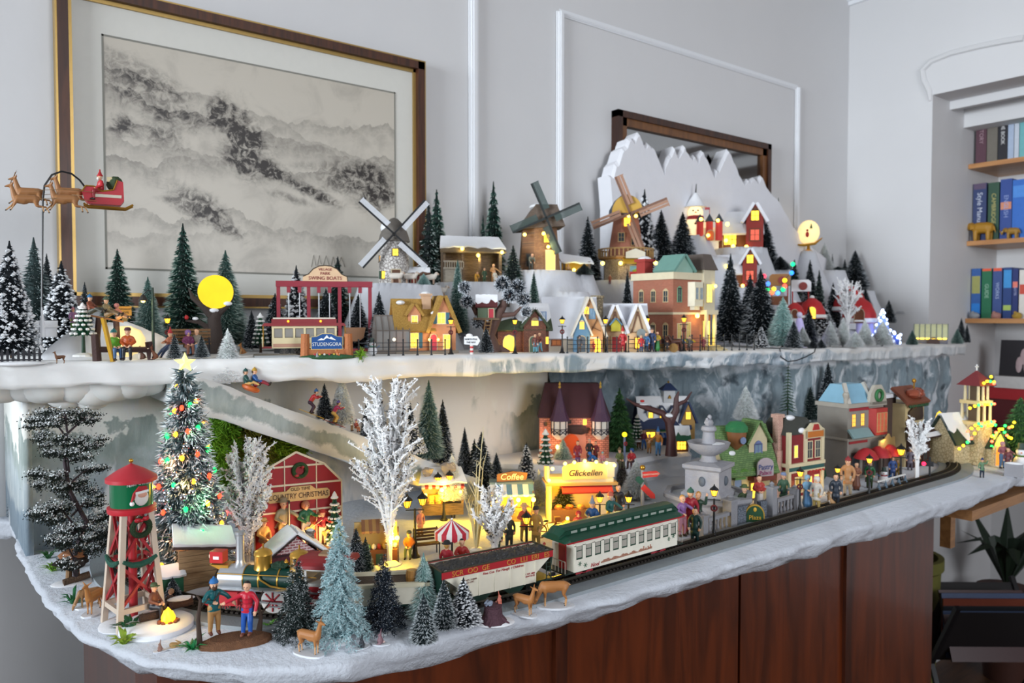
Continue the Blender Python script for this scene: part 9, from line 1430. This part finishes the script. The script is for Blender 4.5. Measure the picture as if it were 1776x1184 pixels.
P(r,'frame',MB().bar((-16*k,0,12*k),(-4*k,0,26*k),1.6*k,1.6*k).bar((-4*k,0,26*k),(12*k,0,26*k),1.6*k,1.6*k).bar((12*k,0,30*k),(16*k,0,12*k),1.6*k,1.6*k).bar((-4*k,0,26*k),(0,0,10*k),1.6*k,1.6*k).bar((0,0,10*k),(12*k,0,26*k),1.6*k,1.6*k).bar((-16*k,0,12*k),(0,0,10*k),1.6*k,1.6*k),mat('8a5a30',.5));P(r,'saddle',MB().ball((-5*k,0,29*k),(5*k,2*k,1.8*k),8),BLACK);P(r,'basket',MB().box(10*k,20*k,-4*k,4*k,28*k,36*k),mat('9a6a34',.7));P(r,'handlebar',MB().bar((10*k,-5*k,33*k),(10*k,5*k,33*k),1.2*k,1.2*k),BLACK)
p=L(986,944);k=mpp(p);r=root('yellow_armchair','round yellow lit armchair between bicycle and girl in red','armchair',p,face_cam(p)+.3);P(r,'back',MB().prism([(16*k*math.cos(t),14*k+26*k*math.sin(t))for t in np.linspace(0,PI,12)],8*k,13*k),mat('d8902c',.5));P(r,'seat',MB().box(-14*k,14*k,-10*k,9*k,8*k,18*k),mat('a8302c',.5));P(r,'arm',MB().box(-17*k,-13*k,-10*k,10*k,0,26*k).box(13*k,17*k,-10*k,10*k,0,26*k),mat('d8902c',.5));P(r,'lamp_bulb',MB().ball((0,6*k,44*k),3.4*k,8),BULB,True);glow((0,-6*k,40*k),.03,(1,.75,.15),.003,r)
p=L(826,952);k=mpp(p);r=root('bare_twigs','pale lit bare twig tree between the stalls','tree',p,0);b=MB();rr=random.Random(12)
for i in range(9):
 a=i*2.4;s=26*k*rr.uniform(.2,1);h_=150*k*rr.uniform(.55,1.2)if i else 212*k;e=V((s*math.cos(a),s*math.sin(a)*.6,h_));m_=e*.5+V((rr.gauss(0,4)*k,0,0));b.tube([(0,0,0),m_*.5,m_,e],[3*k,2.2*k,1.5*k,.5*k],5)
 for j in range(3):u=rr.uniform(.5,.95);q=e*u;b.tube([q,q+V((rr.gauss(0,10)*k,rr.gauss(0,6)*k,rr.uniform(10,30)*k))],[1*k,.3*k],4)
P(r,'branches',b,mat('d6cfa8',.6),True);P(r,'base',MB().ball((0,0,0),(12*k,10*k,3*k),10),SHEET,True)
A=L(1524,856);B=L(1572,842);r=root('frosted_hedge_fence','row of five little frosted blue cones with a beaded rail','hedge fence',A,math.atan2(B.y-A.y,B.x-A.x));ln=(B-A).length;k=mpp(A);me=MB().lathe([(6*k,0),(4*k,8*k),(.0004,20*k)],9).mesh('frosted_cone',mat('5a6d7d',.8,var=.5,vs=400));bd_=MB().ball((0,0,0),2*k,6).mesh('bead',WHITE,True)
for i in range(5):link('frosted_cone',me,r,(ln*i/4.2,0,0))
for i in range(16):link('bead',bd_,r,(ln*i/16,.001,21*k))
P(r,'rail',MB().bar((0,.001,20*k),(ln,.001,20*k),.6*k,.6*k),GREY)
p=L(1612,832);k=mpp(p);r=root('rail_signal','dark railway signal post with a red light by the curve','signal',p,face_cam(p));P(r,'post',MB().bar((0,0,0),(0,0,40*k),3*k,3*k),BLACK);P(r,'head',MB().box(-8*k,6*k,-2*k,2*k,24*k,32*k),BLACK);P(r,'red_lens',MB().ball((-9*k,-3*k,28*k),3.4*k,10),mat('ff2040',.4,emit=5),True);P(r,'base',MB().box(-12*k,12*k,-5*k,5*k,0,3*k),mat('3a3a3e',.6))
p=L(1590,836);r=glitter(1584,838,728,84,'snowy white twig tree before the chocolate shop',16,21,surf=p,stem=.35)
p=L(1758,826);k=mpp(p);r=root('stone_block','grey stone trough block at the right end of the board','stone block',p,face_cam(p));P(r,'block',MB().box(-14*k,14*k,-6*k,6*k,0,22*k),GST);P(r,'snow',MB().ball((0,0,22*k),(14*k,6*k,3*k),10),SHEET,True)
for px,by,s,lab in((1660,800,16,'dark green bush left of the red clad figure'),(1682,798,20,'taller green bush by the church wall'),(1424,834,14,'green bush at the corner of the red shop')):p=L(px,by);k=mpp(p);r=root('bush',lab,'bush',p);P(r,'leaves',MB().ball((0,0,s*k*.8),(s*k*.6,s*k*.6,s*k),10,jit=.2),mat('1f4f38',.8,bump=.8))
p=U(1162,1.0)if False else L(1066,850);k=mpp(p);r=root('globe_lamp','thin grey lamp with a yellow globe in front of the castle','street lamp',L(1083,800,tz));P(r,'pole',MB().tube([(0,0,0),(0,0,44*k)],2*k,8),mat('6d7a9a',.5));P(r,'globe',MB().ball((0,0,48*k),4.6*k,12),mat('ffd820',.4,emit=1.5),True);P(r,'wreath',MB().tube([(3*k*math.cos(t),-2.6*k,32*k+3*k*math.sin(t))for t in np.linspace(0,2*PI,10)],1.3*k,5),mat('8a2a30',.7),True)
for px,by,c,lab in((772,486,'b0282c','red barrow'),):pass
p=SITE['mill3'];k=mpp(p);q=p+V((-.02,-.075,0));q.z=hU(q.x,q.y)+.001;r=root('flower_cart','little red cart with flowers before the brown windmill','cart',q,face_cam(q));P(r,'box',MB().box(-16*k,16*k,-5*k,5*k,5*k,14*k),mat('b0282c',.5));P(r,'flowers',MB().ball((0,0,15*k),(14*k,5*k,4*k),10,jit=.3),mat('8a9a3a',.8))
for x in(-9,9):wheel(r,x*k,-6*k,5*k,5*k,'3a2a20','8a6a3a')
# ------------------------------------------------------------ alcove on the right: shelves, books, ornaments
SX=3.69;SHW=wood('a8713f','c08a54',4,.45,'Y',.1,8)
def shelf(z,lab):return T('wooden_shelf',MB().box(SX,NX,-1.0,NY-.001,z-.020,z),SHW,lab,'shelf')
zs=[on_x(1673,286,SX).z,on_x(1668,419,SX).z,on_x(1672,552,SX).z]
for z,l in zip(zs,('top wooden alcove shelf','middle wooden alcove shelf with the golden elephants','lowest wooden alcove shelf')):shelf(z,l+' on the right wall')
BX=3.74
def book(x0,x1,ty,z,col,lab,words='',wcol='d8d8d8',band=None,w_=.17,ang=0,spineX=None):
 X=spineX or BX;a=on_x(x0,500,X);c=on_x(x1,500,X);t=abs(a.y-c.y);h=on_x(x0,ty,X).z-z;r=root('book',lab,'book',(X,c.y,z),0)
 P(r,'cover',MB().box(0,w_,.0,.003,0,h).box(0,w_,t-.003,t,0,h).box(-.002,.003,0,t,0,h),mat(col,.4));P(r,'pages',MB().box(.003,w_-.004,.003,t-.003,.003,h-.004),mat('d9d4c6',.8))
 if words:q=text(r,words,(-.0028,t/2,h*.55),t*.55,mat(wcol,.5),rot=(PI/2,PI/2,-PI/2),name='spine_title')
 for z0,z1,c2 in band or():P(r,'spine_band',MB().box(-.0028,-.0015,.002,t-.002,h*z0,h*z1),mat(c2,.5))
z=zs[0]
for a in((1688,1706,189,'5a3a46','maroon book first on the top alcove shelf','HISTORY','a88a94'),(1707,1725,194,'716b62','taupe book second on the top alcove shelf','','d8d8d8'),(1726,1742,193,'24232a','black book with white title on the top alcove shelf','THE BOOK','e0e0e0'),(1743,1753,192,'a9b8cf','pale blue book on the top alcove shelf','',''),(1754,1762,194,'c2cad6','white blue book on the top alcove shelf','',''),(1763,1780,190,'6fb0b4','teal book at the right of the top alcove shelf','','')):book(a[0],a[1],a[2],z,a[3],a[4],a[5],a[6])
z=zs[1]
for a in((1685,1708,320,'33406a','navy book titled Style Manual on the middle shelf','Style Manual','c9cfdf',((.90,1,'5a4a64'),)),(1711,1730,318,'2f4f3e','dark green book titled Cambridge on the middle shelf','CAMBRIDGE','b9ae6a',None),(1732,1752,312,'2f4a90','tall royal blue book behind the larger elephant','ENGLISH','8fa0d0',((.5,.62,'d08a6a'),)),(1753,1775,313,'2f6ac0','bright blue book on the middle shelf','','',((.7,.9,'4a8ad8'),)),(1776,1790,320,'d8cdb0','cream book cut by the frame edge on the middle shelf','','')):book(*a[:3],z,*a[3:7],band=a[7]if len(a)>7 else None)
z=zs[2]
for a in((1685,1701,466,'2f5a9a','blue and yellow book first on the lowest shelf','','',((.1,.3,'1f78c8'),(.5,.85,'9a9a5a'))),(1703,1720,466,'1f6a48','green book with an orange tab on the lowest shelf','GUIDE','9ac0a8',((.95,1,'e05a3a'),)),(1722,1738,465,'3a5088','slate blue book with an orange tab on the lowest shelf','WORKS','a9b8d8',((.94,1,'e05a3a'),)),(1740,1755,464,'24407a','dark blue book with a lime dot on the lowest shelf','','',((.6,.95,'3a90d0'),(.16,.26,'a8c060'))),(1756,1766,466,'1f2f6a','thin navy book with a coral label on the lowest shelf','NOTES','a9b0d0',((.62,.74,'e07a6a'),)),(1768,1782,468,'d9d4cc','white and red book at the end of the lowest shelf','','',((.5,.7,'c84a3a'),))):book(*a[:3],z,*a[3:7],band=a[7]if len(a)>7 else None)
p=on_x(1704,413,3.71);p.z=zs[1]+.0;animal('elephant',p,40*mpp(p),PI/2+PI,('a87a24','d8c89a'),'elephant_ornament','larger golden brown elephant ornament on the middle shelf','ornament',None,False);p=on_x(1756,409,3.71);p.z=zs[1];animal('elephant',p,24*mpp(p),PI/2+PI,('9a7430','d8c89a'),'elephant_ornament','smaller golden elephant ornament on the middle shelf','ornament',None,False)
for px,c,lab in((1690,'8d9096','grey shell ornament on the lowest shelf'),(1727,'a87a70','pinkish shell ornament on the lowest shelf'),(1764,'a8883a','tan animal ornament at the right of the lowest shelf')):p=on_x(px,548,3.708);p.z=zs[2];k=mpp(p);T('shelf_ornament',MB().ball((0,0,5*k),(5*k,8*k,6*k),10,jit=.15).ball((0,3*k,10*k),3*k,8),mat(c,.5),lab,'ornament',p,smooth=True)
zl=on_x(1700,760,SX).z;shelf(zl,'lowest cabinet shelf behind the church');T('red_case',MB().box(3.74,NX-.02,on_x(1776,700,3.74).y-.3,on_x(1700,700,3.74).y,zl,on_x(1720,690,3.74).z),mat('5a1f22',.4),'dark red storage case behind the church','case');z1=on_x(1720,690,3.74).z
T('red_box',MB().box(3.73,NX-.05,on_x(1776,700,3.74).y-.3,on_x(1695,700,3.74).y,z1,z1+.05),mat('a8262c',.4),'bright red flat box behind the church tower','box');T('white_box',MB().box(3.72,NX-.05,on_x(1776,700,3.74).y-.3,on_x(1727,700,3.74).y,z1+.05,z1+.10),mat('c9c6c4',.5),'pale grey flat box on the red box','box')
ph=on_x(1732,658,3.76);r=root('photo_frame','dark tilted photograph of figures standing on the pale box','photo',(3.76,ph.y,z1+.1),0);kk=mpp(ph);pf=MB();pf.M=Matrix.Rotation(.12,4,'Y');pf.box(0,.008,-60*kk,0,0,62*kk);P(r,'print',pf,mat('2a282c',.3));pf=MB();pf.M=Matrix.Rotation(.12,4,'Y')
for i,c in enumerate((('c8908a',-30,20),('b8a8b8',-36,34),('4a6a9a',-42,18))):pf.ball((-.001,c[1]*kk,c[2]*kk),(.0015,5*kk,14*kk),8)
P(r,'printed_figures',pf,mat('b09a9c',.5))
# wooden side shelf carrying the right end of the board
WDS=wood('8a5f38','a87848',5,.5,'X',.1,8);z_=LZ-.036
r=root('side_shelf','plain wooden shelf with a triangular bracket under the right end of the board','shelf',(0,0,0));P(r,'shelf_board',MB().box(1.96,3.3,.765,1.46,1.016,1.040),WDS);q=on_y(1640,890,1.0)
P(r,'bracket_leg',MB().box(q.x,q.x+.03,.985,1.015,.82,1.016),WDS);P(r,'bracket_arm',MB().box(q.x,q.x+.28,.985,1.015,.99,1.016),WDS);P(r,'bracket_brace',MB().bar((q.x+.02,1.0,.90),(q.x+.17,1.0,1.0),.02,.02),WDS)
# dim corner under the shelf: rack, plant, basket
fx=V(on_z(1690,1150,.10));p=on_z(1680,1184,.12)
r=root('magazine_rack','black folding rack holding dark magazines under the right shelf','rack',(3.0,1.12,0),.9)
for s in(-.19,.19):
 for a,c in(((-.16,s,.0),(.16,s,.52)),((.16,s,.0),(-.16,s,.52))):P(r,'leg',MB().bar(a,c,.016,.016),BLACK)
P(r,'sling',MB().add([(-.15,-.18,.50),(-.15,.18,.50),(0,.18,.27),(0,-.18,.27),(.15,.18,.50),(.15,-.18,.50)],[(0,1,2,3),(3,2,4,5)]),mat('1c1a1c',.6))
for i,(c,lab)in enumerate((('3a1a1c','dark red magazine leaning in the black rack'),('3a4a6a','blue magazine leaning in the black rack'),('6d3424','orange edged magazine at the front of the rack'),('2a2c30','charcoal magazine in the black rack'))):
 b=MB();b.M=Matrix.Translation((3.0,1.12,.29))@Matrix.Rotation(.9,4,'Z')@Matrix.Translation((-.06+i*.035,0,0))@Matrix.Rotation(.42-i*.22,4,'Y');b.box(-.004,.004,-.15,.15,.0,.24-i*.02);T('magazine',b,mat(c,.4),lab,'magazine')
r=root('olive_basket','olive green round bin behind the magazine rack','bin',(2.97,1.40,0),0);P(r,'bin',MB().lathe([(.11,0),(.13,.54),(.14,.55),(.14,.59),(.12,.59),(.10,.05)],26),mat('6d6b30',.7),True)
r=root('potted_plant','dark leafy potted plant in the dim corner','plant',(3.55,1.25,0),0,None,.85);P(r,'pot',MB().lathe([(.09,0),(.12,.40),(.13,.41),(.13,.44),(.10,.44)],20),mat('4a2c24',.6),True)
for i in range(14):
 a=i*2.4;l=.18+.1*((i*7)%5)/5;o_=V((math.cos(a),math.sin(a),0));s=V((-o_.y,o_.x,0))*.03;q1=o_*l*.5+V((0,0,.5+.16));q2=o_*l+V((0,0,.5+.12+.1*(i%3)));P(r,'leaf',MB().add([V((0,0,.44)),q1+s,q2,q1-s,q1+V((0,0,.012))],[(0,1,4),(1,2,4),(2,3,4),(3,0,4)]),mat('1f2f22',.5))
T('white_board_panel',MB().box(3.98,4.0,.5,1.2,0,.62),mat('b9bcc0',.5),'plain white panel leaning in the dim corner','panel')
cb=[on_y(x,y,1.20)for x,y in((1338,604),(1340,618),(1352,626),(1368,624),(1384,618),(1398,610),(1402,598))];r=root('lamp_cable','black cable looping over the painted edge below the mint tree','cable',cb[0]);P(r,'cable',MB().tube([q-cb[0]-V((0,.025,0))for q in cb],.0014,6),BLACK,True)
# ------------------------------------------------------------ lettering becomes real mesh geometry
bpy.context.view_layer.update();dg=bpy.context.evaluated_depsgraph_get()
for o in[o for o in S.objects if o.type=='FONT']:
 me=bpy.data.meshes.new_from_object(o.evaluated_get(dg));me.name=o.name;n=link(o.name.split('.')[0],me,o.parent);n.location=o.location;n.rotation_euler=o.rotation_euler;n.scale=o.scale;bpy.data.objects.remove(o)
